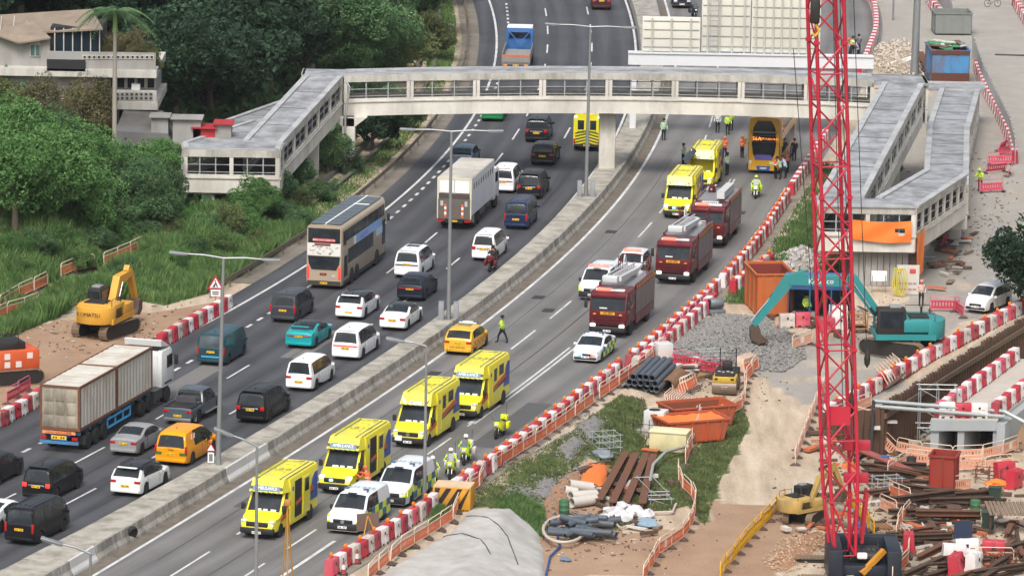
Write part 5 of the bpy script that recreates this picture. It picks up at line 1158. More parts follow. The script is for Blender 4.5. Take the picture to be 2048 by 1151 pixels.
water_row([(X4(y)+.25, y, .02) for y in np.arange(300, 327, 2)], 'of the row beside the fire engines'); water_row([(X4(y)+.95, y, 0) for y in np.arange(299, 322, 2)], 'of the second line by the fire engines', lamps=False, start=1)
water_row([(X4(y)+.25, y, .02) for y in np.arange(327, 364, 2)], 'of the row up to the footbridge', start=1); water_row([(X4(y)+.25, y, .02) for y in np.arange(364, 394, 2)], 'under and beyond the footbridge beam', lamps=False, joined=True); water_row([(X4(y)+.3, y, .02) for y in np.arange(424, 482, 2)], 'in the curved row beyond the sign gantry', joined=True, lamps=False)
def prow(pp_, where, **k): water_row([T(*p) for p in pp_], where, **k)
prow([(-30, 868), (40, 830), (84, 803)], 'lying beside the container lorry', lamps=False); prow([(318, 697), (380, 661), (462, 612)], 'below the road works sign', lamps=False)
prow([(1655, 838), (1740, 790), (1850, 726), (1960, 668), (2070, 612)], 'along the sheet pile wall', start=1)
prow([(1462, 588), (1500, 560), (1540, 530)], 'behind the orange skip')
prow([(1850, -10), (1868, 22), (1890, 45)], 'above the blue skip', lamps=False); prow([(2030, 10), (2060, 60)], 'at the upper picture corner', lamps=False)
prow([(1952, 140), (1972, 190), (2000, 240), (2022, 290), (2030, 330)], 'along the mesh hoarding', lamps=False, joined=True)
prow([(1560, 655), (1630, 650)], 'in front of the orange skip', lamps=False, start=1); prow([(1640, 665), (1700, 655)], 'under the teal excavator boom', lamps=False)
# ---------------------------------------------------------------- tube-framed site fences
FORANGE = mat('fence_orange', '#d9734e', .6, 0, .1, 3, dirt=.25); FPALE = mat('fence_tube_pale', '#dcc2ae', .5, 0, .1, 3); FFOOT = mat('fence_foot', '#54423a', .8, 0, .2); FYELL = mat('fence_yellow', '#d6a316', .55, 0, .1, 3); FWHITE = mat('fence_notice', '#d9d0ca', .6, 0, .05); FRED = mat('fence_red', '#b8344a', .55, 0, .1, 3)
def fence_meshes(mt, mi, L=1.95, H=1.0):
    fr = MB().tube([(-L/2, 0, .04), (-L/2, 0, H-.15), (-L/2+.12, 0, H), (L/2-.12, 0, H), (L/2, 0, H-.15), (L/2, 0, .04)], .028, 6)
    fr.bar((-L/2, 0, .18), (L/2, 0, .18), .04); fr.bar((-L/2, 0, .74), (L/2, 0, .74), .035)
    sl = MB()
    for i in range(9): sl.box((-L/2+.16+i*(L-.32)/8, 0, .46), (.11, .022, .55))
    sl.box((0, 0, .28), (L-.1, .018, .16)); sl.box((0, 0, .66), (L-.1, .018, .1))
    ft = MB()
    ft.add([(-.12, -.32, 0), (.12, -.32, 0), (.12, .32, 0), (-.12, .32, 0), (-.03, 0, .2), (.03, 0, .2)], [(3, 2, 1, 0), (0, 1, 5, 4), (2, 3, 4, 5), (1, 2, 5), (3, 0, 4)])
    return fr.mesh('fence_panel', mt, 40), sl.mesh('infill', mi), ft.mesh('foot', FFOOT)
FEN = {'orange': fence_meshes(FPALE, FORANGE), 'yellow': fence_meshes(FYELL, FYELL), 'red': fence_meshes(mat('fence_tube_pink', '#c9607a', .5), FRED), 'white': fence_meshes(FPALE, mat('fence_infill_pale', '#d79b80', .6, 0, .15, 2))}
NOTE = MB().box((0, -.03, .5), (.34, .012, .4)).mesh('notice', FWHITE)
def fence_at(p, a, kind, where, tilt=0, note=False, tz=0, num=None):
    fr, inf, ft = FEN[kind]; o = link('fence_panel', fr); o.location = p; o.rotation_euler = (tilt, tz, a); c = link('infill', inf, o)
    for s in (-1, 1): f = link('foot', ft, o); f.location = (s*.93, 0, 0)
    if note: link('notice', NOTE, o)
    return tag(o, fit('%s %s site fence panel, counting from the near end, %s' % (ordn(num), kind, where), '%s %s site fence panel %s' % (ordn(num), kind, where)) if num else '%s tube-framed site fence panel %s' % (kind, where), 'fence panel', '%s fence panels %s' % (kind, where))
def fence_row(pp_, kind, where, note=.12, step=1.98, z=None, jit=.05):
    pts = [T(*p) if z is None else Z(p[0], p[1], z) for p in pp_]; cum = [0]
    for a, b in zip(pts, pts[1:]): cum.append(cum[-1]+(b-a).length)
    n = max(1, int(cum[-1]/step))
    def at(s):
        k = min(max(j for j in range(len(cum)) if cum[j] <= s), len(pts)-2); t = (s-cum[k])/(cum[k+1]-cum[k]); return pts[k].lerp(pts[k+1], t)
    for i in range(n):
        a, b = at(i*step), at((i+.98)*step); m = (a+b)/2; m.z = hgt(m.x, m.y) if z is None else z; d = b-a
        fence_at(m, math.atan2(d.y, d.x)+random.uniform(-jit, jit), kind, where, random.uniform(-.06, .06), random.random() < note, -math.atan2(d.z, Vector((d.x, d.y)).length), i+1 if n > 1 else None)
fence_row([(735, 1165), (800, 1110), (905, 1045), (925, 1000), (960, 975), (975, 950)], 'orange', 'bordering the grey shotcrete mound'); fence_row([(978, 948), (1080, 885), (1180, 815), (1200, 800)], 'orange', 'along the grass bank below the roadside barriers', jit=.03); fence_row([(1200, 800), (1290, 740), (1330, 700)], 'orange', 'beside the stack of grey pipes')
fence_row([(1328, 718), (1330, 690), (1380, 640), (1420, 612)], 'red', 'round the gravel heap by the fire engine'); fence_row([(1340, 730), (1400, 742), (1460, 752)], 'red', 'across the front of the gravel heap')
fence_row([(1285, 1165), (1320, 1110), (1372, 1075), (1390, 1040), (1388, 1000), (1360, 975), (1356, 940)], 'orange', 'curving along the red earth pit'); fence_row([(1372, 930), (1390, 880), (1440, 845), (1490, 815), (1490, 770), (1520, 728)], 'orange', 'along the sandy haul road beside the skips')
fence_row([(1440, 1160), (1480, 1105), (1530, 1050), (1580, 1000)], 'yellow', 'descending to the haul road'); fence_row([(1700, 1010), (1720, 1040), (1760, 1090)], 'yellow', 'behind the crane mast')
fence_row([(1590, 930), (1605, 890), (1620, 850), (1640, 800), (1655, 770)], 'white', 'edging the haul road beside the crane'); fence_row([(1700, 850), (1740, 880), (1790, 905), (1850, 918), (1930, 925), (1990, 918), (2060, 890)], 'white', 'across the pit mouth before the culvert', .3); fence_row([(1660, 850), (1700, 830), (1765, 808)], 'white', 'at the corner of the sheet pile wall')
fence_row([(1775, 955), (1830, 925), (1900, 945), (1975, 940)], 'white', 'in the second line before the culvert', .3); fence_row([(1970, 945), (2060, 935)], 'white', 'at the picture edge beyond the red skip'); fence_row([(1778, 995), (1835, 1020)], 'orange', 'beside the steel stacks'); fence_row([(1790, 1080), (1800, 1050), (1828, 1020)], 'orange', 'in front of the rusty beams'); fence_row([(1785, 1165), (1815, 1130), (1820, 1100), (1800, 1075)], 'orange', 'next to the crane body'); fence_row([(1760, 1020), (1800, 1038)], 'white', 'between crane mast and steel stacks'); fence_row([(1905, 985), (1945, 980)], 'white', 'leaning by the red skip')
fence_row([(1585, 700), (1605, 694)], 'white', 'at the foot of the teal boom', .6); fence_row([(1870, 622), (1900, 618), (1935, 640), (1965, 638)], 'red', 'in front of the white car')
fence_row([(-20, 632), (40, 596), (90, 575), (118, 560)], 'orange', 'at the foot of the green slope, lower stretch'); fence_row([(122, 556), (165, 538), (205, 535)], 'orange', 'at the foot of the green slope, middle stretch'); fence_row([(208, 534), (250, 518), (285, 500)], 'orange', 'at the foot of the green slope, upper stretch'); fence_row([(-10, 645), (30, 628), (70, 620), (95, 603)], 'orange', 'beside the digger on the red earth'); fence_row([(15, 808), (80, 770)], 'red', 'beside the orange machine at the picture edge')
# ---------------------------------------------------------------- left road-works sign, guard rail, tyre, cones, tripod
g = T(431, 618); rs = thing('road_works_sign', 'triangular red-bordered road works sign on the site edge barriers', 'sign', g)
MB().tube([(0, 0, 0), (0, 0, 1.2)], .05, 8).build('post', mat('post_amber', '#c9902a', .5), rs)
def tri(s, y, z): return [(-s, y, z), (s, y, z), (0, y, z+s*1.73)]
MB().add(tri(.55, -.06, 1.35), [(0, 1, 2)]).build('sign_face', mat('sign_red_border', '#b5202c', .5), rs); MB().add(tri(.38, -.075, 1.44), [(0, 1, 2)]).build('sign_field', INK_W, rs)
k = MB(); k.bar((-.1, -.09, 1.5), (.0, -.09, 1.8), .06); k.bar((0, -.09, 1.8), (.13, -.09, 1.5), .06); k.lathe([(.05, -.01), (.05, .01)], 8, 'y', (-.02, -.09, 1.9)); k.bar((-.02, -.09, 1.75), (-.18, -.09, 1.5), .04); k.build('digging_man', INK, rs)
MB().box((0, -.06, 1.1), (.62, .04, .42)).build('plate', INK_W, rs); MB().box((0, -.085, 1.16), (.44, .012, .07)).build('plate_text', INK, rs); MB().box((0, -.085, 1.03), (.4, .012, .07)).build('plate_text', INK, rs); MB().add(tri(.55, -.0, 1.35), [(2, 1, 0)]).build('sign_back', POLE, rs)
g = Z(431, 925, .62); ms = thing('road_works_sign', 'narrow red triangle road works sign leaning on the lamp post of the median', 'sign', g+Vector((-.25, -.2, 0)))
ms.scale = (.7,)*3; MB().add(tri(.42, 0, 1.0), [(0, 1, 2)]).build('sign_face', mat('sign_red_border', '#b5202c', .5), ms); MB().add(tri(.28, -.02, 1.08), [(0, 1, 2)]).build('sign_field', INK_W, ms); MB().box((0, -.01, .5), (.5, .03, .85)).build('plate', INK_W, ms); MB().box((0, -.03, .5), (.3, .012, .6)).build('plate_text', mat('text_grey', '#77787a', .6), ms); MB().lathe([(.12, 1.75), (.13, 1.9), (.06, 1.98)], 10, 'z', (0, 0, 0)).build('lamp', mat('lens_amber', '#e07a1c', .3, 0, .05), ms)
gr = thing('guard_rail', 'rusty steel guard rail along the left bank of the outbound carriageway', 'guard rail'); STEELR = mat('rail_rust', '#7e7264', .6, .4, .25, 1.5)
for y in np.arange(320, 470, 4.0):
    p, q = off(X2, y, -2.6), off(X2, y+4.0, -2.6); zp, zq = hgt(p.x, p.y), hgt(q.x, q.y)
    MB().bar((p.x, p.y, zp+.62), (q.x, q.y, zq+.62), .06, .3).build('rail', STEELR, gr); MB().box((p.x-.06, p.y, zp+.35), (.12, .14, .75)).build('post', STEELR, gr)
ch = thing('drain_channel', 'dark concrete drainage channel curving up beside the wooded bank', 'channel')
for y in np.arange(348, 480, 6.0):
    P = []
    for yy in (y, y+6):
        r = []
        for o, z in ((-6.6, .25), (-6.3, .25), (-6.2, -.2), (-5.4, -.2), (-5.3, .22), (-5.0, .22)): p = off(X2, yy, o); r.append((p.x, p.y, max(hgt(p.x, p.y), 0)+z+.04))
        P.append(r)
    MB().grid(P).build('channel_length', mat('channel_concrete', '#6e6a62', .9, 0, .25, .8, dirt=.7, dirtc=(.05, .05, .04)), ch)
g = Z(265, 1078, .05); ty = MB(); n = 22
ty.lathe([(.22, -.1), (.34, -.13), (.38, -.07), (.38, .07), (.34, .13), (.22, .1)], n, 'x'); to = ty.build('loose_tyre', RUBBER, None, 40); to.location = g+Vector((-.05, 0, .36)); to.rotation_euler = (.1, R(18), R(-40)); tag(to, 'loose black tyre leaning against the median barrier', 'tyre')
def cone(px, py):
    o = MB(); o.box((0, 0, .03), (.42, .42, .06), mi=2); o.lathe([(.17, .06), (.12, .3)], 14, 'z', mi=0); o.lathe([(.12, .3), (.075, .55)], 14, 'z', mi=1); o.lathe([(.075, .55), (.035, .75)], 14, 'z', mi=0)
    c = o.build('traffic_cone', [mat('cone_red', '#8e3a3c', .5), WWHITE, RUBBER], None, 40); c.location = T(px, py); return c
tag(cone(714, 1126), 'red traffic cone with white sleeve behind the folded notice board', 'traffic cone'); tag(cone(687, 1148), 'red traffic cone nearest the bottom edge by the barriers', 'traffic cone')
b = Vector((X4(262.3)+1.15, 262.6, 0)); sb = thing('lamp_base', 'concrete lamp base painted with slanting black and yellow stripes', 'lamp base', b, head(X4, 262)-math.pi/2+.15)
rbox('block', (0, 0, .62), (2.1, 1.5, 1.24), mat('base_yellow', '#c98f1c', .6, 0, .1, 2, dirt=.3), sb, .03); MB().box((0, 0, 1.26), (2.05, 1.45, .05)).build('cap', mat('cap_orange', '#c9b08e', .7, 0, .2), sb)
for f, (o, rt) in enumerate(((Vector((0, -.757, 0)), Vector((1, 0, 0))), (Vector((-1.057, 0, 0)), Vector((0, -1, 0))))):
    w = 1.0 if f == 0 else .72
    for i in range(-1, 3):
        a = -w+i*.62; P = [(max(-w, min(w, a+dx)), z) for dx, z in ((0, .05), (.3, .05), (1.0, 1.18), (.7, 1.18))]
        if P[1][0] > P[0][0]+.02 or P[2][0] > P[3][0]+.02: MB().add([o+rt*q[0]+Vector((0, 0, q[1])) for q in P], [(0, 1, 2, 3)]).build('stripe', mat('base_black', '#2b241c', .6, 0, .2), sb)
tp = thing('survey_tripod', 'tall yellow timber tripod standing in front of the nearest ambulance', 'tripod'); top = atY(575, 1008, 241.0)
for px, py in ((563, 1190), (588, 1190), (575, 1200)): q = Z(px, py, 0); MB().bar(q, top, .07, .05).build('leg', mat('tripod_yellow', '#b8862f', .5, 0, .1), tp)
rbox('head', top+Vector((0, 0, .1)), (.32, .32, .3), mat('tripod_head', '#b07a3c', .5, 0, .1), tp, .04); q = Z(575, 1175, 0); MB().tube([q, top], .03, 6).build('centre_rod', mat('rod_grey', '#7b7d7c', .4, .5), tp)
g = T(735, 1085); nb = thing('notice_board', 'brown boarded notice on a yellow folding stand behind the roadside barriers', 'notice board', g, .4); MB().box((0, 0, 1.15), (1.25, .05, .95)).build('board', mat('board_brown', '#6f5a52', .7, 0, .1), nb)
for s in (-1, 1): MB().bar((s*.5, -.5, 0), (0, 0, 1.5), .05).build('leg', mat('tripod_yellow', '#b8862f', .5, 0, .1), nb)
MB().bar((0, .7, 0), (0, 0, 1.5), .05).build('leg', mat('tripod_yellow', '#b8862f', .5, 0, .1), nb)
# ---------------------------------------------------------------- people
def skin_body(name, J, edges, root=0):
    me = bpy.data.meshes.new(name); me.from_pydata([j[0] for j in J], edges, []); ob = bpy.data.objects.new(name, me); tmpc.objects.link(ob)
    mod = ob.modifiers.new('s', 'SKIN'); sk = me.skin_vertices[0].data if me.skin_vertices else None
    if sk is None:
        bm = bmesh.new(); bm.from_mesh(me); bm.verts.layers.skin.verify(); bm.to_mesh(me); bm.free(); sk = me.skin_vertices[0].data
    for i, j in enumerate(J): sk[i].radius = (j[1], j[2] if len(j) > 2 else j[1]); sk[i].use_root = (i == root)
    ob.modifiers.new('u', 'SUBSURF').levels = 1
    return ob
tmpc = col
def pose(arm=(0, 0), leg=(0, 0), bend=0, elbow=(.12, .12)):
    # metres, facing +x; y left
    hz = .92
    J = [((0, 0, hz), .13, .16), ((.0+bend*.15, 0, 1.15), .12, .15), ((bend*.35, 0, 1.38), .13, .19), ((bend*.45, 0, 1.5), .06), ((bend*.55+.01, 0, 1.6), .085, .08), ((bend*.6+.01, 0, 1.72), .085, .08)]; E = [(0, 1), (1, 2), (2, 3), (3, 4), (4, 5)]
    for k, s in enumerate((-1, 1)):
        b = len(J); l = leg[k]; J += [((0, s*.1, hz-.1), .1), ((.22*l, s*.11, .5), .07), ((.34*l-.05*abs(l), s*.11, .09), .05), ((.34*l+.14, s*.12, .04), .045)]; E += [(0, b), (b, b+1), (b+1, b+2), (b+2, b+3)]
        b = len(J); a = arm[k]; e = elbow[k]; sx = bend*.35; J += [((sx, s*.21, 1.4), .065), ((sx+.18*a, s*.27, 1.13), .05), ((sx+.18*a+e*1.6, s*.24, .93+.2*max(0, a)+abs(e)*.5), .038), ((sx+.18*a+e*2.0+.03, s*.22, .86+.2*max(0, a)+abs(e)*.7), .04)]; E += [(2, b), (b, b+1), (b+1, b+2), (b+2, b+3)]
    return J, E
POSES = {'stand': pose((.05, -.05)), 'walk': pose((.9, -.8), (-.9, .9)), 'work': pose((1.0, .9), (.1, -.1), .5, (.28, .25)), 'ride': None}
J, E = pose((1.3, 1.3), (0, 0), .6, (.25, .25))
for i, v in enumerate(J):
    pass
def sit():
    J = [((0, 0, .8), .14, .16), ((.06, 0, 1.05), .12, .15), ((.16, 0, 1.28), .13, .19), ((.22, 0, 1.4), .06), ((.25, 0, 1.5), .085, .08), ((.27, 0, 1.62), .09, .085)]; E = [(0, 1), (1, 2), (2, 3), (3, 4), (4, 5)]
    for s in (-1, 1):
        b = len(J); J += [((.1, s*.16, .76), .1), ((.42, s*.24, .62), .075), ((.25, s*.26, .28), .055), ((.42, s*.27, .24), .05)]; E += [(0, b), (b, b+1), (b+1, b+2), (b+2, b+3)]
        b = len(J); J += [((.16, s*.22, 1.28), .065), ((.38, s*.34, 1.1), .05), ((.6, s*.36, 1.02), .04)]; E += [(2, b), (b, b+1), (b+1, b+2)]
    return J, E
POSES['ride'] = sit(); _pm = {}
PO = [skin_body('person_'+k, *POSES[k]) for k in POSES]
dgp = bpy.context.evaluated_depsgraph_get()
for k, o in zip(POSES, PO):
    me = bpy.data.meshes.new_from_object(o.evaluated_get(dgp)); me.name = 'person_'+k; me.materials.clear()
    SK = mat('skin_tone', '#a8785c', .6)
    for m in (SK, SK, SK, SK, SK): me.materials.append(m)   # trousers, jacket, skin, hair, shoes
    sit_ = k == 'ride'
    for p in me.polygons:
        z, y, x = p.center.z, abs(p.center.y), p.center.x; hd = 1.52 if not sit_ else 1.43
        if z > hd-.08 and y < .13: i = 3 if z > hd+.13 or (z > hd+.03 and x < (.02 if not sit_ else .24)) else 2
        elif sit_: i = 4 if z < .3 else (0 if z < .84 and not (y > .29) else 1)
        elif z < .1: i = 4
        elif y > .19 and z < 1.0: i = 2 if z < .93 else 1
        elif z < .95: i = 0
        else: i = 1
        p.material_index = i; p.use_smooth = True
    _pm[k] = me
for o in PO: bpy.data.objects.remove(o)
HIVIS = mat('hi_vis_lime', '#b9e03a', .6, 0, .08, 5); HIOR = mat('hi_vis_orange', '#e8663a', .6, 0, .08, 5); NAVY = mat('cloth_navy', '#1c2230', .8, 0, .2, 5); DARK = mat('cloth_black', '#17181b', .8, 0, .2, 5); PALE = mat('cloth_pale_blue', '#a9b8cf', .8, 0, .1, 5); PGREEN = mat('vest_pale_green', '#a8c9a8', .7, 0, .1, 5); HAIR = mat('hair_black', '#17130f', .7); REFL = mat('reflective_tape', '#d9dcd6', .3, .2, 0)
def person(label, px, py, jacket, trousers=NAVY, face=0, pose_='stand', hat=None, group=None, z=None, scale=1.0, loc=None, par=None, stripe=True):
    o = link('person', _pm[pose_]); o.location = loc if loc is not None else T(px, py); o.rotation_euler = (0, 0, face); o.scale = (scale,)*3
    for i, m in enumerate((trousers, jacket, MATS['skin_tone'], HAIR, DARK)): o.material_slots[i].link = 'OBJECT'; o.material_slots[i].material = m
    bend = {'stand': 0, 'walk': 0, 'work': .5, 'ride': 0}[pose_]; hx, hz = ((bend*.58+.01, 1.68) if pose_ != 'ride' else (.27, 1.58))
    if hat is not None: h = MB().lathe([(.135, -.02), (.128, .06), (.1, .11), (.03, .14)], 14, 'z', (hx, 0, hz)).build('hat', hat, o, 50)
    if stripe and pose_ != 'ride':
        MB().loft([[(bend*.22+.165*math.cos(t*math.pi/6), .185*math.sin(t*math.pi/6), zz) for t in range(12)] for zz in (1.13, 1.19)], cap=False).build('reflective_band', REFL, o)
    return tag(o, label, 'person', group)
CAM = -math.pi/2
person('officer in lime jacket walking along the inbound carriageway', 1004, 685, HIVIS, DARK, 2.6, 'walk', DARK); person('paramedic in orange jacket standing beside the nearest ambulance', 617, 1003, HIOR, NAVY, 1.6, 'stand', mat('helmet_yellow', '#e0d23a', .4)); person('dark-haired person behind the nearest ambulance, only the head showing', 586, 982, DARK, DARK, 1.2, stripe=False)
person('paramedic in orange jacket at the door of the second ambulance', 738, 995, HIOR, NAVY, 2.4, 'work', HIOR); person('officer in pale green vest standing by the median beyond the footbridge pier', 1327, 281, PGREEN, DARK, -1.2, 'stand', DARK)
person('officer in pale vest with white papers left of the lime pair', 1435, 266, mat('vest_white', '#c4c9c6', .7), DARK, -1.9, 'stand', DARK); person('officer in lime jacket standing in the road under the footbridge beam', 1455, 270, HIVIS, DARK, -1.2, 'stand', DARK); person('second lime-jacketed officer half behind the first', 1462, 262, HIVIS, DARK, 2, 'stand', DARK)
person('firefighter in orange jacket at the left side of the yellow bus', 1484, 316, HIOR, DARK, -.8, 'stand', mat('helmet_orange', '#c9622a', .4)); person('officer in pale green vest beside the rear ambulance', 1454, 351, PGREEN, DARK, 2.4, 'stand', DARK); person('officer in pale green vest behind the open cab door', 1366, 332, PGREEN, DARK, -.5, 'stand', DARK); person('paramedic in orange jacket behind the rear ambulance', 1449, 318, HIOR, NAVY, -2, 'stand', HIOR)
person('firefighter in orange jacket at the bus corner, helmet on', 1551, 358, HIOR, DARK, -.6, 'stand', mat('helmet_orange', '#c9622a', .4)); person('officer in pale green vest among those at the bus corner', 1561, 359, PGREEN, DARK, 3, 'work', DARK); person('person in pale blue shirt bending at the bus corner', 1571, 357, PALE, DARK, 2.6, 'work', HAIR, stripe=False); person('firefighter in orange jacket nearest the barriers at the bus', 1575, 347, HIOR, DARK, 2.8, 'stand', mat('helmet_orange', '#c9622a', .4)); person('person in black beside the barrier row behind the bus corner', 1588, 322, DARK, DARK, -2, 'stand', DARK, stripe=False)
person('standing person in lime vest in the group beyond the gantry', 1705, 112, HIVIS, NAVY, -1, 'stand', DARK); person('standing person in grey in the group beyond the gantry', 1717, 108, mat('cloth_grey', '#5d6066', .8), DARK, -2, 'stand', DARK, stripe=False); person('bending person in orange vest in the group beyond the gantry', 1690, 116, HIOR, NAVY, 0, 'work', HIOR); person('person in pale blue shirt bending by the far barriers', 1716, 120, PALE, NAVY, 3, 'work', HAIR, stripe=False); person('person in dark clothes bending at the near end of that group', 1700, 122, DARK, NAVY, .5, 'work', mat('cloth_white', '#c9c9c9', .7), stripe=False)
person('worker in lime vest by the mesh hoarding beside the access track', 1960, 382, HIVIS, mat('cloth_red', '#8a3038', .8), -2, 'work', HIVIS); person('worker in white vest and pink jacket on the wet site track', 1842, 612, mat('cloth_pink', '#c9a49a', .7, 0, .15, 5), DARK, -1.6, 'stand', mat('hat_pink', '#c98a8a', .6)); person('worker in lime vest inside the blue site cabin', 1612, 640, HIVIS, NAVY, -1.2, 'stand', DARK)
# ---------------------------------------------------------------- motorcycles
def motorcycle(label, px, py, a, colr, white=False, rider=None, box=True):
    root = thing('motorcycle', label, 'motorcycle', T(px, py), a, group='motorcycles' if rider is None else None)
    for x in (-.72, .75): w = wheel(root, x, 0, .31, .14, RIM_D)
    bm_ = MB().loft([[(-.75, -.1, .62), (-.75, .1, .62), (-.75, .08, .82), (-.75, -.08, .82)], [(-.3, -.2, .42), (-.3, .2, .42), (-.3, .16, .84), (-.3, -.16, .84)], [(.15, -.24, .34), (.15, .24, .34), (.15, .2, 1.0), (.15, -.2, 1.0)], [(.55, -.26, .5), (.55, .26, .5), (.55, .2, 1.1), (.55, -.2, 1.1)], [(.85, -.12, .75), (.85, .12, .75), (.85, .08, .95), (.85, -.08, .95)]]).mesh('fairing', colr); bevel_mesh(bm_, .05); link('fairing', bm_, root)
    MB().add([(.72, -.2, 1.05), (.72, .2, 1.05), (.5, .17, 1.45), (.5, -.17, 1.45)], [(0, 1, 2, 3)]).build('windshield', GLASS_C, root); rbox('seat', (-.35, 0, .86), (.75, .3, .12), BLACK, root, .05)
    for s in (-1, 1):
        MB().tube([(.75, s*.1, .31), (.5, s*.12, .95)], .03, 6).build('fork', CHROME, root); MB().tube([(.45, 0, 1.05), (.4, s*.36, 1.08)], .02, 6).build('handlebar', BLACK, root); MB().tube([(.42, s*.3, 1.08), (.42, s*.4, 1.3)], .012, 5).build('mirror_stalk', BLACK, root)
        if box: rbox('pannier', (-.55, s*.33, .62), (.5, .2, .38), colr if not white else WWHITE, root, .05)
        MB().tube([(0, s*.2, .35), (-.7, s*.24, .38)], .045, 6).build('exhaust', CHROME, root)
    if box: rbox('top_case', (-.78, 0, 1.0), (.36, .46, .32), WWHITE if white else colr, root, .06)
    rbox('head_lamp', (.86, 0, .86), (.06, .2, .16), LAMPON if rider else CLEARL, root, .02); rbox('engine', (.05, 0, .42), (.5, .36, .3), BLACK, root, .06); rbox('tail_lamp', (-.98, 0, .84), (.05, .18, .08), REDL, root, .02); MB().tube([(-.75, .15, 1.1), (-.8, .15, 1.8)], .012, 5).build('aerial', BLACK, root)
    return root
PBY = mat('bike_lime', '#c3e22f', .4, 0, .05, coat=.3); hi = R(-112)
motorcycle('lime police motorcycle parked nearest the second police van', 864, 968, hi+.5, PBY, True); motorcycle('lime police motorcycle in the middle of the parked three', 902, 952, hi+.3, PBY, True); motorcycle('lime police motorcycle with white helmet box at the upper end of the three', 933, 924, hi+.2, PBY, True); motorcycle('lime police motorcycle parked alone by the barrier row', 1000, 872, hi+.1, mat('bike_yellow', '#d5df20', .4, 0, .05, coat=.3)); 
for q, (px, py, a) in enumerate(((864, 968, hi+.5), (902, 952, hi+.3), (933, 924, hi+.2))): person(('officer in lime jacket sitting on the motorcycle nearest the second police van', 'officer in lime jacket sitting on the middle motorcycle', 'officer in lime jacket and white helmet on the upper motorcycle of three')[q], 0, 0, HIVIS, DARK, a, 'ride', INK_W, loc=T(px, py))
m = motorcycle('yellow motorcycle ridden towards the camera in front of the yellow bus', 1512, 394, R(-96), PBY, rider=1)
person('rider in lime jacket and helmet on the motorcycle before the bus', 0, 0, HIVIS, DARK, R(-96), 'ride', HIVIS, loc=m.location.copy()-Vector((0, 0, 0)))
m = motorcycle('dark red scooter following the white minivan close to the median', 984, 540, head(X1, 333), mat('scooter_red', '#5c1a1e', .4), rider=1, box=True); person('rider in black jacket and helmet on the dark red scooter', 0, 0, DARK, DARK, head(X1, 333), 'ride', DARK, loc=m.location.copy())
motorcycle('black motorcycle standing beside the black saloon at the top', 1388, 36, R(-80), INK)
bc = thing('bicycle', 'bicycle standing on the access road at the top edge', 'bicycle', T(1985, 14), .25)
for x in (-.52, .52):
    w = MB(); w.tube([(x+.33*math.cos(t/12*2*math.pi), 0, .34+.33*math.sin(t/12*2*math.pi)) for t in range(13)], .025, 5); w.build('wheel', RUBBER, bc)
MB().tube([(-.52, 0, .34), (-.1, 0, .3), (.35, 0, .85), (-.2, 0, .82), (-.52, 0, .34)], .025, 5).build('frame', INK, bc); MB().tube([(.52, 0, .34), (.38, 0, .98), (.3, .25, 1.0), (.38, 0, .98), (.3, -.25, 1.0)], .022, 5).build('fork', INK, bc); rbox('saddle', (-.25, 0, .92), (.26, .14, .06), BLACK, bc, .02); rbox('basket', (.62, 0, .95), (.3, .34, .26), INK_W, bc, .03)
# ---------------------------------------------------------------- excavators
STEELD = mat('dark_steel', '#2f2d2b', .6, .3, .2); TRACKM = mat('track_steel', '#7d6c5a', .8, .2, .25, 4, dirt=.5, dirtc=(.2, .13, .08)); BUCK = mat('bucket_steel', '#5c4c40', .75, .3, .25, 3)
def track(par, y, L, H, W, rz=0):
    r = H/2; pts = []
    for i in range(9): a = math.pi/2+math.pi*i/8; pts.append((-L/2+r+r*math.cos(a), r+r*math.sin(a)))
    for i in range(9): a = -math.pi/2+math.pi*i/8; pts.append((L/2-r+r*math.cos(a), r+r*math.sin(a)))
    c = MB().prism([(p[0]*.97, r+(p[1]-r)*.86) for p in pts], y-W*.42, y+W*.42).build('track', STEELD, par)
    per = []
    for i in range(len(pts)):
        a, b = Vector((*pts[i], 0)), Vector((*pts[(i+1) % len(pts)], 0)); n = max(1, int((b-a).length/.19))
        for k in range(n): per.append((a.lerp(b, k/n), b-a))
    shoe = MB().box((0, 0, 0), (.17, W, .05)).mesh('track_shoe', TRACKM)
    for p, d in per: s = link('track_shoe', shoe, c); s.location = (p.x, y, p.y); s.rotation_euler = (0, -math.atan2(d.y, d.x), 0)
    return c
def plate_arm(par, name, pts, w, t, m):
    """tapered box arm through (x, z, depth) points"""
    rings = []
    for i, (x, z, h) in enumerate(pts):
        d = Vector((pts[min(i+1, len(pts)-1)][0]-pts[max(i-1, 0)][0], pts[min(i+1, len(pts)-1)][1]-pts[max(i-1, 0)][1])).normalized(); n = Vector((-d.y, d.x))
        rings.append([(x+n.x*h/2, -w/2, z+n.y*h/2), (x+n.x*h/2, w/2, z+n.y*h/2), (x-n.x*h/2, w/2, z-n.y*h/2), (x-n.x*h/2, -w/2, z-n.y*h/2)])
    return MB().loft(rings).build(name, m, par)
def ram(par, a, b, r=.08, f=.5):
    a, b = Vector((a[0], a[2] if len(a) > 2 else 0, a[1])), Vector((b[0], b[2] if len(b) > 2 else 0, b[1])); m = a.lerp(b, f)
    c = MB().tube([a, m], r, 8).build('hydraulic_ram', STEELD, par); MB().tube([m, b], r*.55, 8).build('ram_rod', CHROME, c)
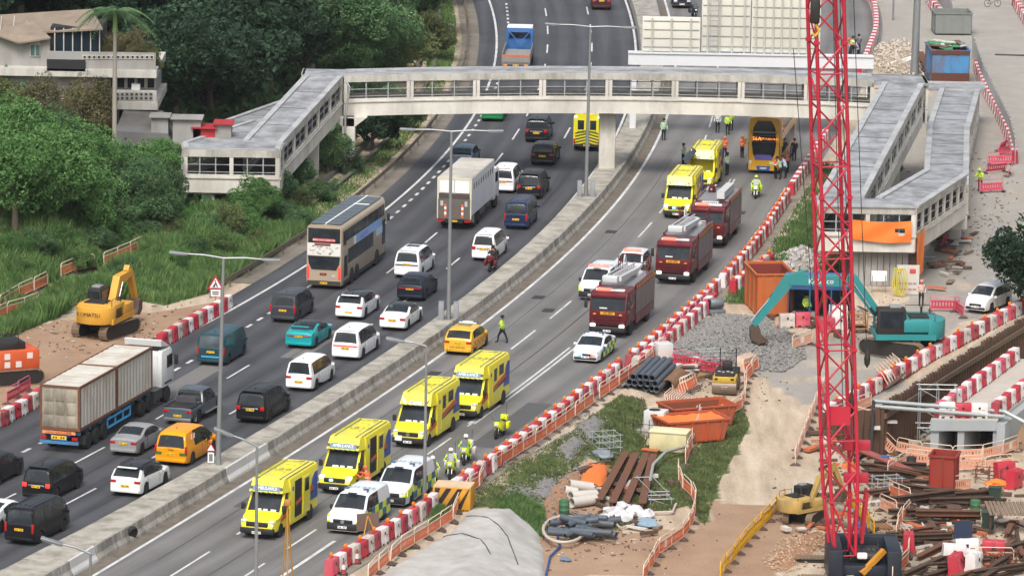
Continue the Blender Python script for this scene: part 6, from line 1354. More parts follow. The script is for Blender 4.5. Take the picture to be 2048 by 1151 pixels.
def excavator(name, label, loc, rz, trz, colr, boom, stick, bucket, sc=1.0, text=None, tm=None, tcol=None, rear_text=None, cabm=None, W=2.75, group='excavators on the work sites'):
    root = thing(name, label, 'excavator', loc, 0, group); root.scale = (sc,)*3
    uc = MB().box((0, 0, .62), (1.6, 1.7, .5)).build('undercarriage', STEELD, root); uc.rotation_euler = (0, 0, trz)
    for s in (-1, 1): track(root, s*(W/2-.3), 4.2, .95, .6).rotation_euler = (0, 0, trz)
    up = MB().lathe([(.7, .85), (.7, 1.15)], 18, 'z').build('slew_ring', STEELD, root)
    parts = []
    n0 = set(root.children)
    o = MB().prism([(-2.0, -W/2), (1.7, -W/2), (1.7, W/2), (-2.0, W/2)], 1.1, 1.45, 'z').build('deck', colr, root)
    rear = [(-1.2, -W/2), (-1.2, W/2)]+[(-1.9-.95*math.cos(t)*1.0+.35, W/2*math.sin(t)) for t in np.linspace(math.pi/2, -math.pi/2, 11)]
    cw = MB().prism([(-1.5, -W/2+.02)]+[(-1.6-1.1*math.cos(t), W/2*.99*math.sin(t)) for t in np.linspace(-math.pi/2, math.pi/2, 13)]+[(-1.5, W/2-.02)], 1.12, 2.25, 'z').build('counterweight', colr, root); bevel_mesh(cw.data, .08)
    hs_ = rbox('engine_cover', (-.9, 0, 1.95), (1.9, W-.1, .8), colr, root, .08); MB().box((-1.0, .2, 2.38), (1.2, 1.4, .1)).build('engine_hatch', STEELD, root); MB().tube([(-1.3, -.6, 2.3), (-1.3, -.6, 2.8)], .07, 8).build('exhaust_stack', STEELD, root)
    sd_ = rbox('side_box', (.7, -W/2+.45, 1.75), (1.7, .85, .7), colr, root, .05); gl = MB()
    for i in range(5): MB().box((-1.0, -W/2-.0, 1.55+.12*i), (.9, .05, .05)).build('louvre', STEELD, root)
    cab = rbox('cab', (.75, W/2-.55, 2.15), (1.75, 1.0, 1.75), cabm or STEELD, root, .12)
    for dx, dy, sx, sy in ((0, .505, 1.4, .02), (0, -.505, 1.4, .02), (.88, 0, .02, .8), (-.88, 0, .02, .8)): MB().box((.75+dx, W/2-.55+dy, 2.35), (sx, sy, 1.0)).build('cab_window', GLASS, cab)
    rbox('roof_unit', (.5, W/2-.55, 3.1), (.7, .6, .16), FSIL, root, .04); hr = MB()
    for s in (-1, 1): MB().tube([(-1.9, s*W*.44, 2.25), (-1.9, s*W*.44, 2.75), (-.4, s*W*.44, 2.75), (-.4, s*W*.44, 2.3)], .025, 5).build('hand_rail', STEELD, root)
    plate_arm(root, 'boom', boom, .5, 0, colr); plate_arm(root, 'stick', stick, .38, 0, colr)
    ram(root, (.9, 1.4, .35), (boom[1][0], boom[1][1]-.1, .35)); ram(root, (.9, 1.4, -.35), (boom[1][0], boom[1][1]-.1, -.35)); ram(root, (boom[2][0], boom[2][1]+.35), (stick[0][0], stick[0][1]), .09); ram(root, (stick[1][0], stick[1][1]+.3), (bucket[0]+.1, bucket[1]+.35), .07)
    bx, bz = bucket; bp = [(bx-.1, bz+.1), (bx+.15, bz-.1), (bx+.1, bz-.7), (bx-.35, bz-1.0), (bx-.85, bz-.85), (bx-.55, bz-.5), (bx-.4, bz+.02)]
    bk = MB().prism(bp, -.5, .5).build('bucket', BUCK, root)
    for i in range(4): MB().box((bx-.88, -.4+.27*i, bz-.86), (.2, .08, .06)).build('bucket_tooth', BUCK, bk)
    for c in root.children:
        if c not in n0: c.rotation_euler = (c.rotation_euler[0], c.rotation_euler[1], rz)
    if text:
        t = text_mesh('lettering', text, tm[0], tcol, root, TM(*tm[1:])); t.rotation_euler = (0, 0, rz)
    return root
KY = mat('digger_yellow', '#d29b2e', .5, 0, .08, 1.5, dirt=.35, dirtc=(.35, .22, .1)); TEAL = mat('digger_teal', '#2a8587', .45, 0, .06, 1, dirt=.15); ORM = mat('machine_orange', '#d0582c', .5, 0, .1, 2, dirt=.3)
g = T(212, 668)
excavator('excavator', 'yellow excavator on red earth with its rounded counterweight to the camera', g, R(72), R(62), KY, [(.9, 1.6, .45), (2.0, 3.3, .75), (3.9, 3.5, .4)], [(3.5, 3.9, .4), (4.1, 3.4, .5), (5.0, 1.5, .3)], (5.0, 1.5), .96, 'KOMATSU', (.36, (-2.74, .1, 1.8), (0, -1, 0), (0, 0, 1)), INK, cabm=STEELD)
g = T(1800, 706)
ex = excavator('excavator', 'teal excavator with its long boom reaching over the gravel heap', g, R(183), R(150), TEAL, [(.9, 1.7, .5), (3.0, 4.5, .8), (6.9, 4.45, .4)], [(5.9, 4.95, .4), (6.9, 4.55, .75), (9.0, 1.7, .3)], (9.1, 1.6), 1.05, 'Kobelco', (.46, (5.0, .262, 4.47), (-1, 0, 0), (0, 0, 1)), INK_W, W=2.9)
g = T(1607, 1040)
excavator('mini_excavator', 'small muddy yellow excavator beside the foot of the crane', g, R(40), R(70), mat('muddy_yellow', '#b99a55', .6, 0, .12, 2, dirt=.6, dirtc=(.2, .14, .09)), [(.9, 1.6, .45), (1.9, 3.6, .6), (3.5, 4.4, .4)], [(3.2, 4.8, .4), (3.6, 4.3, .5), (4.7, 2.2, .3)], (4.7, 2.1), .62)
# orange tracked machine at the left edge
g = T(8, 762); om = thing('drilling_rig', 'orange tracked machine with notice papers, cut by the left picture edge', 'machine', g, R(25))
rbox('body', (.2, 0, 1.5), (3.4, 2.3, 1.2), ORM, om, .08); rbox('upper_deck', (-.2, .1, 2.3), (2.6, 1.9, .5), STEELD, om, .06); rbox('hydraulic_block', (-1.2, .2, 2.7), (1.0, 1.2, .5), STEELD, om, .06)
for s in (-1, 1): track(om, s*1.1, 4.2, .9, .6)
for i in range(4):
    for j in range(2): MB().box((-.9+.72*i, -1.165, 1.25+.5*j), (.36, .02, .36)).build('notice', FWHITE, om) if (i+j) % 3 else None
for i in range(6): MB().box((1.92, -.9+.36*i, 1.5), (.03, .16, 1.0)).build('stripe', INK_W if i % 2 else INK, om)
MB().tube([(-.8, -.9, 2.0), (-.8, -.9, 3.1), (.6, -.9, 3.1), (.6, -.9, 2.0)], .04, 6).build('guard_frame', STEELD, om)
# ---------------------------------------------------------------- road roller
g = T(1452, 782); rr = thing('road_roller', 'yellow and black road roller with steel drum beside the skips', 'roller', g, R(-98)); RY = mat('roller_yellow', '#c9a52c', .5, 0, .1, 2, dirt=.3)
for x in (.9, -.9): MB().lathe([(.1, -.75), (.5, -.75), (.5, .75), (.1, .75)], 24, 'y', (x, 0, .5)).build('drum', mat('drum_steel', '#7d6f62', .5, .4, .2, 2), rr, 40)
rbox('front_frame', (.75, 0, 1.0), (1.2, 1.45, .4), RY, rr, .06); rbox('rear_frame', (-.8, 0, 1.05), (1.4, 1.45, .5), STEELD, rr, .06); rbox('bonnet', (.75, 0, 1.25), (1.1, 1.2, .2), STEELD, rr, .05); rbox('seat', (-.5, 0, 1.55), (.5, .6, .6), BLACK, rr, .1); MB().tube([(-.9, -.5, 1.2), (-.9, -.5, 2.5), (-.75, -.5, 2.6)], .035, 6).build('roll_bar', INK, rr); MB().tube([(-.9, .5, 1.2), (-.9, .5, 2.5), (-.75, .5, 2.6)], .035, 6).build('roll_bar', INK, rr)
for i in range(4): MB().box((.5+.2*(i % 2), -.4+.27*i, 1.37), (.16, .16, .02)).build('sticker', FWHITE, rr)
for s in (-1, 1): rbox('head_lamp', (1.36, s*.5, 1.05), (.05, .2, .12), BLACK, rr, .02)
text_mesh('lettering', 'CAT', .2, INK_W, rr, TM((1.39, 0, .5), (0, 1, 0), (0, 0, 1)))
# ---------------------------------------------------------------- lattice boom crane
CR = mat('crane_red', '#b52039', .42, 0, .08, 2, dirt=.15); cb = T(1686, 1150); crn = thing('crawler_crane', 'tall red lattice boom crane rising through the whole picture from a dark blue body', 'crane', cb)
CBL = mat('crane_body_blue', '#1c2430', .45, .1, .15, 1.5); fx = .0; top_off = atY(1651, 0, cb.y)-cb
def bc(z, i):                     # chord i at height z
    t = z/top_off.z; c = Vector((top_off.x*t+fx, 0, z)); w = .54+.22*min(1, max(0, (z-1.2)/4.0)); a = R(13)+math.pi/4+i*math.pi/2; return c+Vector((math.cos(a), math.sin(a), 0))*w*1.414
zs = [1.2]+[4.2+1.62*i for i in range(22)]
for i in range(4): MB().tube([bc(z, i) for z in zs], .1, 8).build('chord', CR, crn, 50)
bi = 0
for k in range(len(zs)-1):
    for i in range(4):
        j = (i+1) % 4; a, b = (bc(zs[k], i), bc(zs[k+1], j)) if k % 2 else (bc(zs[k], j), bc(zs[k+1], i))
        MB().tube([a, b], .055, 6).build('brace', CR, crn)
        if k % 3 == 0: MB().tube([bc(zs[k], i), bc(zs[k], j)], .045, 6).build('brace', CR, crn)
for k in range(1, len(zs), 5):
    for i in range(4): MB().box(bc(zs[k], i), (.3, .3, .16)).build('joint_flange', CR, crn)
for z0, z1 in ((8.0, 9.6),):
    MB().box((bc(8.8, 0)+bc(8.8, 2))/2+Vector((0, -.72, 0)), (1.2, .06, 1.0)).build('boom_plate', CR, crn)
for dx, dy, zt in ((.72, -.3, 30), (.95, -.2, 30), (.35, -.6, 30), (-1.5, .3, 26), (1.45, .2, 30)):
    zb_ = {-.3: 9.5, -.2: 6, -.6: 7, .3: 15, .2: 12}[dy]; MB().tube([(dx+top_off.x*.3, dy, zb_), (dx+top_off.x*.9-.25, dy, zt+2)], .022, 5).build('rope', INK, crn)
for dx, z in ((.72, 9.3), (1.45, 11.8)): MB().lathe([(.02, -.5), (.14, -.3), (.17, 0), (.12, .25), (.02, .5)], 10, 'z', (dx+top_off.x*.3, -.25, z)).build('hook_block', STEELD, crn)
hb_ = atY(1632, 30, cb.y-1)-cb; rbox('main_hook_block', hb_+Vector((-.05, 0, .2)), (.5, .3, 1.3), STEELD, crn, .08); MB().tube([hb_+Vector((0, 0, -.5)), hb_+Vector((.18, 0, -.85)), hb_+Vector((0, 0, -1.1)), hb_+Vector((-.18, 0, -.95))], .07, 8).build('hook', mat('hook_yellow', '#c9ae2a', .5), crn)
for px, py, w in ((1712, 889, 1.5), (1712, 954, 1.3)): q = atY(px, py, cb.y+.6)-cb; rbox('spreader_beam', q, (w, .5, .5), CR, crn, .04)
q1, q2 = atY(1735, 985, cb.y+.8)-cb, atY(1722, 1151, cb.y+.8)-cb
for s in (0, 1.2): MB().bar(q1+Vector((0, s, 0)), Vector((1.0, .8+s, 1.6)), .16, .2).build('mast_leg', CR, crn)
MB().bar(atY(1690, 1000, cb.y+.8)-cb, atY(1735, 1000, cb.y+.8)-cb, .12).build('mast_tie', CR, crn); MB().bar(atY(1690, 1060, cb.y+.8)-cb, atY(1728, 1055, cb.y+.8)-cb, .12).build('mast_tie', CR, crn)
for s in (-1, 1): rbox('body_side', (1.05+s*1.55, .4, .75), (.75, 3.6, 1.9), CBL, crn, .05)
rbox('body_back', (1.05, 2.3, .7), (3.8, .6, 2.0), CBL, crn, .06); rbox('winch_deck', (1.05, .6, .4), (2.4, 3.2, .8), CBL, crn, .04)
for i in range(2): MB().lathe([(.55, -.8), (.55, -.75), (.36, -.75), (.36, .75), (.55, .75), (.55, .8)], 16, 'x', (1.1, 1.3-1.2*i, 1.0)).build('winch_drum', STEELD, crn)
for i in range(9): MB().tube([(.1+.27*i, .2, .8), (.1+.27*i, .4, 1.3+.1*(i % 3)), (.2+.27*i, 1.4, 1.2)], .05, 6).build('hydraulic_hose', INK, crn)
MB().bar((.9, -1.1, .4), (2.1, -.5, 1.55), .3, .25).build('back_stop', mat('stop_amber', '#b8802a', .5), crn); rbox('white_tank', (.95, -.4, 1.2), (.55, .4, .3), WHITEP, crn, .08)
for s in (-1, 1): track(crn, s*2.1+1, 5.5, 1.1, .8)
for c in crn.children:
    if c.name.startswith('track'): c.location.z = -.9
# ---------------------------------------------------------------- skips and boxes
def skip(name, label, loc, rz, L, W, H, m, mi=None, taper=.0, ribs=3, cat='skip', group='skips and containers on the site'):
    root = thing(name, label, cat, loc, rz, group); t = .06; k = taper
    lo = [(-L/2+k, -W/2), (L/2-k, -W/2), (L/2-k, W/2), (-L/2+k, W/2)]; hi = [(-L/2, -W/2), (L/2, -W/2), (L/2, W/2), (-L/2, W/2)]
    MB().prism([(-L/2+k, -W/2), (L/2-k, -W/2), (L/2-k, W/2), (-L/2+k, W/2)], .08, .16, 'z').build('floor', mi or m, root)
    for i in range(4):
        a, b, c, d = lo[i], lo[(i+1) % 4], hi[(i+1) % 4], hi[i]; n = Vector((b[1]-a[1], -(b[0]-a[0]), 0)).normalized()*t
        MB().hexa([Vector((*a, .08)), Vector((*b, .08)), Vector((*b, .08))-n, Vector((*a, .08))-n, Vector((*d, H)), Vector((*c, H)), Vector((*c, H))-n, Vector((*d, H))-n]).build('side_plate', m, root)
        if mi: k2 = n*1.15; MB().hexa([Vector((*a, .17))-n, Vector((*b, .17))-n, Vector((*b, .17))-k2, Vector((*a, .17))-k2, Vector((*d, H-.1))-n, Vector((*c, H-.1))-n, Vector((*c, H-.1))-k2, Vector((*d, H-.1))-k2]).build('lining', mi, root)
        A, B = Vector((*d, H)), Vector((*c, H)); MB().bar(A+n*.5, B+n*.5, .12, .1).build('rim', m, root)
        for q in range(ribs):
            f = (q+.5)/ribs; p0 = Vector((*a, .1)).lerp(Vector((*b, .1)), f)+n*.6; p1 = A.lerp(B, f)+n*.6; MB().bar(p0, p1, .1, .07, up=(n.x, n.y, 0)).build('rib', m, root)
    return root
SKO = mat('skip_orange', '#b9612f', .55, 0, .12, 1.5, dirt=.35, dirtc=(.3, .16, .08)); SKR = mat('skip_red', '#8e2a20', .6, 0, .1, 1.5, dirt=.25); SKD = mat('skip_inside_red', '#7a3228', .8, 0, .15, 2); SKT = mat('skip_terracotta', '#b0522f', .6, 0, .1, 2, dirt=.35)
g = T(1540, 632); skip('tall_skip', 'tall orange skip with a dark red inside next to the blue cabin', g+Vector((0, 2.2, 0)), R(8), 2.5, 4.4, 2.8, SKO, SKD, 0, 3)
g = T(1389, 905); sk1 = skip('low_skip', 'low orange skip nearest the cream box', T(1375, 885)+Vector((.2, 1.0, 0)), R(24), 4.0, 2.4, 1.35, SKT, None, .35, 4); sk2 = skip('low_skip', 'terracotta open skip in front of the stacked fence panels', T(1400, 872)+Vector((-.1, 3.2, 0)), R(24), 4.2, 2.3, 1.3, SKT, mat('skip_inside_dark', '#7e4630', .8, 0, .2, 3), .3, 4)
tpq = MB().grid([[(-1.9+.42*i, -1.1+.55*j, 1.32-.5*math.exp(-((i-4.5)**2)/6-((j-2)**2)/2)+random.uniform(-.05, .05)) for j in range(5)] for i in range(10)]).build('tarpaulin', mat('tarp_orange', '#dd7434', .6, 0, .12, 2), None, 60); tpq.location = sk1.location; tpq.rotation_euler = sk1.rotation_euler; tag(tpq, 'orange tarpaulin sagging into the low orange skip', 'tarpaulin')
g = T(1890, 985); skip('red_skip', 'square dark red skip among the rusty steel stacks', g+Vector((0, 1.0, 0)), R(-14), 1.5, 1.7, 2.1, SKR, None, .0, 1)
g = T(1898, 168); bk_ = skip('blue_skip', 'blue container skip with rusty brown base and top, filled with scrap', g+Vector((0, 2.5, 0)), R(2), 3.3, 5.0, 2.9, mat('skip_blue', '#3f86b8', .6, 0, .12, 1.5, dirt=.75, dirtc=(.16, .07, .04)), mat('skip_rust', '#5a3226', .8, 0, .2, 2), 0, 1)
MB().box((0, -2.58, .5), (3.3, .06, .9)).build('rusty_foot', mat('skip_rust', '#5a3226', .8, 0, .2, 2), bk_); MB().box((0, -2.56, 2.75), (3.3, .07, .35)).build('rusty_band', mat('skip_rust', '#5a3226', .8, 0, .2, 2), bk_)
sc = MB(); random.seed(5)
for i in range(34): sc.box((random.uniform(-1.3, 1.3), random.uniform(-2, 2.2), 2.75+random.uniform(0, .5)), (random.uniform(.3, 1.4), random.uniform(.1, .8), .08), random.uniform(0, 3), mi=i % 3)
so_ = sc.build('scrap', [mat('scrap_white', '#c4c2b8', .6), mat('scrap_green', '#3f8a5a', .6), mat('scrap_brown', '#6d5545', .8)], None); so_.location = bk_.location; tag(so_, 'loose boards and scrap heaped in the blue skip', 'scrap', kind='stuff')
g = T(1905, 70); cg = skip('wire_cage', 'grey wire cage container behind the blue skip', g+Vector((0, 1.5, 0)), R(2), 3.4, 3.2, 2.0, mat('cage_grey', '#7f837f', .6, .2, .15, 2), None, 0, 2)
g = T(1335, 905); cbx = thing('storage_box', 'cream storage box beside the low orange skip', 'box', g, R(-14)); rbox('body', (0, .6, .62), (2.2, 1.3, 1.1), mat('cream_box', '#cfc79a', .6, 0, .06, 1.5, dirt=.3), cbx, .03); rbox('lid', (0, .6, 1.22), (2.3, 1.4, .1), mat('cream_lid', '#d3cca6', .6, 0, .05), cbx, .02)
g = T(1305, 870); wb = thing('concrete_chamber', 'pale concrete manhole chamber standing on a slab', 'chamber', g, R(-18)); rbox('slab', (0, .3, .15), (3.2, 2.0, .3), mat('slab_grey', '#a19d97', .8, 0, .1, 2, dirt=.3), wb, .02); rbox('chamber', (0, .7, .85), (1.25, 1.1, 1.1), CONC_N, wb, .03); MB().lathe([(.35, 1.4), (.35, 1.43)], 16, 'z', (-.1, .7, 0)).build('opening', INK, wb)
for i in range(7): MB().tube([(-1.5+.5*i, -.75, 0), (-1.5+.5*i, -.75, 1.1)], .025, 5).build('rebar', STEELD, wb)
for z in (.35, .8): MB().tube([(-1.5, -.75, z), (1.5, -.75, z)], .02, 5).build('rebar', STEELD, wb)
rbox('water_tank', (0, 0, .6), (1.0, 1.0, 1.2), CONC_N, thing('grey_tank', 'pale grey cubic tank behind the grey pipes', 'tank', T(1326, 722), .3), .04)
def simple_car(): pass
car('site_car', 'white hatchback parked on the wet site track beside the dark tree', 'car', dict(MPV, L=4.3, W=1.72, top=[(0, .98), (.03, 1.06), (.2, 1.5), (.4, 1.6), (1.2, 1.64), (2.4, 1.62), (2.7, 1.54), (3.5, 1.1), (4.0, .95), (4.24, .78), (4.3, .58)], belt=[(0, .96), (2.4, .98), (3.4, .95), (4, .84), (4.3, .54)], ws=(2.65, 3.48), wins=[(.42, 1.1), (1.18, 2.0), (2.08, 2.66), (2.7, 3.2)], wr=.31), '#d9dadb', 1950, 626, 'mpv', 'front', lambda y: 30+(y-300)*.55, group=None)
# blue cabin behind the boom
g = T(1640, 650); cab_ = thing('site_cabin', 'dark blue open-fronted site cabin under the teal boom', 'cabin', g+Vector((0, 1.6, 0))); CBB = mat('cabin_blue', '#24507e', .5, 0, .1, 1.5, dirt=.3)
MB().box((0, 1.4, 1.4), (4.0, .1, 2.8)).build('back_wall', CBB, cab_); MB().box((0, 0, 2.85), (4.3, 3.0, .12)).build('roof', mat('cabin_roof_blue', '#3f6c9c', .6, 0, .15), cab_); MB().box((0, -1.3, 2.55), (4.1, .08, .5)).build('fascia', CBB, cab_)
for x in (-2, -.7, .7, 2): MB().box((x, -1.3, 1.3), (.1, .1, 2.5)).build('post', CBB, cab_)
for s in (-1, 1): MB().box((s*2, 0, 1.4), (.08, 2.7, 2.7)).build('side_wall', CBB, cab_)
MB().box((1.2, -.9, .6), (1.2, .7, 1.2)).build('cupboard', WHITEP, cab_)
for i in range(9): rbox('stored_box', (-1.6+.4*i, .6, .3+.5*(i % 3)), (.36, .4, .4), (PLATE_W, STEELD, HIVIS)[i % 3], cab_, .03)
st_ = thing('timber_stair', 'brown timber step frame beside the cabin', 'stair', T(1720, 665), .2)
for i in range(4): MB().box((0, .3*i, .25+.25*i), (1.0, .32, .06)).build('tread', mat('timber', '#9a7450', .8, 0, .15, 3), st_)
for s in (-1, 1): MB().bar((s*.5, -.2, .1), (s*.5, 1.1, 1.2), .08, .16).build('stringer', mat('timber', '#9a7450', .8, 0, .15, 3), st_); MB().bar((s*.5, 0, .2), (s*.5, 0, 1.2), .07).build('post', mat('timber', '#9a7450', .8, 0, .15, 3), st_)
bb = thing('white_board', 'white notice board on legs beneath the right landing', 'board', T(1757, 585), .0); MB().box((0, 0, 1.15), (1.05, .05, .7)).build('panel', INK_W, bb)
for s in (-1, 1): MB().bar((s*.45, 0, 0), (s*.45, 0, 1.2), .05).build('leg', POLE, bb)
ht = thing('yellow_hose_coil', 'coil of yellow hose leaning on the grey panels', 'hose', T(1790, 590)); 
for k in range(4): MB().tube([(.3*math.cos(t/14*2*math.pi)*(.7+.1*k)+.15*k, -.3-.05*k, 1.0+.95*math.sin(t/14*2*math.pi)) for t in range(15)], .045, 6).build('coil', mat('hose_yellow', '#c3b640', .5), ht)
nt_ = thing('notice_wall', 'white sheet wall of site notices beneath the right landing', 'notice wall', T(1815, 588)); MB().box((0, 0, 1.0), (1.5, .06, 2.0)).build('sheet', mat('sheet_white', '#c4c0ba', .6), nt_); rbox('red_notice', (.3, -.05, 1.6), (.4, .03, .3), mat('notice_red', '#c24a46', .5), nt_, .01)
for i in range(8): MB().box((-.45+.3*(i % 4), -.045, .35+.4*(i//4)), (.22, .02, .1)).build('notice', mat('notice_pink', '#b07a7a', .6), nt_)
# tarpaulins on the landing
def tarp(label, A, B, drop, m, dy=-.25, hole=False, n=18, amp=.05):
    A, B = Vector(A), Vector(B); P = []
    for i in range(n+1):
        t = i/n; c = A.lerp(B, t); r = []
        for j in range(7): r.append((c.x, c.y+dy+amp*math.sin(9*t+j*.9)+.6*amp*random.random(), c.z-.12*math.sin(math.pi*t)-drop*j/6*(1+.08*t)))
        P.append(r)
    b = MB().grid(P)
    if hole: b.f = [f for k, f in enumerate(b.f) if not (k//6 in (13, 14, 15) and 2 <= k % 6 <= 3 and not (k//6 == 13 and k % 6 == 3))]; b.m = b.m[:len(b.f)]
    return tag(b.build('tarpaulin', m, None, 60), label, 'tarpaulin')
TO = mat('tarp_bright_orange', '#e8792e', .6, 0, .1, 2); tarp('long orange tarpaulin with a torn hole hung across the right landing', (22.9, 327.9, 4.75), (26.9, 327.9, 4.7), 1.35, TO, hole=True); tarp('orange tarpaulin hanging down at the corner of the right landing', (27.3, 327.6, 3.9), (28.0, 330.2, 3.9), 2.8, TO, amp=.16)
# feather banners
for lab, px, py, h, w, txt in (('tall pale feather banner with dark lettering beside the teal excavator', 1808, 712, 2.5, .55, '項香安全'), ('short leaning pale feather banner beside the teal excavator', 1826, 712, 1.7, .5, 'KALI')):
    g = T(px, py); f = thing('feather_banner', lab, 'banner', g, .15); f.rotation_euler = (0, .22 if h < 2 else -.1, .15)
    MB().add([(-w/2, 0, .25), (w/2, 0, .25), (w/2, 0, h*.75), (w*.2, 0, h*.98), (-w*.2, 0, h), (-w/2, 0, h*.85)], [(0, 1, 2, 3, 4, 5)]).build('cloth', mat('banner_pale', '#cfcac4', .7), f); MB().tube([(-w/2, .02, 0), (-w/2, .02, h*.9)], .02, 5).build('pole', STEELD, f)
    for i, ch_ in enumerate(txt): text_mesh('lettering', ch_, .36, mat('text_grey_dark', '#4a4540', .6), f, TM((0, -.015, h*.72-i*.38), (1, 0, 0), (0, 0, 1)))
    MB().lathe([(.15, -.005), (.15, .005)], 14, 'y', (0, -.012, h*.86)).build('emblem', mat('text_grey_dark', '#4a4540', .6), f)
# ---------------------------------------------------------------- sheet pile pit, culvert, deck
RUST = mat('sheet_rust', '#5d4433', .85, .1, .3, 1.2, bump=.2, dirt=.6, dirtc=(.09, .06, .045)); spw = thing('sheet_pile_wall', 'brown rusty sheet pile wall holding the edge of the excavation', 'retaining wall')
def pile_mesh(w=.55, H=4.2, d=.2):
    return MB().prism([(-w/2, 0), (-w*.3, -d), (w*.3, -d), (w/2, 0), (w/2, .04), (w*.33, -d+.05), (-w*.33, -d+.05), (-w/2, .04)], -H+.25, .25, 'z').mesh('sheet_pile', RUST)
PM = pile_mesh()
def piles(A, B, zt=0.0, flip=False):
    A, B = Vector(A), Vector(B); n = int((B-A).length/.56); a = math.atan2(B.y-A.y, B.x-A.x)
    for i in range(n): p = A.lerp(B, (i+.5)/n); o = link('sheet_pile', PM, spw); o.location = (p.x, p.y, zt+random.uniform(-.12, .1)); o.rotation_euler = (0, 0, a); 
piles(WA, WB, .0); piles(Vector((18.6, 288.2)), WA, -.2)
MB().bar((WA.x+.3, WA.y, -.55), (WB.x+.3, WB.y, -.4), .14, .3).build('waling', mat('waling_steel', '#6b5a4b', .7, .2, .2), spw)
MB().loft([[(WA.x-.5, WA.y+.2, .02), (WA.x-.05, WA.y, .02), (WA.x-.05, WA.y, -.3), (WA.x-.5, WA.y+.2, -.3)], [(WB.x-.5, WB.y+.2, .02), (WB.x-.05, WB.y, .02), (WB.x-.05, WB.y, -.3), (WB.x-.5, WB.y+.2, -.3)]]).build('capping_soil', mat('capping_concrete', '#9b9184', .85, 0, .2, 2), spw)
dk = thing('culvert', 'grey concrete box culvert with a dark mouth and a pale roadway on top', 'culvert'); CULV = mat('culvert_concrete', '#9aa2a6', .75, 0, .1, 1.2, dirt=.35, dirtc=(.3, .29, .26)); PALEC = mat('roadway_pale', '#b3aca3', .85, 0, .1, 1, dirt=.25, dirtc=(.35, .32, .28))
zd = -.75
c0, c1 = Z(1862, 836, zd), Z(1996, 836, zd); n_ = _wd; nd = Vector((n_.x, n_.y, 0)); L = 17
def dkp(p, t, z): return Vector((p.x, p.y, z))+nd*t
MB().hexa([dkp(c0, 0, zd-.45), dkp(c1, 0, zd-.45), dkp(c1, L, zd-.45+.4), dkp(c0, L, zd-.45+.4), dkp(c0, 0, zd), dkp(c1, 0, zd), dkp(c1, L, zd+.5), dkp(c0, L, zd+.5)]).build('roadway', PALEC, dk)
for f0, f1 in ((.0, .12), (.40, .5), (.93, 1.06)):
    a, b = c0.lerp(c1, f0), c0.lerp(c1, f1); MB().hexa([dkp(a, .05, -3.1), dkp(b, .05, -3.1), dkp(b, 12, -3.1), dkp(a, 12, -3.1), dkp(a, .05, zd-.46), dkp(b, .05, zd-.46), dkp(b, 12, zd-.46), dkp(a, 12, zd-.46)]).build('side_wall', CULV, dk)
MB().hexa([dkp(c0, -.12, zd-.75), dkp(c1, -.12, zd-.75), dkp(c1, .3, zd-.75), dkp(c0, .3, zd-.75), dkp(c0, -.12, zd-.1), dkp(c1, -.12, zd-.1), dkp(c1, .3, zd-.1), dkp(c0, .3, zd-.1)]).build('lintel', CULV, dk)
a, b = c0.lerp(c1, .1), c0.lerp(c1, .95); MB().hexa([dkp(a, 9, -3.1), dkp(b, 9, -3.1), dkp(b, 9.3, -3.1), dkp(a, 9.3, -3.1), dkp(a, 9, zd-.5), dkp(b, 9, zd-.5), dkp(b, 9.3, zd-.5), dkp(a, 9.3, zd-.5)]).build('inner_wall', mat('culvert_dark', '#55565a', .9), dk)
for f in (.06, 1.0):
    a = c0.lerp(c1, f); s = 1 if f > .5 else -1; MB().hexa([dkp(a, -.2, -3.1), dkp(a+Vector((.5, 0, 0)), -.2, -3.1), dkp(a+Vector((.5, 0, 0)), 14, -1.2), dkp(a, 14, -1.2), dkp(a, -.2, zd-.3), dkp(a+Vector((.5, 0, 0)), -.2, zd-.3), dkp(a+Vector((.5, 0, 0)), 14, zd+.35), dkp(a, 14, zd+.35)]).build('wing_wall', CULV, dk) if s > 0 else None
zr = lambda t: zd+.5*t/L+.01
water_row([dkp(c0+Vector((.35, 0, 0)), t, zr(t)) for t in (.2, 8, 17)], 'on the left edge of the culvert roadway', lamps=False); water_row([dkp(c1-Vector((.35, 0, 0)), t, zr(t)) for t in (.2, 8, 14)], 'on the right edge of the culvert roadway', lamps=False); water_row([c0.lerp(c1, .1)+Vector((0, .3, 0)), c0.lerp(c1, .92)+Vector((0, .3, 0))], 'across the end of the culvert roadway', lamps=False, start=1)
GALV = mat('galvanised_tube', '#a9b0b0', .4, .4, .1); pr = thing('raking_pipes', 'pair of long grey pipes propped across the excavation', 'pipe')
A_, B_ = Vector((WA.x-.4, WA.y+.2, .35)), c1+Vector((.4, .4, .35))
for dz, dy in ((0, 0), (-.28, -.2)): MB().tube([A_+Vector((0, dy, dz)), B_+Vector((0, dy, dz))], .13, 8).build('pipe', GALV, pr, 50)
MB().tube([B_, B_+Vector((3.8, -2.2, -1.6))], .14, 8).build('pipe', GALV, pr, 50); MB().tube([A_, A_+Vector((-.3, -2.5, -2.6)), A_+Vector((-1.2, -3.0, -3.0))], .12, 8).build('hose_end', INK, pr)
sct = thing('scaffold_tower', 'grey tube scaffold tower standing before the culvert', 'scaffold'); s0 = T(1838, 890)
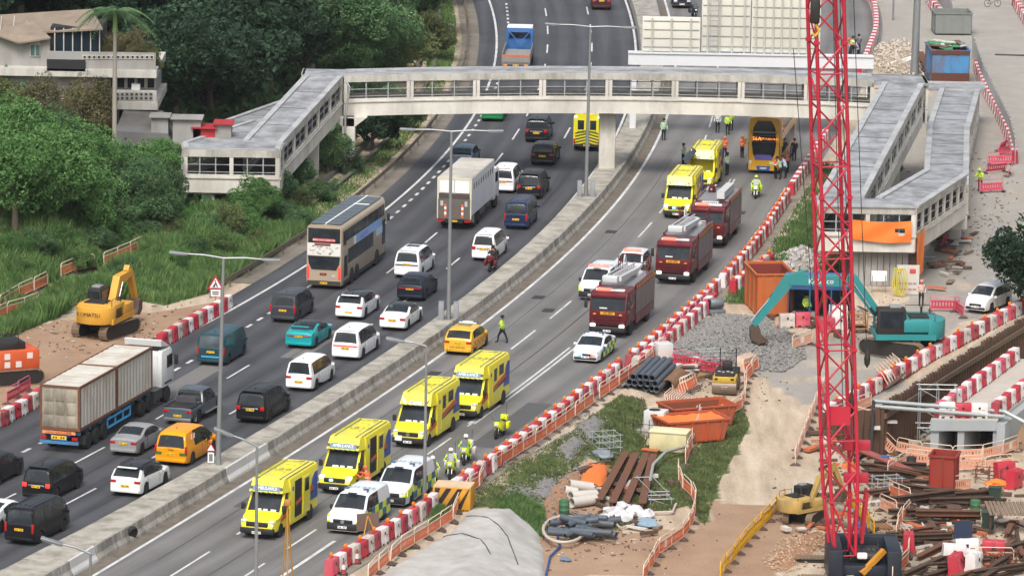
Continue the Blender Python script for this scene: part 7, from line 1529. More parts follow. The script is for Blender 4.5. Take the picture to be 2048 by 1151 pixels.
def lattice(root, o, sx, sy, h, nz, m, r=.035, nx=2):
    o = Vector(o); X_ = [sx*i/(nx-1) for i in range(nx)]
    for x in X_:
        for y in (0, sy): MB().tube([o+Vector((x, y, 0)), o+Vector((x, y, h))], r, 6).build('upright', m, root)
    for k in range(1, nz+1):
        z = h*k/nz-.1
        for y in (0, sy): MB().tube([o+Vector((-.15, y, z)), o+Vector((sx+.15, y, z))], r*.85, 5).build('ledger', m, root)
        for x in X_: MB().tube([o+Vector((x, -.1, z)), o+Vector((x, sy+.1, z))], r*.85, 5).build('transom', m, root)
        MB().tube([o+Vector((0, 0, z)), o+Vector((sx, 0, z-h/nz))], r*.7, 5).build('brace', m, root)
lattice(sct, s0, 2.2, 1.4, 3.6, 3, GALV, nx=3); lattice(sct, s0+Vector((2.3, .4, 0)), 1.4, 1.0, 1.7, 1, GALV)
for k in range(6): MB().box(s0+Vector((.3+.16*k, .7, .3+.24*k)), (.3, .6, .04)).build('stair_tread', GALV, sct)
# brown spoil bank right of the culvert
HZ = {}
def heap(name, label, poly, h, m, kind=None, n=26, rough=.12, cat='heap', stones=0, sm=None, ss=(.1, .3), base=None):
    P = [T(*p) for p in poly]; x0, x1 = min(p.x for p in P), max(p.x for p in P); y0, y1 = min(p.y for p in P), max(p.y for p in P); c = Vector(((x0+x1)/2, (y0+y1)/2)); q2 = [(p.x, p.y) for p in P]
    def edge(x, y):
        d = 9
        for i in range(len(q2)):
            a, b = Vector(q2[i]), Vector(q2[(i+1) % len(q2)]); ab = b-a; t = max(0, min(1, (Vector((x, y))-a).dot(ab)/ab.length_squared)); d = min(d, (Vector((x, y))-a-ab*t).length)
        return d if inpoly(x, y, q2) else -d
    nx = n; ny = int(n*1.2); G = []; R_ = random.Random(3)
    mx = .45*min(x1-x0, y1-y0)
    def zz(x, y): e = edge(x, y); return hgt(x, y)+(h*min(1, max(0, e/mx))**.8 if e > 0 else -.15)
    for i in range(nx+1):
        r = []
        for j in range(ny+1):
            x = x0+(x1-x0)*i/nx; y = y0+(y1-y0)*j/ny; z = zz(x, y); r.append((x, y, z+(R_.uniform(-rough, rough) if z > hgt(x, y) else 0)))
        G.append(r)
    HZ[name] = zz
    b = MB().grid(G); o = b.build(name, m, None, 70); tag(o, label, cat, kind=kind)
    if stones:
        s = MB(); k = 0
        while k < stones:
            x, y = R_.uniform(x0-.5, x1+.5), R_.uniform(y0-.5, y1+.5); e = edge(x, y)
            if e < -.6: continue
            k += 1; z = max(zz(x, y), hgt(x, y)); a = R_.uniform(*ss); A3 = R_.uniform(0, 3)
            s.M = Matrix.Translation((x, y, z+a*.2)) @ Matrix.Rotation(A3, 4, (R_.random(), R_.random(), R_.random()+.1)); s.add([(a*.5, 0, 0), (-a*.5, 0, 0), (0, a*.4, 0), (0, -a*.4, 0), (0, 0, a*.35), (0, 0, -a*.35)], [(0, 2, 4), (2, 1, 4), (1, 3, 4), (3, 0, 4), (2, 0, 5), (1, 2, 5), (3, 1, 5), (0, 3, 5)])
        so = s.build('stones', sm, o); so['kind'] = 'stuff'
    return o
GRV = mat('gravel_grey', '#77767400'[:7], .9, 0, .3, 9, bump=.4); GRV2 = mat('gravel_stone', '#82807d', .9, 0, .35, 5)
heap('gravel', 'wide heap of loose grey gravel in front of the orange skip', [(1335, 700), (1390, 655), (1450, 632), (1520, 640), (1590, 680), (1595, 712), (1555, 738), (1480, 735), (1390, 735)], .75, GRV, 'stuff', 30, .06, 'gravel', 5200, GRV2, (.12, .34))
heap('earth_bank', 'brown stony earth bank right of the culvert', [(1985, 905), (2000, 850), (2040, 800), (2100, 790), (2100, 890)], 2.0, mat('stony_earth', '#8a6f55', .95, 0, .3, 4, bump=.4), 'stuff', 16, .12, 'earth', 500, mat('earth_stone', '#8f7a66', .95, 0, .3, 5), (.15, .4))
heap('spoil_heap', 'low heap of brown spoil left of the crane foot', [(1545, 1120), (1590, 1075), (1640, 1062), (1662, 1075), (1620, 1110), (1570, 1140)], .55, mat('spoil_earth', '#957054', .95, 0, .3, 4, bump=.4), 'stuff', 16, .06, 'earth', 500, mat('spoil_stone', '#b39a80', .95, 0, .3, 5), (.06, .22))
heap('rubble', 'tan rubble bank under the grey pipes pile', [(1080, 1010), (1110, 960), (1150, 935), (1175, 960), (1140, 1010), (1100, 1060)], .5, mat('spoil_earth', '#957054', .95, 0, .3, 4, bump=.4), 'stuff', 14, .08, 'rubble', 300, GRV2, (.08, .25))
heap('verge_rubble', 'tan broken rubble on the verge beyond the footbridge end', [(1750, 140), (1762, 95), (1800, 80), (1840, 110), (1835, 150)], .3, mat('verge_rubble', '#9a8b78', .95, 0, .3, 3, bump=.3), 'stuff', 14, .1, 'rubble', 500, mat('rubble_pale', '#b8aea0', .95, 0, .3, 4), (.15, .5))
for k, q in enumerate(([(1060, 985), (1085, 955), (1125, 960), (1110, 1000)], [(1015, 1000), (1045, 975), (1070, 1000), (1045, 1030)], [(1110, 895), (1150, 870), (1175, 890), (1140, 925)], [(1150, 850), (1190, 830), (1215, 850), (1180, 880)])):
    heap('gravel_patch', ('grey gravel patch on the grass bank, lowest but one', 'grey gravel patch on the grass bank next to the shotcrete mound', 'grey gravel patch in the middle of the grass bank', 'grey gravel patch highest on the grass bank')[k], q, .25, GRV, 'stuff', 12, .05, 'gravel', 260, GRV2, (.06, .2))
# shotcrete mound
P = []; SH = mat('shotcrete', '#b0aea9', .9, 0, .22, 1.2, bump=.5, dirt=.5, dirtc=(.26, .25, .22)); base_ = [T(715, 1170), T(800, 1120), T(900, 1060), (T(925, 1030)), T(1010, 1030), T(1085, 1090), T(1090, 1200), T(900, 1260), T(740, 1230)]
heap('shotcrete_mound', 'smooth pale grey shotcrete mound at the bottom edge behind the orange fence', [(712, 1185), (800, 1122), (905, 1062), (935, 1022), (1020, 1018), (1078, 1060), (1092, 1130), (1092, 1250), (720, 1250)], 1.7, SH, None, 44, .035, 'mound')
for pts in (((880, 1075), (925, 1085), (960, 1115), (985, 1160)), ((925, 1035), (975, 1060), (1015, 1105), (1040, 1165))):
    pts = [T(*a_).lerp(T(*b_), k/6) for a_, b_ in zip(pts, pts[1:]) for k in range(6)]; MB().tube([Vector((p.x, p.y, HZ['shotcrete_mound'](p.x, p.y)+.03)) for p in pts], .022, 5).build('cable', INK, bpy.data.objects['shotcrete_mound'])
# ---------------------------------------------------------------- pipes, beams, bags
def rods(name, label, cat, A, B, n, rows, r, m, hollow=False, gap=1.05, group=None, jit=0, square=False):
    """a stack of rods lying side by side; each one a thing"""
    A, B = Vector(A), Vector(B); d = (B-A).normalized(); rt = Vector((d.y, -d.x, 0)).normalized(); k = 0
    L = (B-A).length
    if square:
        me = MB().box((0, 0, .03), (L, r*2, .05)).box((0, 0, r*2-.03), (L, r*2, .05)).box((0, 0, r), (L, .05, r*2-.1)).mesh(name, m)
    elif hollow: me = MB().loft([[(x, rr*math.cos(t/12*2*math.pi), r+rr*math.sin(t/12*2*math.pi)) for t in range(12)] for x, rr in ((-L/2+.02, r*.82), (-L/2, r), (L/2, r), (L/2-.02, r*.82))]+[[(-L/2+.03, r*.82*math.cos(t/12*2*math.pi), r+r*.82*math.sin(t/12*2*math.pi)) for t in range(12)]], cap=False).mesh(name, [m], 50)
    else: me = MB().tube([(-L/2, 0, r), (L/2, 0, r)], r, 8).mesh(name, m, 50)
    for j in range(rows):
        for i in range(n-j if not square else n):
            k += 1; p = (A+B)/2+rt*((i-(n-1)/2+j*.5*(0 if square else 1))*2*r*gap)+Vector((0, 0, j*r*1.75)); p += d*random.uniform(-jit, jit)
            o = link(name, me); o.location = p; o.rotation_euler = (0, -math.asin(max(-1, min(1, d.z))), math.atan2(d.y, d.x)+random.uniform(-.02, .02)); tag(o, '%s %s, counting from the left' % (ordn(k), label) if n*rows > 1 else label, cat, group or label)
PG = mat('pipe_grey', '#4d555e', .5, 0, .1, 2); rods('plastic_pipe', 'grey plastic pipe of the stack beside the orange fence', 'pipe', T(1283, 782), T(1322, 745), 6, 3, .19, PG, True, jit=.25)
rods('steel_pipe', 'large rusty steel pipe beside the grey pipe stack', 'pipe', T(1334, 788), T(1358, 765), 1, 1, .48, mat('pipe_rust', '#7a5c44', .8, 0, .25, 3), True)
BROWN = mat('beam_rust', '#6b4531', .85, .1, .3, 3, dirt=.4, dirtc=(.1, .07, .05)); 
for k, (a, b) in enumerate((((1198, 1012), (1252, 915)), ((1228, 1018), (1268, 918)), ((1252, 1018), (1292, 918)), ((1282, 1020), (1308, 920)))): rods('steel_beam', ('rusty steel beam nearest the orange tarpaulin', 'rusty steel beam second from the orange tarpaulin', 'rusty steel beam third from the orange tarpaulin', 'rusty steel beam beside the steel ladder')[k], 'beam', T(*a), T(*b), 1, 1, .22, BROWN, square=True)
for k, (a, b, r) in enumerate((((1135, 978), (1182, 985), .3), ((1125, 990), (1150, 995), .3), ((1140, 1004), (1190, 1000), .32), ((1142, 1015), (1190, 1008), .3))): rods('concrete_pipe', ('white concrete pipe lying topmost by the orange tarpaulin', 'short white concrete pipe at the left of the pile', 'white concrete pipe in the middle of the pile', 'white concrete pipe nearest the camera in the pile')[k], 'pipe', T(*a), T(*b), 1, 1, r, mat('pipe_white', '#bdb8b0', .7, 0, .08, 2), True)
random.seed(11)
for i in range(20):
    px, py = random.uniform(1118, 1205), random.uniform(1052, 1085); a = random.uniform(-.6, 1.0); L = random.uniform(1.2, 2.4); p = T(px, py); p.z += .12+.35*random.random()*(1 if 1130 < px < 1190 else .2); d = Vector((math.cos(a), math.sin(a), random.uniform(-.12, .12)))*L/2
    rods('offcut_pipe', '%s of the jumbled dark grey pipe offcuts, counted from the back' % ordn(i+1), 'pipe', p-d, p+d, 1, 1, random.choice((.13, .16, .19)), PG, True, group='jumbled grey pipe offcuts')
hs2 = T(1130, 1070); lo_ = MB().tube([T(1128+42*math.cos(t/20*2*math.pi*.9), 1070+26*math.sin(t/20*2*math.pi*.9))+Vector((0, 0, .35)) for t in range(21)], .09, 7).build('white_hose', mat('hose_white', '#b9ada0', .6), None, 50); tag(lo_, 'thick pale hose looped over the grey pipe offcuts', 'hose')
tag(MB().tube([T(*p)+Vector((0, 0, .15)) for p in ((1225, 1045), (1240, 1060), (1265, 1055), (1290, 1030), (1345, 1028), (1352, 1012))], .08, 7).build('white_hose', mat('hose_white', '#b9ada0', .6), None, 50), 'pale hose snaking below the white sacks', 'hose')
tag(MB().tube([T(*p)+Vector((0, 0, .5 if i else 1.4)) for i, p in enumerate(((1400, 860), (1385, 890), (1375, 908), (1330, 920), (1306, 945), (1300, 975)))], .09, 7).build('grey_hose', mat('hose_grey', '#9a9c98', .6), None, 50), 'grey hose trailing from the low skip over the grass', 'hose')
tag(MB().tube([T(*p)+Vector((0, 0, .1)) for p in ((1110, 1022), (1112, 1060), (1120, 1095), (1100, 1115), (1092, 1151))], .06, 6).build('blue_rope', mat('rope_blue', '#2c4a8a', .7), None), 'blue strap running down the red earth edge', 'strap')
def sack(label, px, py, s, m, cat='sack', dz=0):
    bm = bmesh.new(); bmesh.ops.create_icosphere(bm, subdivisions=2, radius=1); R_ = random.Random(px*7+py)
    for v in bm.verts: v.co *= 1+R_.uniform(-.3, .22); v.co.z = max(v.co.z, -.55)
    me = bpy.data.meshes.new('sack'); bm.to_mesh(me); bm.free(); me.materials.append(m); o = link('sack' if cat == 'sack' else cat.replace(' ', '_'), me); o.scale = (s[0], s[1], s[2]); o.location = T(px, py)+Vector((0, 0, s[2]*.55+dz)); o.rotation_euler = (0, 0, px*.7); return tag(o, label, cat)
SACK = mat('sack_white', '#c6c6c8', .75, 0, .1, 3)
for i, (px, py, lab) in enumerate(((1222, 1030, 'white sack at the left of the row below the beams'), (1245, 1022, 'white sack second in the row below the beams'), (1248, 1040, 'white sack lying in front of the second one'), (1270, 1030, 'white sack third in the row below the beams'), (1205, 1048, 'flattened white sack over the pipe offcuts'), (1288, 1036, 'white sack at the right of the row below the beams'))): sack(lab, px, py, (.55, .5, .36), SACK)
sack('pale blue rag heap beside the white sacks', 1296, 1052, (.7, .5, .28), mat('rag_blue', '#7d93a3', .8, 0, .3, 5), 'rag'); sack('blue cloth on the red earth at the lower edge', 1130, 1120, (.35, .3, .12), mat('rag_blue2', '#5f7590', .8, 0, .3, 5), 'rag')
def tarpg(label, poly, h, m, px=None):
    P = [T(*p) for p in poly]; G = []
    for i in range(11):
        r = []
        for j in range(9):
            a = P[0].lerp(P[1], i/10); b = P[3].lerp(P[2], i/10); q = a.lerp(b, j/8); r.append(q+Vector((0, 0, .05+.55*h*math.sin(math.pi*i/10)*math.sin(math.pi*j/8)+random.uniform(-.09, .09))))
        G.append(r)
    return tag(MB().grid(G).build('tarpaulin', m, None, 60), label, 'tarpaulin')
tarpg('orange tarpaulin thrown over the stacked goods left of the beams', [(1152, 965), (1205, 972), (1222, 932), (1178, 922)], .5, mat('tarp_orange', '#dd7434', .6, 0, .12, 2)); tarpg('orange tarpaulin by the grey tank', [(1300, 742), (1345, 742), (1350, 725), (1325, 715)], .35, mat('tarp_orange', '#dd7434', .6, 0, .12, 2)); tarpg('orange tarpaulin beside the pile of grey hoses', [(1362, 745), (1405, 740), (1400, 725), (1372, 728)], .4, mat('tarp_orange', '#dd7434', .6, 0, .12, 2)); tarpg('orange tarpaulin spread behind the crane mast', [(1655, 962), (1720, 955), (1712, 920), (1662, 925)], .3, mat('tarp_orange', '#dd7434', .6, 0, .12, 2)); tarpg('crumpled orange tarpaulin on the dark beams', [(1895, 1050), (1925, 1058), (1930, 1030), (1905, 1025)], .4, TO); tarpg('orange cloth at the foot of the red skip', [(1850, 990), (1905, 986), (1898, 975), (1862, 976)], .3, TO); tarpg('white tarpaulin beside the orange one near the roller', [(1405, 738), (1440, 745), (1438, 730), (1412, 728)], .3, SACK)
for k in range(16): a_ = T(1343+4.6*k, 812+1.6*k); fence_at(a_, R(75), 'white', 'in the stacked bundle behind the terracotta skip', R(-14), False, 0, k+1)
for k in range(6): fence_at(T(1362+5*k, 790-2*k), R(70), 'orange', 'in the second bundle near the roller', R(-18), False, 0, k+1)
for k in range(7): fence_at(T(1505-2*k, 745-1*k)+Vector((0, 0, 0)), R(60), 'orange', 'in the bundle beside the roller', R(-12), False, 0, k+1)
for k in range(8): fence_at(T(1770+5*k, 775-4*k)+Vector((0, 0, .3)), R(100), 'white', 'heaped behind the wall barriers', R(-30), False, 0, k+1)
fence_at(T(1312, 815)+Vector((0, 0, .1)), R(20), 'orange', 'lying flat on the grass beside the bundle', R(78))
sl_ = thing('steel_ladder', 'grey steel ladder frames lying beside the beams', 'ladder', T(1302, 1000), .2); lattice(sl_, (0, 0, .1), .9, 3.6, .5, 1, GALV); lattice(sl_, (-.3, -1.2, .05), 1.2, 1.0, .4, 1, GALV)
rf = thing('rebar_cage', 'tangle of grey scaffold frames left of the beams', 'frame', T(1198, 905), .3); lattice(rf, (0, 0, 0), 1.3, 1.3, 1.1, 3, GALV, .025, 3)
sack('bundle of tangled grey mesh in the scaffold frames', 1206, 915, (.7, .6, .3), mat('mesh_grey', '#7f868a', .6, .2, .3, 6), 'mesh bundle')
heap('netting', 'heap of tangled white and grey netting by the right landing', [(1560, 545), (1570, 510), (1610, 500), (1640, 515), (1630, 545)], .8, mat('netting', '#8f8b86', .8, 0, .4, 6), 'stuff', 14, .22, 'netting', 420, mat('netting_pale', '#b5b0ab', .8, 0, .4, 5), (.1, .5))
# ---------------------------------------------------------------- steel stacks at the lower right
DRK = mat('steel_dark_rust', '#4b382c', .8, .15, .3, 4, dirt=.3, dirtc=(.12, .09, .07)); random.seed(21); k = 0
def pile(where, cx, cy, n, a0, L0, dz=.16, sp=(45, 12), m=DRK, w=.15, da=.5):
    for i in range(n):
        p = T(cx+random.uniform(-sp[0], sp[0]), cy+random.uniform(-sp[1], sp[1])); a = a0+random.uniform(-da, da); L = L0*random.uniform(.7, 1.15); d = Vector((math.cos(a), math.sin(a), random.uniform(-.04, .05)))*L/2; p.z += dz*(i % 5)*.7+.02
        rods('steel_beam', '%s rusty beam %s, counted from the left' % (ordn(i+1), where), 'beam', p-d, p+d, 1, 1, w*random.uniform(.5, 1.15), (m, BROWN, m)[i % 3], square=True, group='rusty beams '+where)
pile('in the stack behind the red skip', 1800, 955, 9, -.5, 3.6, sp=(60, 14)); pile('in the stack left of the red skip', 1800, 985, 6, .1, 3.2, sp=(50, 10)); pile('in the long stack below the red skip', 1905, 1005, 10, .12, 4.6, sp=(60, 12)); pile('in the stack under the orange tarpaulin', 1880, 1040, 7, -.1, 3.6, sp=(45, 10)); pile('in the stack by the blue board', 1870, 1078, 8, .5, 3.0, sp=(40, 12)); pile('in the stack at the bottom edge', 1960, 1150, 10, .6, 4.2, sp=(60, 22)); pile('in the heap left of the pallet', 1870, 1140, 6, .9, 4.0, sp=(25, 16)); pile('at the right picture edge', 2030, 1100, 8, 1.2, 3.0, sp=(18, 20))
rods('timber', 'brown timber of the bundle behind the crane mast', 'timber', T(1740, 1010), T(1755, 965), 9, 1, .07, mat('timber_grey', '#7d6957', .85, 0, .2, 4)); rods('red_pipe', 'long dull red pipe running to the pit mouth', 'pipe', T(1700, 905)+Vector((0, 0, .3)), T(1830, 955)+Vector((0, 0, .2)), 2, 1, .14, mat('pipe_dullred', '#8a4a44', .7, 0, .15, 2))
tb_ = thing('steel_rack', 'rack of brown steel strips on legs at the right picture edge', 'rack', T(2015, 1065)); 
for i in range(11): MB().box((-1.0+.22*i, 1.0, 1.15), (.17, 3.2, .06)).build('strip', mat('timber_grey', '#7d6957', .85, 0, .2, 4), tb_)
for x in (-1, 1.3):
    for y in (-.4, 2.4): MB().bar((x, y, 0), (x, y, 1.15), .1).build('leg', DRK, tb_)
def bin_(label, px, py, m, rz):
    b = thing('wheelie_bin', label, 'bin', T(px, py), rz); MB().loft([[(-.26, -.28, .08), (.26, -.28, .08), (.26, .28, .08), (-.26, .28, .08)], [(-.36, -.4, 1.0), (.36, -.4, 1.0), (.36, .4, 1.0), (-.36, .4, 1.0)]]).build('body', m, b); rbox('lid', (0, 0, 1.05), (.76, .86, .1), m, b, .04)
    for s in (-1, 1): wheel(b, s*.3, .36, .13, .08, RIM_D).rotation_euler = (0, 0, math.pi/2)
    MB().box((0, -.36, .65), (.4, .02, .3)).build('label_sheet', FWHITE, b).rotation_euler = (R(-8), 0, 0); return b
GB_ = mat('bin_green', '#2f4238', .5, 0, .1, 2); bin_('dark green wheelie bin under an orange cloth', 1990, 1008, GB_, -.2); bin_('dark green wheelie bin with a pale label, nearest the camera', 1975, 1058, GB_, -.1); sack('crumpled orange cloth hanging over the upper wheelie bin', 1990, 1006, (.6, .6, .25), TO, 'cloth', 1.05)
bd = thing('blue_board', 'dark blue board standing on a white barrier', 'board', T(1925, 1098), -.05); MB().box((0, 0, 1.1), (1.0, .06, 1.0)).build('panel', mat('board_navy', '#26344c', .6, 0, .08, 2), bd); MB().bar((-.3, .03, 0), (-.3, .03, 1), .05).build('leg', POLE, bd); MB().bar((.3, .03, 0), (.3, .03, 1), .05).build('leg', POLE, bd)
pl = thing('pallet', 'stack of grey plywood sheets with a beam leaning on it', 'pallet', T(1850, 1140), -.15)
for i in range(4): MB().box((0, 0, .1+.12*i), (1.4, 1.9, .08)).build('sheet', mat('plywood_grey', '#8a8274', .8, 0, .1, 2), pl)
for nm, px, py, a, mm, lab in (('water_barrier', 1935, 1118, .0, BM_W, 'white barrier lying in the tangle below the blue board'), ('water_barrier', 1905, 1128, .1, BM_W, 'white barrier left of the one below the blue board'), ('water_barrier', 1985, 1120, -.1, BM_R, 'red barrier at the bottom right behind a fence panel'), ('water_barrier', 1915, 1148, 1.2, BM_R, 'dark red barrier at the bottom edge among beams'), ('water_barrier', 1948, 1146, 1.1, BM_W, 'white barrier tipped beside the dark red one'), ('water_barrier', 1818, 1105, 1.5, BM_R, 'red barrier standing beside the crane body fences'), ('water_barrier', 2010, 960, .5, BM_R, 'red barrier thrown on the heap above the wheelie bins'), ('water_barrier', 2025, 975, 1.0, BM_R, 'red barrier lower on the heap above the wheelie bins')):
    o = link(nm, mm); o.location = T(px, py); o.rotation_euler = (random.uniform(-.15, .15), random.uniform(-.1, .1), a); o.scale = (1.25,)*3; tag(o, lab, 'barrier')
fence_at(T(1990, 1130), .0, 'orange', 'in front of the bottom right red barrier')
# generator, light tower by the gravel
gn = thing('site_light', 'grey site light unit behind the gravel heap', 'light unit', T(1432, 628), .3); MB().lathe([(.3, -.45), (.34, -.4), (.34, .4), (.3, .45)], 16, 'x', (0, 0, .75)).build('drum', mat('unit_grey', '#70767a', .5, .2, .15), gn, 40); rbox('base', (0, 0, .2), (1.1, .8, .3), mat('unit_grey', '#70767a', .5, .2, .15), gn, .04); MB().box((-.5, 0, .75), (.04, .5, .5)).build('face', INK, gn)
# mesh hoarding by the access road
def hoard(label, pts, m, n0, h=1.9):
    pts = [T(*p) for p in pts]; root = thing('mesh_hoarding', label, 'hoarding'); 
    for a, b in zip(pts, pts[1:]):
        n = max(1, int((b-a).length/1.2))
        for i in range(n):
            p, q = a.lerp(b, (i+.05)/n), a.lerp(b, (i+.95)/n); z = h*random.uniform(.94, 1.05); MB().hexa([p+Vector((-.02, 0, .1)), p+Vector((.02, 0, .1)), q+Vector((.02, 0, .1)), q+Vector((-.02, 0, .1)), p+Vector((-.02, 0, z)), p+Vector((.02, 0, z)), q+Vector((.02, 0, z)), q+Vector((-.02, 0, z))]).build('panel', m, root); MB().tube([p+Vector((0, 0, 0)), p+Vector((0, 0, z+.15))], .03, 5).build('post', POLE, root)
hoard('pale wire mesh hoarding between the red barriers and the access road', [(1944, 110), (1962, 165), (1990, 225), (2018, 280), (2030, 330)], mat('hoard_pale', '#b6b8b8', .6, .1, .15, 2), 0); hoard('pale hoarding at the top beside the access road', [(1868, -10), (1888, 20), (1905, 40)], mat('hoard_pale', '#b6b8b8', .6, .1, .15, 2), 0, 1.6); hoard('pale hoarding at the upper right picture corner', [(2040, -10), (2075, 60)], mat('hoard_pale', '#b6b8b8', .6, .1, .15, 2), 0, 1.8)
for i, (px, py, a_) in enumerate(((1985, 385, .4), (2002, 300, 1.2), (2012, 312, 1.0), (1990, 345, .6), (1905, 470, 1.1), (1885, 490, 1.3), (2000, 330, .2), (2015, 350, 1.4))):
    o = fence_at(T(px, py), a_, 'red', '', .35*(1 if i % 2 else -1)); o['label'] = ('red fence panel thrown at the lower end of the hoarding', 'red fence panel leaning on the hoarding, upper one', 'red fence panel leaning on the hoarding, second one', 'red fence panel beside the worker in lime', 'red fence panel against the landing wall, upper one', 'red fence panel against the landing wall, lower one', 'red fence panel in the heap below the barriers', 'red fence panel at the right of that heap')[i]; o['group'] = 'red fence panels thrown about'
rods('rusty_girder', 'long rusty girder leaning between the mast and the blue skip', 'girder', T(1840, 118), T(1862, 165), 1, 1, .35, BROWN, square=True); rods('white_plank', 'white plank lying on the rubble by the mast', 'plank', T(1790, 132), T(1836, 118), 3, 1, .15, INK_W, square=True)
tag(MB().tube([T(1990, 110)+Vector((0, 0, .02)), T(2060, 112)+Vector((0, 0, .02))], .1, 5).build('road_joint', INK, None), 'dark tarred joint across the access road', 'joint', kind='structure')
# loose debris trodden into the site ground
random.seed(31); db = MB()
for (cx, cy, sx, sy, n) in ((1850, 1040, 210, 110, 900), (1200, 1060, 140, 60, 260), (1420, 760, 90, 40, 240), (1730, 900, 70, 50, 200), (1960, 430, 60, 100, 240), (1960, 900, 90, 30, 200), (1700, 640, 90, 40, 160), (200, 660, 160, 50, 260)):
    for i in range(n):
        p = T(random.gauss(cx, sx*.6), random.gauss(cy, sy*.6))
        if X2(p.y) < p.x < X4(p.y)+1.5: continue
        s_ = random.uniform(.03, .09); db.box((p.x, p.y, p.z+.02), (s_*random.uniform(1, 4), s_, .05), random.uniform(0, 3.1), mi=random.choice((0, 0, 0, 0, 1, 2)))
for (cx, cy, sx, sy, n) in ((1830, 1060, 190, 100, 170), (1390, 745, 60, 18, 50), (1690, 890, 50, 30, 50), (1900, 500, 40, 50, 40), (1250, 1000, 70, 60, 40), (1650, 640, 90, 30, 40)):
    for i in range(n):
        p = T(random.gauss(cx, sx*.6), random.gauss(cy, sy*.6))
        if X2(p.y) < p.x < X4(p.y)+2: continue
        db.box((p.x, p.y, p.z+random.uniform(.03, .25)), (random.uniform(.3, 1.8), random.uniform(.06, .5), random.uniform(.04, .2)), random.uniform(0, 3.1), mi=random.choice((0, 1, 1, 1, 2, 3)))
tag(db.build('debris', [mat('debris_soil', '#7a6654', .95, 0, .3, 3), mat('debris_wood', '#59463a', .9, 0, .3, 3), mat('debris_pale', '#c4bfb8', .8), mat('debris_orange', '#b8653e', .8)], None), 'small scraps and clods strewn over the work sites', 'debris', kind='stuff')
BAR = [mat('drum_blue', '#2f5f9a', .5, 0, .1, 3), mat('drum_black', '#26282a', .6, 0, .1, 3), mat('drum_green', '#3d6a4a', .6, 0, .1, 3)]
for i, (px, py, lab) in enumerate(((1768, 940, 'blue barrel behind the crane mast stacks'), (1822, 942, 'black barrel left of the red skip'), (1950, 1030, 'green barrel left of the nearer wheelie bin'), (1722, 1075, 'blue barrel beside the crane body'), (1600, 648, 'blue barrel in front of the cabin'), (1128, 1030, 'small blue barrel above the pipe offcuts'))):
    o = MB().lathe([(.26, 0), (.29, .05), (.29, .3), (.31, .33), (.29, .36), (.29, .6), (.31, .63), (.29, .66), (.29, .88), (.25, .9)], 14, 'z').build('barrel', BAR[i % 3], None, 40); o.location = T(px, py); tag(o, lab, 'barrel')
for i, (px, py, a, lab) in enumerate(((1755, 985, .3, 'scaffold frames stacked left of the rusty beams'), (1950, 965, -.2, 'scaffold frames right of the red skip'), (1400, 728, .2, 'scaffold frames beside the gravel fences'), (1985, 1138, .5, 'scaffold frames at the bottom right corner'))):
    f = thing('scaffold_stack', lab, 'scaffold', T(px, py), a); lattice(f, (0, 0, 0), 1.5, .9, .9, 2, (GALV, BROWN)[i % 2], .03, 3)
for i, (px, py, lab) in enumerate(((1835, 1000, 'wooden pallet in front of the red skip'), (1760, 1055, 'wooden pallet by the yellow fence'), (1925, 1065, 'wooden pallet left of the nearer bin'), (1395, 752, 'wooden pallet left of the roller'))):
    f = thing('wooden_pallet', lab, 'pallet', T(px, py), .3*i)
    for k in range(6): MB().box((-.5+.2*k, 0, .14), (.13, 1.0, .03)).build('board', mat('timber', '#9a7450', .8, 0, .15, 3), f)
    for k in (-.42, 0, .42): MB().box((0, k, .07), (1.15, .1, .1)).build('bearer', mat('timber', '#9a7450', .8, 0, .15, 3), f)
# ---------------------------------------------------------------- trees, shrubs, grass
def leaf_mat(name, c1, c2, c3):
    M, N, Lk, b = nodes(name); g = N.new('ShaderNodeNewGeometry'); oi = N.new('ShaderNodeObjectInfo')
    n = N.new('ShaderNodeTexNoise'); n.inputs['Scale'].default_value = 1.1; n.inputs['Detail'].default_value = 8; n.inputs['Roughness'].default_value = .75; Lk(g.outputs['Position'], n.inputs['Vector'])
    r = N.new('ShaderNodeValToRGB'); e = r.color_ramp.elements; e.new(.5)
    for i, (p, c) in enumerate(((.32, c1), (.5, c2), (.68, c3))): e[i].position = p; e[i].color = (*lin(c), 1)  # the palest stop paints leaf highlights into the colour
    Lk(n.outputs['Fac'], r.inputs[0]); h = N.new('ShaderNodeHueSaturation'); m = N.new('ShaderNodeMapRange'); m.inputs[3].default_value = .72; m.inputs[4].default_value = 1.25; Lk(oi.outputs['Random'], m.inputs[0]); Lk(m.outputs[0], h.inputs['Value']); Lk(r.outputs[0], h.inputs['Color'])
    Lk(h.outputs[0], b.inputs['Base Color']); b.inputs['Roughness'].default_value = .6; b.inputs['Specular IOR Level'].default_value = .25
    t = N.new('ShaderNodeBsdfTranslucent'); Lk(h.outputs[0], t.inputs[0]); ms = N.new('ShaderNodeMixShader'); ms.inputs[0].default_value = .25; Lk(b.outputs[0], ms.inputs[1]); Lk(t.outputs[0], ms.inputs[2]); Lk(ms.outputs[0], N['Material Output'].inputs[0]); return M
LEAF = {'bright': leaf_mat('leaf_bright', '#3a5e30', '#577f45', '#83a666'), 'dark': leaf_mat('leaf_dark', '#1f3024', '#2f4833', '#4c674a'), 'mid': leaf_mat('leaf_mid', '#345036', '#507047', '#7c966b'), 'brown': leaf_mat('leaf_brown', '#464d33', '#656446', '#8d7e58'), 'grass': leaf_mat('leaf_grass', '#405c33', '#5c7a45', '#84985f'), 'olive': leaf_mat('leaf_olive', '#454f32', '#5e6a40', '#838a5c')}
BARK = mat('bark', '#6e6254', .9, 0, .25, 3)
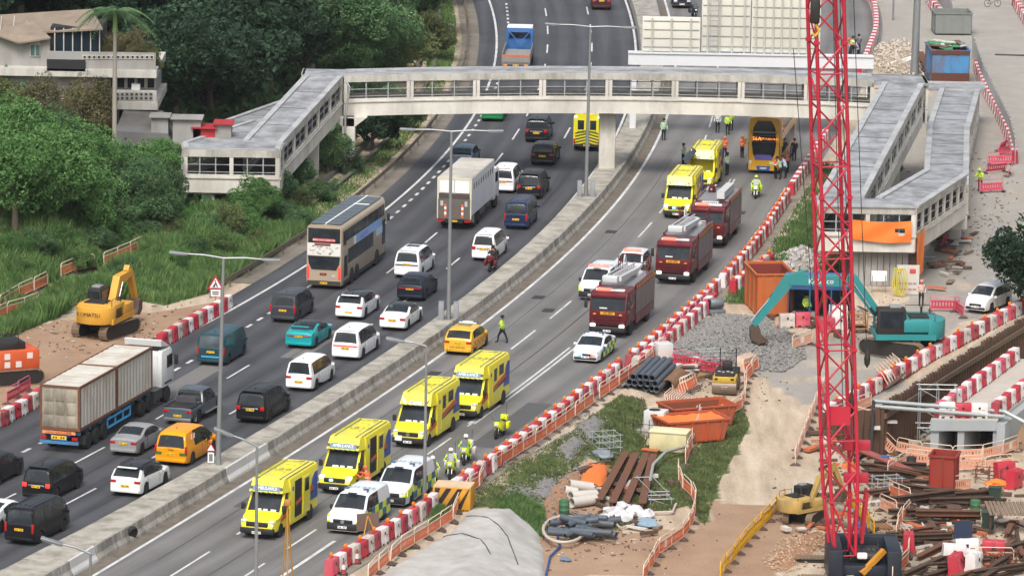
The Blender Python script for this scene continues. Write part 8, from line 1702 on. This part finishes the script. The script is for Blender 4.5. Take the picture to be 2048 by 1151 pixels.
def crown_mesh(seed, kind, rx, rz, n, ls, clumps=34):
    R_ = np.random.RandomState(seed); cs = []
    for i in range(clumps):
        d = R_.normal(size=3); d /= np.linalg.norm(d); d[2] = d[2]*.9+.12; cs.append((d*np.array([rx, rx, rz])*R_.uniform(.35, .98), R_.uniform(.22, .42)*rx))
    v = np.zeros((n, 4, 3)); 
    for k in range(n):
        c, r = cs[R_.randint(clumps)]; d = R_.normal(size=3); d /= np.linalg.norm(d); p = c+d*r*R_.uniform(.6, 1.0)**.5
        a = R_.normal(size=3)*.8+d*.5+np.array([0, 0, .3]); a /= np.linalg.norm(a); u = np.cross(a, R_.normal(size=3)); u /= np.linalg.norm(u)+1e-9; w = np.cross(a, u); s = ls*R_.uniform(.6, 1.4); t = s*R_.uniform(.35, .6)
        v[k, 0] = p-u*s*.5; v[k, 1] = p+w*t*.5; v[k, 2] = p+u*s*.5-a*s*.15; v[k, 3] = p-w*t*.5
    me = bpy.data.meshes.new('crown'); me.from_pydata(v.reshape(-1, 3).tolist(), [], np.arange(n*4).reshape(n, 4).tolist()); me.materials.append(LEAF[kind]); return me
CROWN = {}
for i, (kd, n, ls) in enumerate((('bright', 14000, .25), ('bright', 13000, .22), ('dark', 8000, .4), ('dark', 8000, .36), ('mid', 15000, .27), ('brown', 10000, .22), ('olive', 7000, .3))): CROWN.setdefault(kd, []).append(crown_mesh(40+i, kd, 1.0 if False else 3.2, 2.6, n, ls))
def trunk_mesh(h, r, seed):
    R_ = random.Random(seed); b = MB(); pts = [Vector((0, 0, -.5))]; 
    for i in range(5): pts.append(Vector((R_.uniform(-.12, .12)*i*.4, R_.uniform(-.12, .12)*i*.4, h*(i+1)/5)))
    b.tube(pts, [r*(1-.13*i) for i in range(6)], 8)
    for i in range(6):
        s = pts[2+i % 3]; a = i*1.1; e = s+Vector((math.cos(a)*h*.35, math.sin(a)*h*.35, h*.32)); b.tube([s, s.lerp(e, .5)+Vector((0, 0, .1*h)), e], [r*.5, r*.3, r*.12], 6)
    return b.mesh('trunk', BARK, 60)
TRK = [trunk_mesh(4.5, .24, s) for s in range(3)]
ntree = {}
def tree(label, px, py, kind, s, sz=1.0, up=3.8, loc=None, name='tree', group='trees on the wooded bank'):
    g = loc if loc is not None else T(px, py); i = ntree.get(kind, 0); ntree[kind] = i+1; o = thing(name, label, 'tree', g, random.uniform(0, 6.28), group)
    t = link('trunk', TRK[i % 3], o); t.scale = (s, s, s*up/4.2); c = link('crown', CROWN[kind][i % len(CROWN[kind])], o); c.location = (0, 0, up*s+.4); c.scale = (s, s, s*sz); c.rotation_euler = (0, 0, random.uniform(0, 6.28))
    for q in range(3):
        e = link('crown', CROWN[kind][(i+q) % len(CROWN[kind])], o); w = random.uniform(0, 6.28); e.location = (math.cos(w)*s*2.3, math.sin(w)*s*2.3, up*s+random.uniform(-1.0, 1.6)*s); k_ = s*random.uniform(.4, .62); e.scale = (k_, k_*random.uniform(.8, 1.2), k_*random.uniform(.7, 1.2)); e.rotation_euler = (random.uniform(-.4, .4), random.uniform(-.4, .4), w)
    return o
TL = [
 # front rank, bright
 (30, 470, 'bright', 1.15, 'bright leafy tree at the left picture edge above the orange fence'), (110, 462, 'bright', 1.0, 'bright leafy tree second from the left edge'), (175, 470, 'bright', .8, 'bright tree below the palm trunk, left of it'), (60, 400, 'bright', 1.0, 'large bright tree behind the left edge tree'), (150, 395, 'bright', .95, 'large bright tree left of the palm trunk'), (5, 345, 'bright', .85, 'tall bright tree at the left edge below the house'), (95, 330, 'mid', .7, 'green tree below the house wall'), (255, 440, 'mid', .8, 'green tree just right of the palm trunk'), (285, 400, 'bright', .75, 'bright tree right of the palm below the grey shed'), (312, 425, 'mid', .6, 'green tree left of the footbridge landing'), (300, 470, 'mid', .6, 'small green tree on the grass below the landing'),
 (75, 285, 'brown', .8, 'brownish tree in front of the house, left one'), (160, 285, 'brown', .78, 'brownish tree in front of the house, right one'), (10, 270, 'olive', .65, 'olive tree at the left edge in front of the house'),
 # under and beside the footbridge
 (548, 420, 'mid', .5, 'green tree under the left covered stair'), (505, 450, 'bright', .55, 'bright shrub tree below the left landing'), (590, 385, 'mid', .45, 'green shrub tree between the stair piers'), (655, 345, 'mid', .55, 'green tree behind the left bridge pier'), (745, 300, 'dark', .7, 'dark shrub tree beyond the left bridge pier'), (800, 262, 'mid', .6, 'green shrub by the drainage channel under the bridge'), (455, 480, 'olive', .4, 'olive shrub on the bank beside the bus'), (600, 430, 'olive', .3, 'low olive shrub behind the bus roof'),
 # back rank, dark
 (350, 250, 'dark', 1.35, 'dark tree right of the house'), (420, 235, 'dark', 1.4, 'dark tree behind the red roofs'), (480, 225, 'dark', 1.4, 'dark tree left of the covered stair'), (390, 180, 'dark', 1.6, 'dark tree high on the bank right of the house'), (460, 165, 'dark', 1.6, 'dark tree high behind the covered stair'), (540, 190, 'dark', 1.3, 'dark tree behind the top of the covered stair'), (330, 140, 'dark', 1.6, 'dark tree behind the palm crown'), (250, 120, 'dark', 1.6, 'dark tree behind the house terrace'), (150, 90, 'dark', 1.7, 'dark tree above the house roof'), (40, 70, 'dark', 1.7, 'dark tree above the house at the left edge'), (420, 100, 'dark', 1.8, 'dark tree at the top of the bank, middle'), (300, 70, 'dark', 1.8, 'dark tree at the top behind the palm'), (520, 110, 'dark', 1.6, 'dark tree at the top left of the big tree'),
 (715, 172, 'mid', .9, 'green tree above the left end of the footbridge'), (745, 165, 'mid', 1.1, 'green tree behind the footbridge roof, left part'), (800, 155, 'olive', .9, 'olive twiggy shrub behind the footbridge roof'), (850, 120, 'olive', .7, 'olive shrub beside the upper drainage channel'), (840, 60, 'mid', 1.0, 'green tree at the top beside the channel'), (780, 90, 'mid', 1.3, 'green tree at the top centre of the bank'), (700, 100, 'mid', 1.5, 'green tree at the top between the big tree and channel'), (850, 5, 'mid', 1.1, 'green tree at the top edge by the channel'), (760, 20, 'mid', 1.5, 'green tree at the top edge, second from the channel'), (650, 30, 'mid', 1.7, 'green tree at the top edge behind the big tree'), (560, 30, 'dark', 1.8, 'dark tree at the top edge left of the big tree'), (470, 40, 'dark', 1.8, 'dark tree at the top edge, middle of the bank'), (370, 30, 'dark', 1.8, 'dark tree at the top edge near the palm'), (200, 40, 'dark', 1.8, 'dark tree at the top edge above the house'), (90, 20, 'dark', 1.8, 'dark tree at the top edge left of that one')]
SH_ = [(418, 478, 'mid', .38, 'below the landing pier'), (472, 462, 'bright', .42, 'between the landing and the bus'), (560, 446, 'mid', .36, 'behind the bus tail'), (380, 462, 'bright', .35, 'left of the landing pier'), (345, 478, 'olive', .34, 'on the slope above the guard rail start'), (290, 490, 'mid', .36, 'on the slope above the upper fence'), (238, 488, 'bright', .34, 'beside the foot of the palm'), (198, 500, 'mid', .34, 'on the slope above the middle fence'), (20, 520, 'bright', .42, 'at the left edge above the lower fence'), (70, 512, 'mid', .4, 'second from the left edge above the lower fence'), (130, 505, 'bright', .36, 'above the gap in the lower fence'), (520, 505, 'olive', .3, 'beside the guard rail left of the bus'), (640, 402, 'mid', .34, 'by the bank ahead of the bus'), (700, 345, 'mid', .3, 'right of the left bridge pier'), (300, 520, 'grass', .3, 'behind the digger boom'), (440, 505, 'grass', .36, 'above the guard rail, middle'), (390, 520, 'mid', .34, 'left of the road works sign'), (350, 535, 'bright', .3, 'at the edge of the red earth'), (600, 462, 'mid', .3, 'just left of the bus rear'), (500, 480, 'bright', .36, 'in the middle of the bank beside the bus'), (160, 540, 'grass', .32, 'behind the middle fence'), (250, 560, 'mid', .3, 'right of the digger cab'), (40, 560, 'grass', .32, 'behind the lower fence at the left'), (580, 415, 'bright', .4, 'under the stair beside the bus roof'), (330, 440, 'bright', .45, 'below the left end of the landing')]
CROWN['grass'] = [crown_mesh(61, 'grass', 3.2, 2.6, 9000, .24)]
for px, py, kd, s, lab in SH_: tree('low wild shrub '+lab, px, py, kd, s, .9, 1.2, name='shrub', group='shrubs on the slope')
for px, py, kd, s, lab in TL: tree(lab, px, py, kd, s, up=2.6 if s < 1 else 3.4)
# the big tree with its visible trunk
bt = T(617, 200); bo = thing('big_tree', 'big spreading tree with a thick pale trunk behind the covered stair', 'tree', bt, 0, 'trees on the wooded bank')
b = MB(); b.tube([(0, 0, -.5), (.05, 0, 2.5), (0, .1, 5.5), (.1, 0, 8)], [.55, .46, .4, .3], 10)
for i in range(9): a = i*.75; b.tube([(0, 0, 4.2+.35*i), (math.cos(a)*2.2, math.sin(a)*2, 6+.3*i), (math.cos(a)*4.6, math.sin(a)*3.6, 6.6+.35*i)], [.2, .13, .05], 6)
b.tube([(0, 0, 3.0), (-1.6, -.3, 3.5), (-3.2, -.6, 2.4), (-4.0, -.6, 1.0)], [.13, .1, .08, .05], 6); b.build('trunk', mat('bark_pale', '#8c8072', .9, 0, .2, 3), bo, 60)
for i, (dx, dy, dz, s) in enumerate(((-3.2, 0, 6.5, 1.0), (0, -.5, 8.2, 1.15), (3.2, 0, 7.2, 1.1), (1.6, -1, 5.6, .8), (-1.8, .5, 9.2, 1.0), (5.2, 0, 6.0, .85), (-4.6, 0, 5.0, .6))): c = link('crown', CROWN['mid'][0], bo); c.location = (dx, dy, dz); c.scale = (s, s, s*.8); c.rotation_euler = (0, 0, i*1.3)
# palm
pg = T(229, 352); pm = thing('palm_tree', 'tall royal palm with a slim pale trunk in front of the house', 'palm', pg); ptop = atY(228, 62, pg.y).z-pg.z
MB().tube([(0, 0, -.5), (0, 0, ptop*.5), (.02, 0, ptop)], [.2, .17, .13], 10).build('trunk', mat('palm_bark', '#9b958a', .85, 0, .12, 2), pm, 60); MB().tube([(.02, 0, ptop-.1), (.03, 0, ptop+1.6)], [.2, .08], 8).build('crownshaft', mat('palm_shaft', '#7f9a5a', .6), pm, 60)
for i in range(15):
    a = i*2.4; el = .25+.75*((i*7) % 15)/15; b = MB(); pts = []
    for k in range(9): t = k/8; pts.append(Vector((math.cos(a)*3.2*t*math.cos(el*.6), math.sin(a)*3.2*t*math.cos(el*.6), ptop+1.4+2.0*el*t-2.6*t*t)))
    b.tube(pts, [.05-.005*k for k in range(9)], 5); sd_ = Vector((-math.sin(a), math.cos(a), 0))
    for k in range(1, 9):
        for j in range(3):
            p = pts[k-1].lerp(pts[k], j/3); l = .95*math.sin(math.pi*(k/9*.85+.1))
            for s in (-1, 1): e = p+sd_*s*l+Vector((math.cos(a)*.25, math.sin(a)*.25, -.35*l)); b.add([p, p+Vector((math.cos(a)*.09, math.sin(a)*.09, 0)), e], [(0, 1, 2)])
    b.build('frond', LEAF['mid'], pm)
# dark tree at the right edge (near), a small palm-like shrub on the slope
dt = tree('dark leafy tree standing at the right picture edge before the white car', 2062, 700, 'dark', .92, 1.1, 3.2, loc=T(2064, 702), group=None)
# ---------------------------------------------------------------- grass
def blades(name, label, poly, n, h, w, m, cond=None):
    x0, x1 = min(p[0] for p in poly), max(p[0] for p in poly); y0, y1 = min(p[1] for p in poly), max(p[1] for p in poly); R_ = random.Random(len(name)+n); V = []; F = []; k = 0; tries = 0
    while k < n and tries < n*8:
        tries += 1; x, y = R_.uniform(x0, x1), R_.uniform(y0, y1)
        if not inpoly(x, y, poly) or (cond and not cond(x, y)): continue
        f = .35+.95*(math.sin(x*.7+y*.31)*math.sin(y*.53-x*.2)*.5+.5)
        z = hgt(x, y)-.05; hh = h*R_.uniform(.5, 1.25)*f; a = R_.uniform(0, 6.28); ww = w*R_.uniform(.6, 1.4); dx, dy = math.cos(a)*ww, math.sin(a)*ww; lx, ly = R_.uniform(-.4, .4)*hh, R_.uniform(-.4, .4)*hh; o = len(V)
        V += [(x-dx, y-dy, z), (x+dx, y+dy, z), (x+lx*.4+dx*.6, y+ly*.4+dy*.6, z+hh*.6), (x+lx, y+ly, z+hh)]; F += [(o, o+1, o+2), (o, o+2, o+3)]; k += 1
    me = bpy.data.meshes.new(name); me.from_pydata(V, [], F); me.materials.append(m); o = link(name, me); return tag(o, label, 'grass', kind='stuff')
SL = [T(*p)[:2] for p in ((-60, 700), (60, 660), (110, 640), (150, 610), (270, 600), (330, 610), (420, 585), (520, 560), (605, 505), (640, 455), (600, 420), (420, 400), (200, 430), (-60, 450))]
_fp = sorted(tuple(T(*p)[:2]) for p in ((-20, 632), (40, 596), (90, 575), (118, 560), (165, 538), (205, 535), (250, 518), (285, 500)))
def offroad(x, y):
    if _fp[0][0] < x < _fp[-1][0]:
        for a, b in zip(_fp, _fp[1:]):
            if a[0] <= x <= b[0] and -2.6 < y-a[1]-(b[1]-a[1])*(x-a[0])/(b[0]-a[0]+1e-6) < .3: return False
    return X2(y)-x > 3.2 and not inpoly(x, y, RED_L)
blades('grass', 'tall green grass covering the slope below the left landing', SL, 80000, 1.15, .05, LEAF['grass'], offroad)
blades('bank_grass', 'rough grass on the bank between the bus and the footbridge', [T(*p)[:2] for p in ((480, 600), (620, 500), (780, 380), (930, 215), (940, 0), (860, 0), (850, 200), (760, 300), (640, 380), (560, 430))], 13000, .35, .05, LEAF['grass'], lambda x, y: X2(y)-x > 3.7)
blades('verge_grass', 'rough grass on the bank beside the piled building goods', GRASS_R, 42000, .2, .04, LEAF['olive']); blades('weed_grass', 'green weeds between the barrier row and the right landing', GRASS_N, 16000, .45, .05, LEAF['grass'])
blades('mound_grass', 'tuft of green grass at the edge of the shotcrete mound', [T(*p)[:2] for p in ((985, 1010), (1040, 995), (1085, 1030), (1088, 1075), (1060, 1060), (1010, 1020))], 6000, .5, .04, LEAF['grass'])
blades('post_grass', 'green grass tuft beside the striped lamp base', [T(*p)[:2] for p in ((858, 1045), (880, 1010), (900, 1030), (880, 1055))], 2500, .5, .04, LEAF['grass'])
und = tag(link('undergrowth', crown_mesh(77, 'dark', 1, 1, 10, .3)), 'dark undergrowth beneath the trees of the bank', 'undergrowth', kind='stuff'); V = []; F = []; R_ = random.Random(9)
for i in range(26000):
    px, py = R_.uniform(-60, 860), R_.uniform(-20, 420); 
    x = R_.uniform(-75, -8); y = R_.uniform(338, 520)
    if X2(y)-x < 7.5: continue
    z = hgt(x, y); s = R_.uniform(.3, .7); p = Vector((x, y, z+R_.uniform(0, 1.3))); a = Vector((R_.gauss(0, 1), R_.gauss(0, 1), R_.gauss(0, 1)+.4)).normalized(); u = a.cross(Vector((R_.gauss(0, 1), R_.gauss(0, 1), .2))).normalized(); w = a.cross(u); o = len(V); V += [p-u*s, p+w*s*.6, p+u*s, p-w*s*.6]; F.append((o, o+1, o+2, o+3))
me = bpy.data.meshes.new('undergrowth'); me.from_pydata([tuple(v) for v in V], [], F); me.materials.append(LEAF['mid']); und.data = me
# ---------------------------------------------------------------- house on the bank
HY = T(240, 300).y; hz0 = hgt(atY(240, 280, HY).x, HY)-1.5
def hp(px, py): q = atY(px, py, HY); return q.x, q.z
hs_ = thing('house', 'weathered pale concrete house with breeze-block balconies among the trees', 'house'); HW = mat('house_wall', '#9b9a98', .85, 0, .15, 1.0, dirt=.75, dirtc=(.24, .22, .19)); HT = mat('house_tan_brick', '#a07f56', .85, 0, .15, 2); HR = mat('house_roof_sheet', '#8d7f70', .85, 0, .2, 1, dirt=.6, dirtc=(.16, .13, .1)); HF = mat('house_frame_white', '#c4c1ba', .7, 0, .08, 2, dirt=.3)
def blk(name, a, b, d0, d1, m, par=hs_):
    (xa, za), (xb, zb) = hp(*a), hp(*b); return MB().box(((xa+xb)/2, HY+(d0+d1)/2, (za+zb)/2), (abs(xb-xa), d1-d0, abs(zb-za))).build(name, m, par)
x0, _ = hp(-60, 0); x1, zt_ = hp(312, 142)
blk('lower_wall', (-60, 300), (300, 212), .8, 9, HT); blk('floor_slab', (-60, 212), (316, 203), -.4, 9, HF); blk('upper_wall', (-60, 203), (305, 148), .5, 9, HW); blk('roof_slab', (-60, 148), (314, 139), -.5, 9, HF)
blk('balcony_parapet', (200, 203), (314, 180), -.35, -.2, HF)
for i in range(8):
    for j in range(2):
        (xa, za) = hp(236+9.5*i, 187+8*j); o = MB().box((xa, HY-.37, za), (.3, .06, .26)).build('breeze_block', HW, hs_); MB().lathe([(.09, -.01), (.09, .01)], 8, 'y', (xa, HY-.405, za)).build('hole', INK, o)
for i in range(6): f = blk('window', (192+20*i, 178), (210+20*i, 150), .42, .5, HF); blk('pane', (194+20*i, 177), (208+20*i, 158), .38, .42, GLASS, f); blk('pane', (194+20*i, 156), (208+20*i, 151), .38, .42, GLASS, f)
f = blk('window', (235, 247), (274, 217), .7, .8, HF)
for i in range(3): blk('pane', (237+12*i, 246), (247+12*i, 218), .66, .7, GLASS, f)
for a, b in (((263, 180), (280, 168)), ((258, 228), (272, 217))): c = blk('air_conditioner', a, b, -.0, .5, WHITEP); 
blk('terrace_parapet', (95, 140), (312, 105), -.3, -.15, HW)
for i in range(15):
    xa, za = hp(170+9.6*i, 113); o = MB().box((xa, HY-.33, za), (.3, .06, .3)).build('breeze_block', HF, hs_); MB().lathe([(.1, -.01), (.1, .01)], 8, 'y', (xa, HY-.365, za)).build('hole', INK, o)
blk('dark_awning', (95, 140), (172, 118), -.5, -.42, mat('awning_dark', '#262629', .8, 0, .2))
blk('roof_room', (-60, 140), (98, 78), .6, 6, HW); blk('veranda_glazing', (108, 112), (195, 62), 1.0, 1.1, mat('veranda_glass', '#1d2a34', .15, 0, .1)); blk('veranda_room', (98, 140), (200, 60), 1.2, 6, mat('dark_interior', (.02, .02, .025), .9, 0, .1))
for i in range(6): blk('veranda_post', (106+18*i, 112), (108+18*i, 60), .9, 1.0, HF)
f = blk('window', (58, 115), (79, 84), .5, .6, HF); blk('pane', (60, 113), (68, 92), .46, .5, mat('pane_green', '#4a6660', .2), f); blk('pane', (70, 113), (78, 92), .46, .5, mat('pane_green', '#4a6660', .2), f)
def roofq(name, pts, m): return MB().add([Vector((hp(px, py)[0], HY+d, hp(px, py)[1])) for px, py, d in pts]+[Vector((hp(px, py)[0], HY+d, hp(px, py)[1]-.12)) for px, py, d in pts], [(0, 1, 2, 3), (7, 6, 5, 4), (0, 4, 5, 1), (1, 5, 6, 2), (2, 6, 7, 3), (3, 7, 4, 0)]).build(name, m, hs_)
roofq('main_roof', [(-60, 78, 2), (205, 58, .2), (170, 40, 6), (-60, 58, 7)], HR); roofq('porch_roof', [(-20, 66, .2), (38, 84, -.2), (100, 76, .2), (60, 52, 3)], HR)
for i in range(9): MB().bar((hp(-30+26*i, 0)[0], HY+1.4, hp(0, 72-1.0*i)[1]), (hp(-40+26*i, 0)[0], HY+6, hp(0, 57-1.2*i)[1]), .06).build('roof_ridge', HF, hs_)
sh_ = thing('lean_to', 'grey corrugated lean-to roof below the house', 'shed'); YS = HY-4
def sp_(px, py, y=YS): return atY(px, py, y)
MB().hexa([sp_(235, 290), sp_(352, 297), sp_(352, 297)+Vector((0, 4, 0)), sp_(235, 290)+Vector((0, 4, 0)), sp_(230, 262), sp_(335, 268), sp_(318, 255)+Vector((0, 4, .6)), sp_(240, 250)+Vector((0, 4, .6))]).build('body', mat('shed_grey', '#6f7072', .85, 0, .2, 1.5, dirt=.5), sh_)
for lab, a, b, m in (('white panel wall beside the lean-to', (302, 264), (336, 236), HW), ('white panel fence behind the landing', (345, 268), (401, 240), HW), ('low red metal roof behind the landing', (386, 266), (430, 258), mat('roof_red', '#a82a30', .6, 0, .1)), ('small pale hut under the upper red roof', (430, 260), (462, 250), HW)):
    pa, pb = sp_(*a), sp_(*b); t = thing('outbuilding', lab, 'outbuilding'); MB().box(((pa.x+pb.x)/2, YS+1, (pa.z+pb.z)/2-.4), (abs(pb.x-pa.x), 1.6, abs(pb.z-pa.z)+.8)).build('wall', m, t); MB().box(((pa.x+pb.x)/2, YS+.9, pb.z+.06), (abs(pb.x-pa.x)+.3, 2.0, .1)).build('roof', mat('roof_red', '#a82a30', .6, 0, .1) if 'red' in lab else HW, t)
for px, py, q, lab in ((268, 112, .5, 'brown twiggy shrub on the house terrace'), (300, 128, .3, 'small green shrub trailing over the terrace corner'), (225, 105, .35, 'small brown shrub on the terrace beside the palm')):
    p = atY(px, py, HY+2.2); tree(lab, 0, 0, 'brown' if 'brown' in lab else 'olive', q, 1, .5, loc=p, name='terrace_shrub', group=None)
# ---------------------------------------------------------------- thin summer haze
hzb = MB().box((0, 300, 31.5), (420, 640, 85)).build('haze', mat('haze_air', '#ffffff', var=0)); hzb['kind'] = 'stuff'
nt = MATS['haze_air'].node_tree; nt.nodes.remove(nt.nodes['Principled BSDF']); pv = nt.nodes.new('ShaderNodeVolumePrincipled'); pv.inputs['Color'].default_value = (.93, .96, 1, 1); pv.inputs['Density'].default_value = .00006; pv.inputs['Anisotropy'].default_value = .2
nt.links.new(pv.outputs[0], nt.nodes['Material Output'].inputs['Volume'])
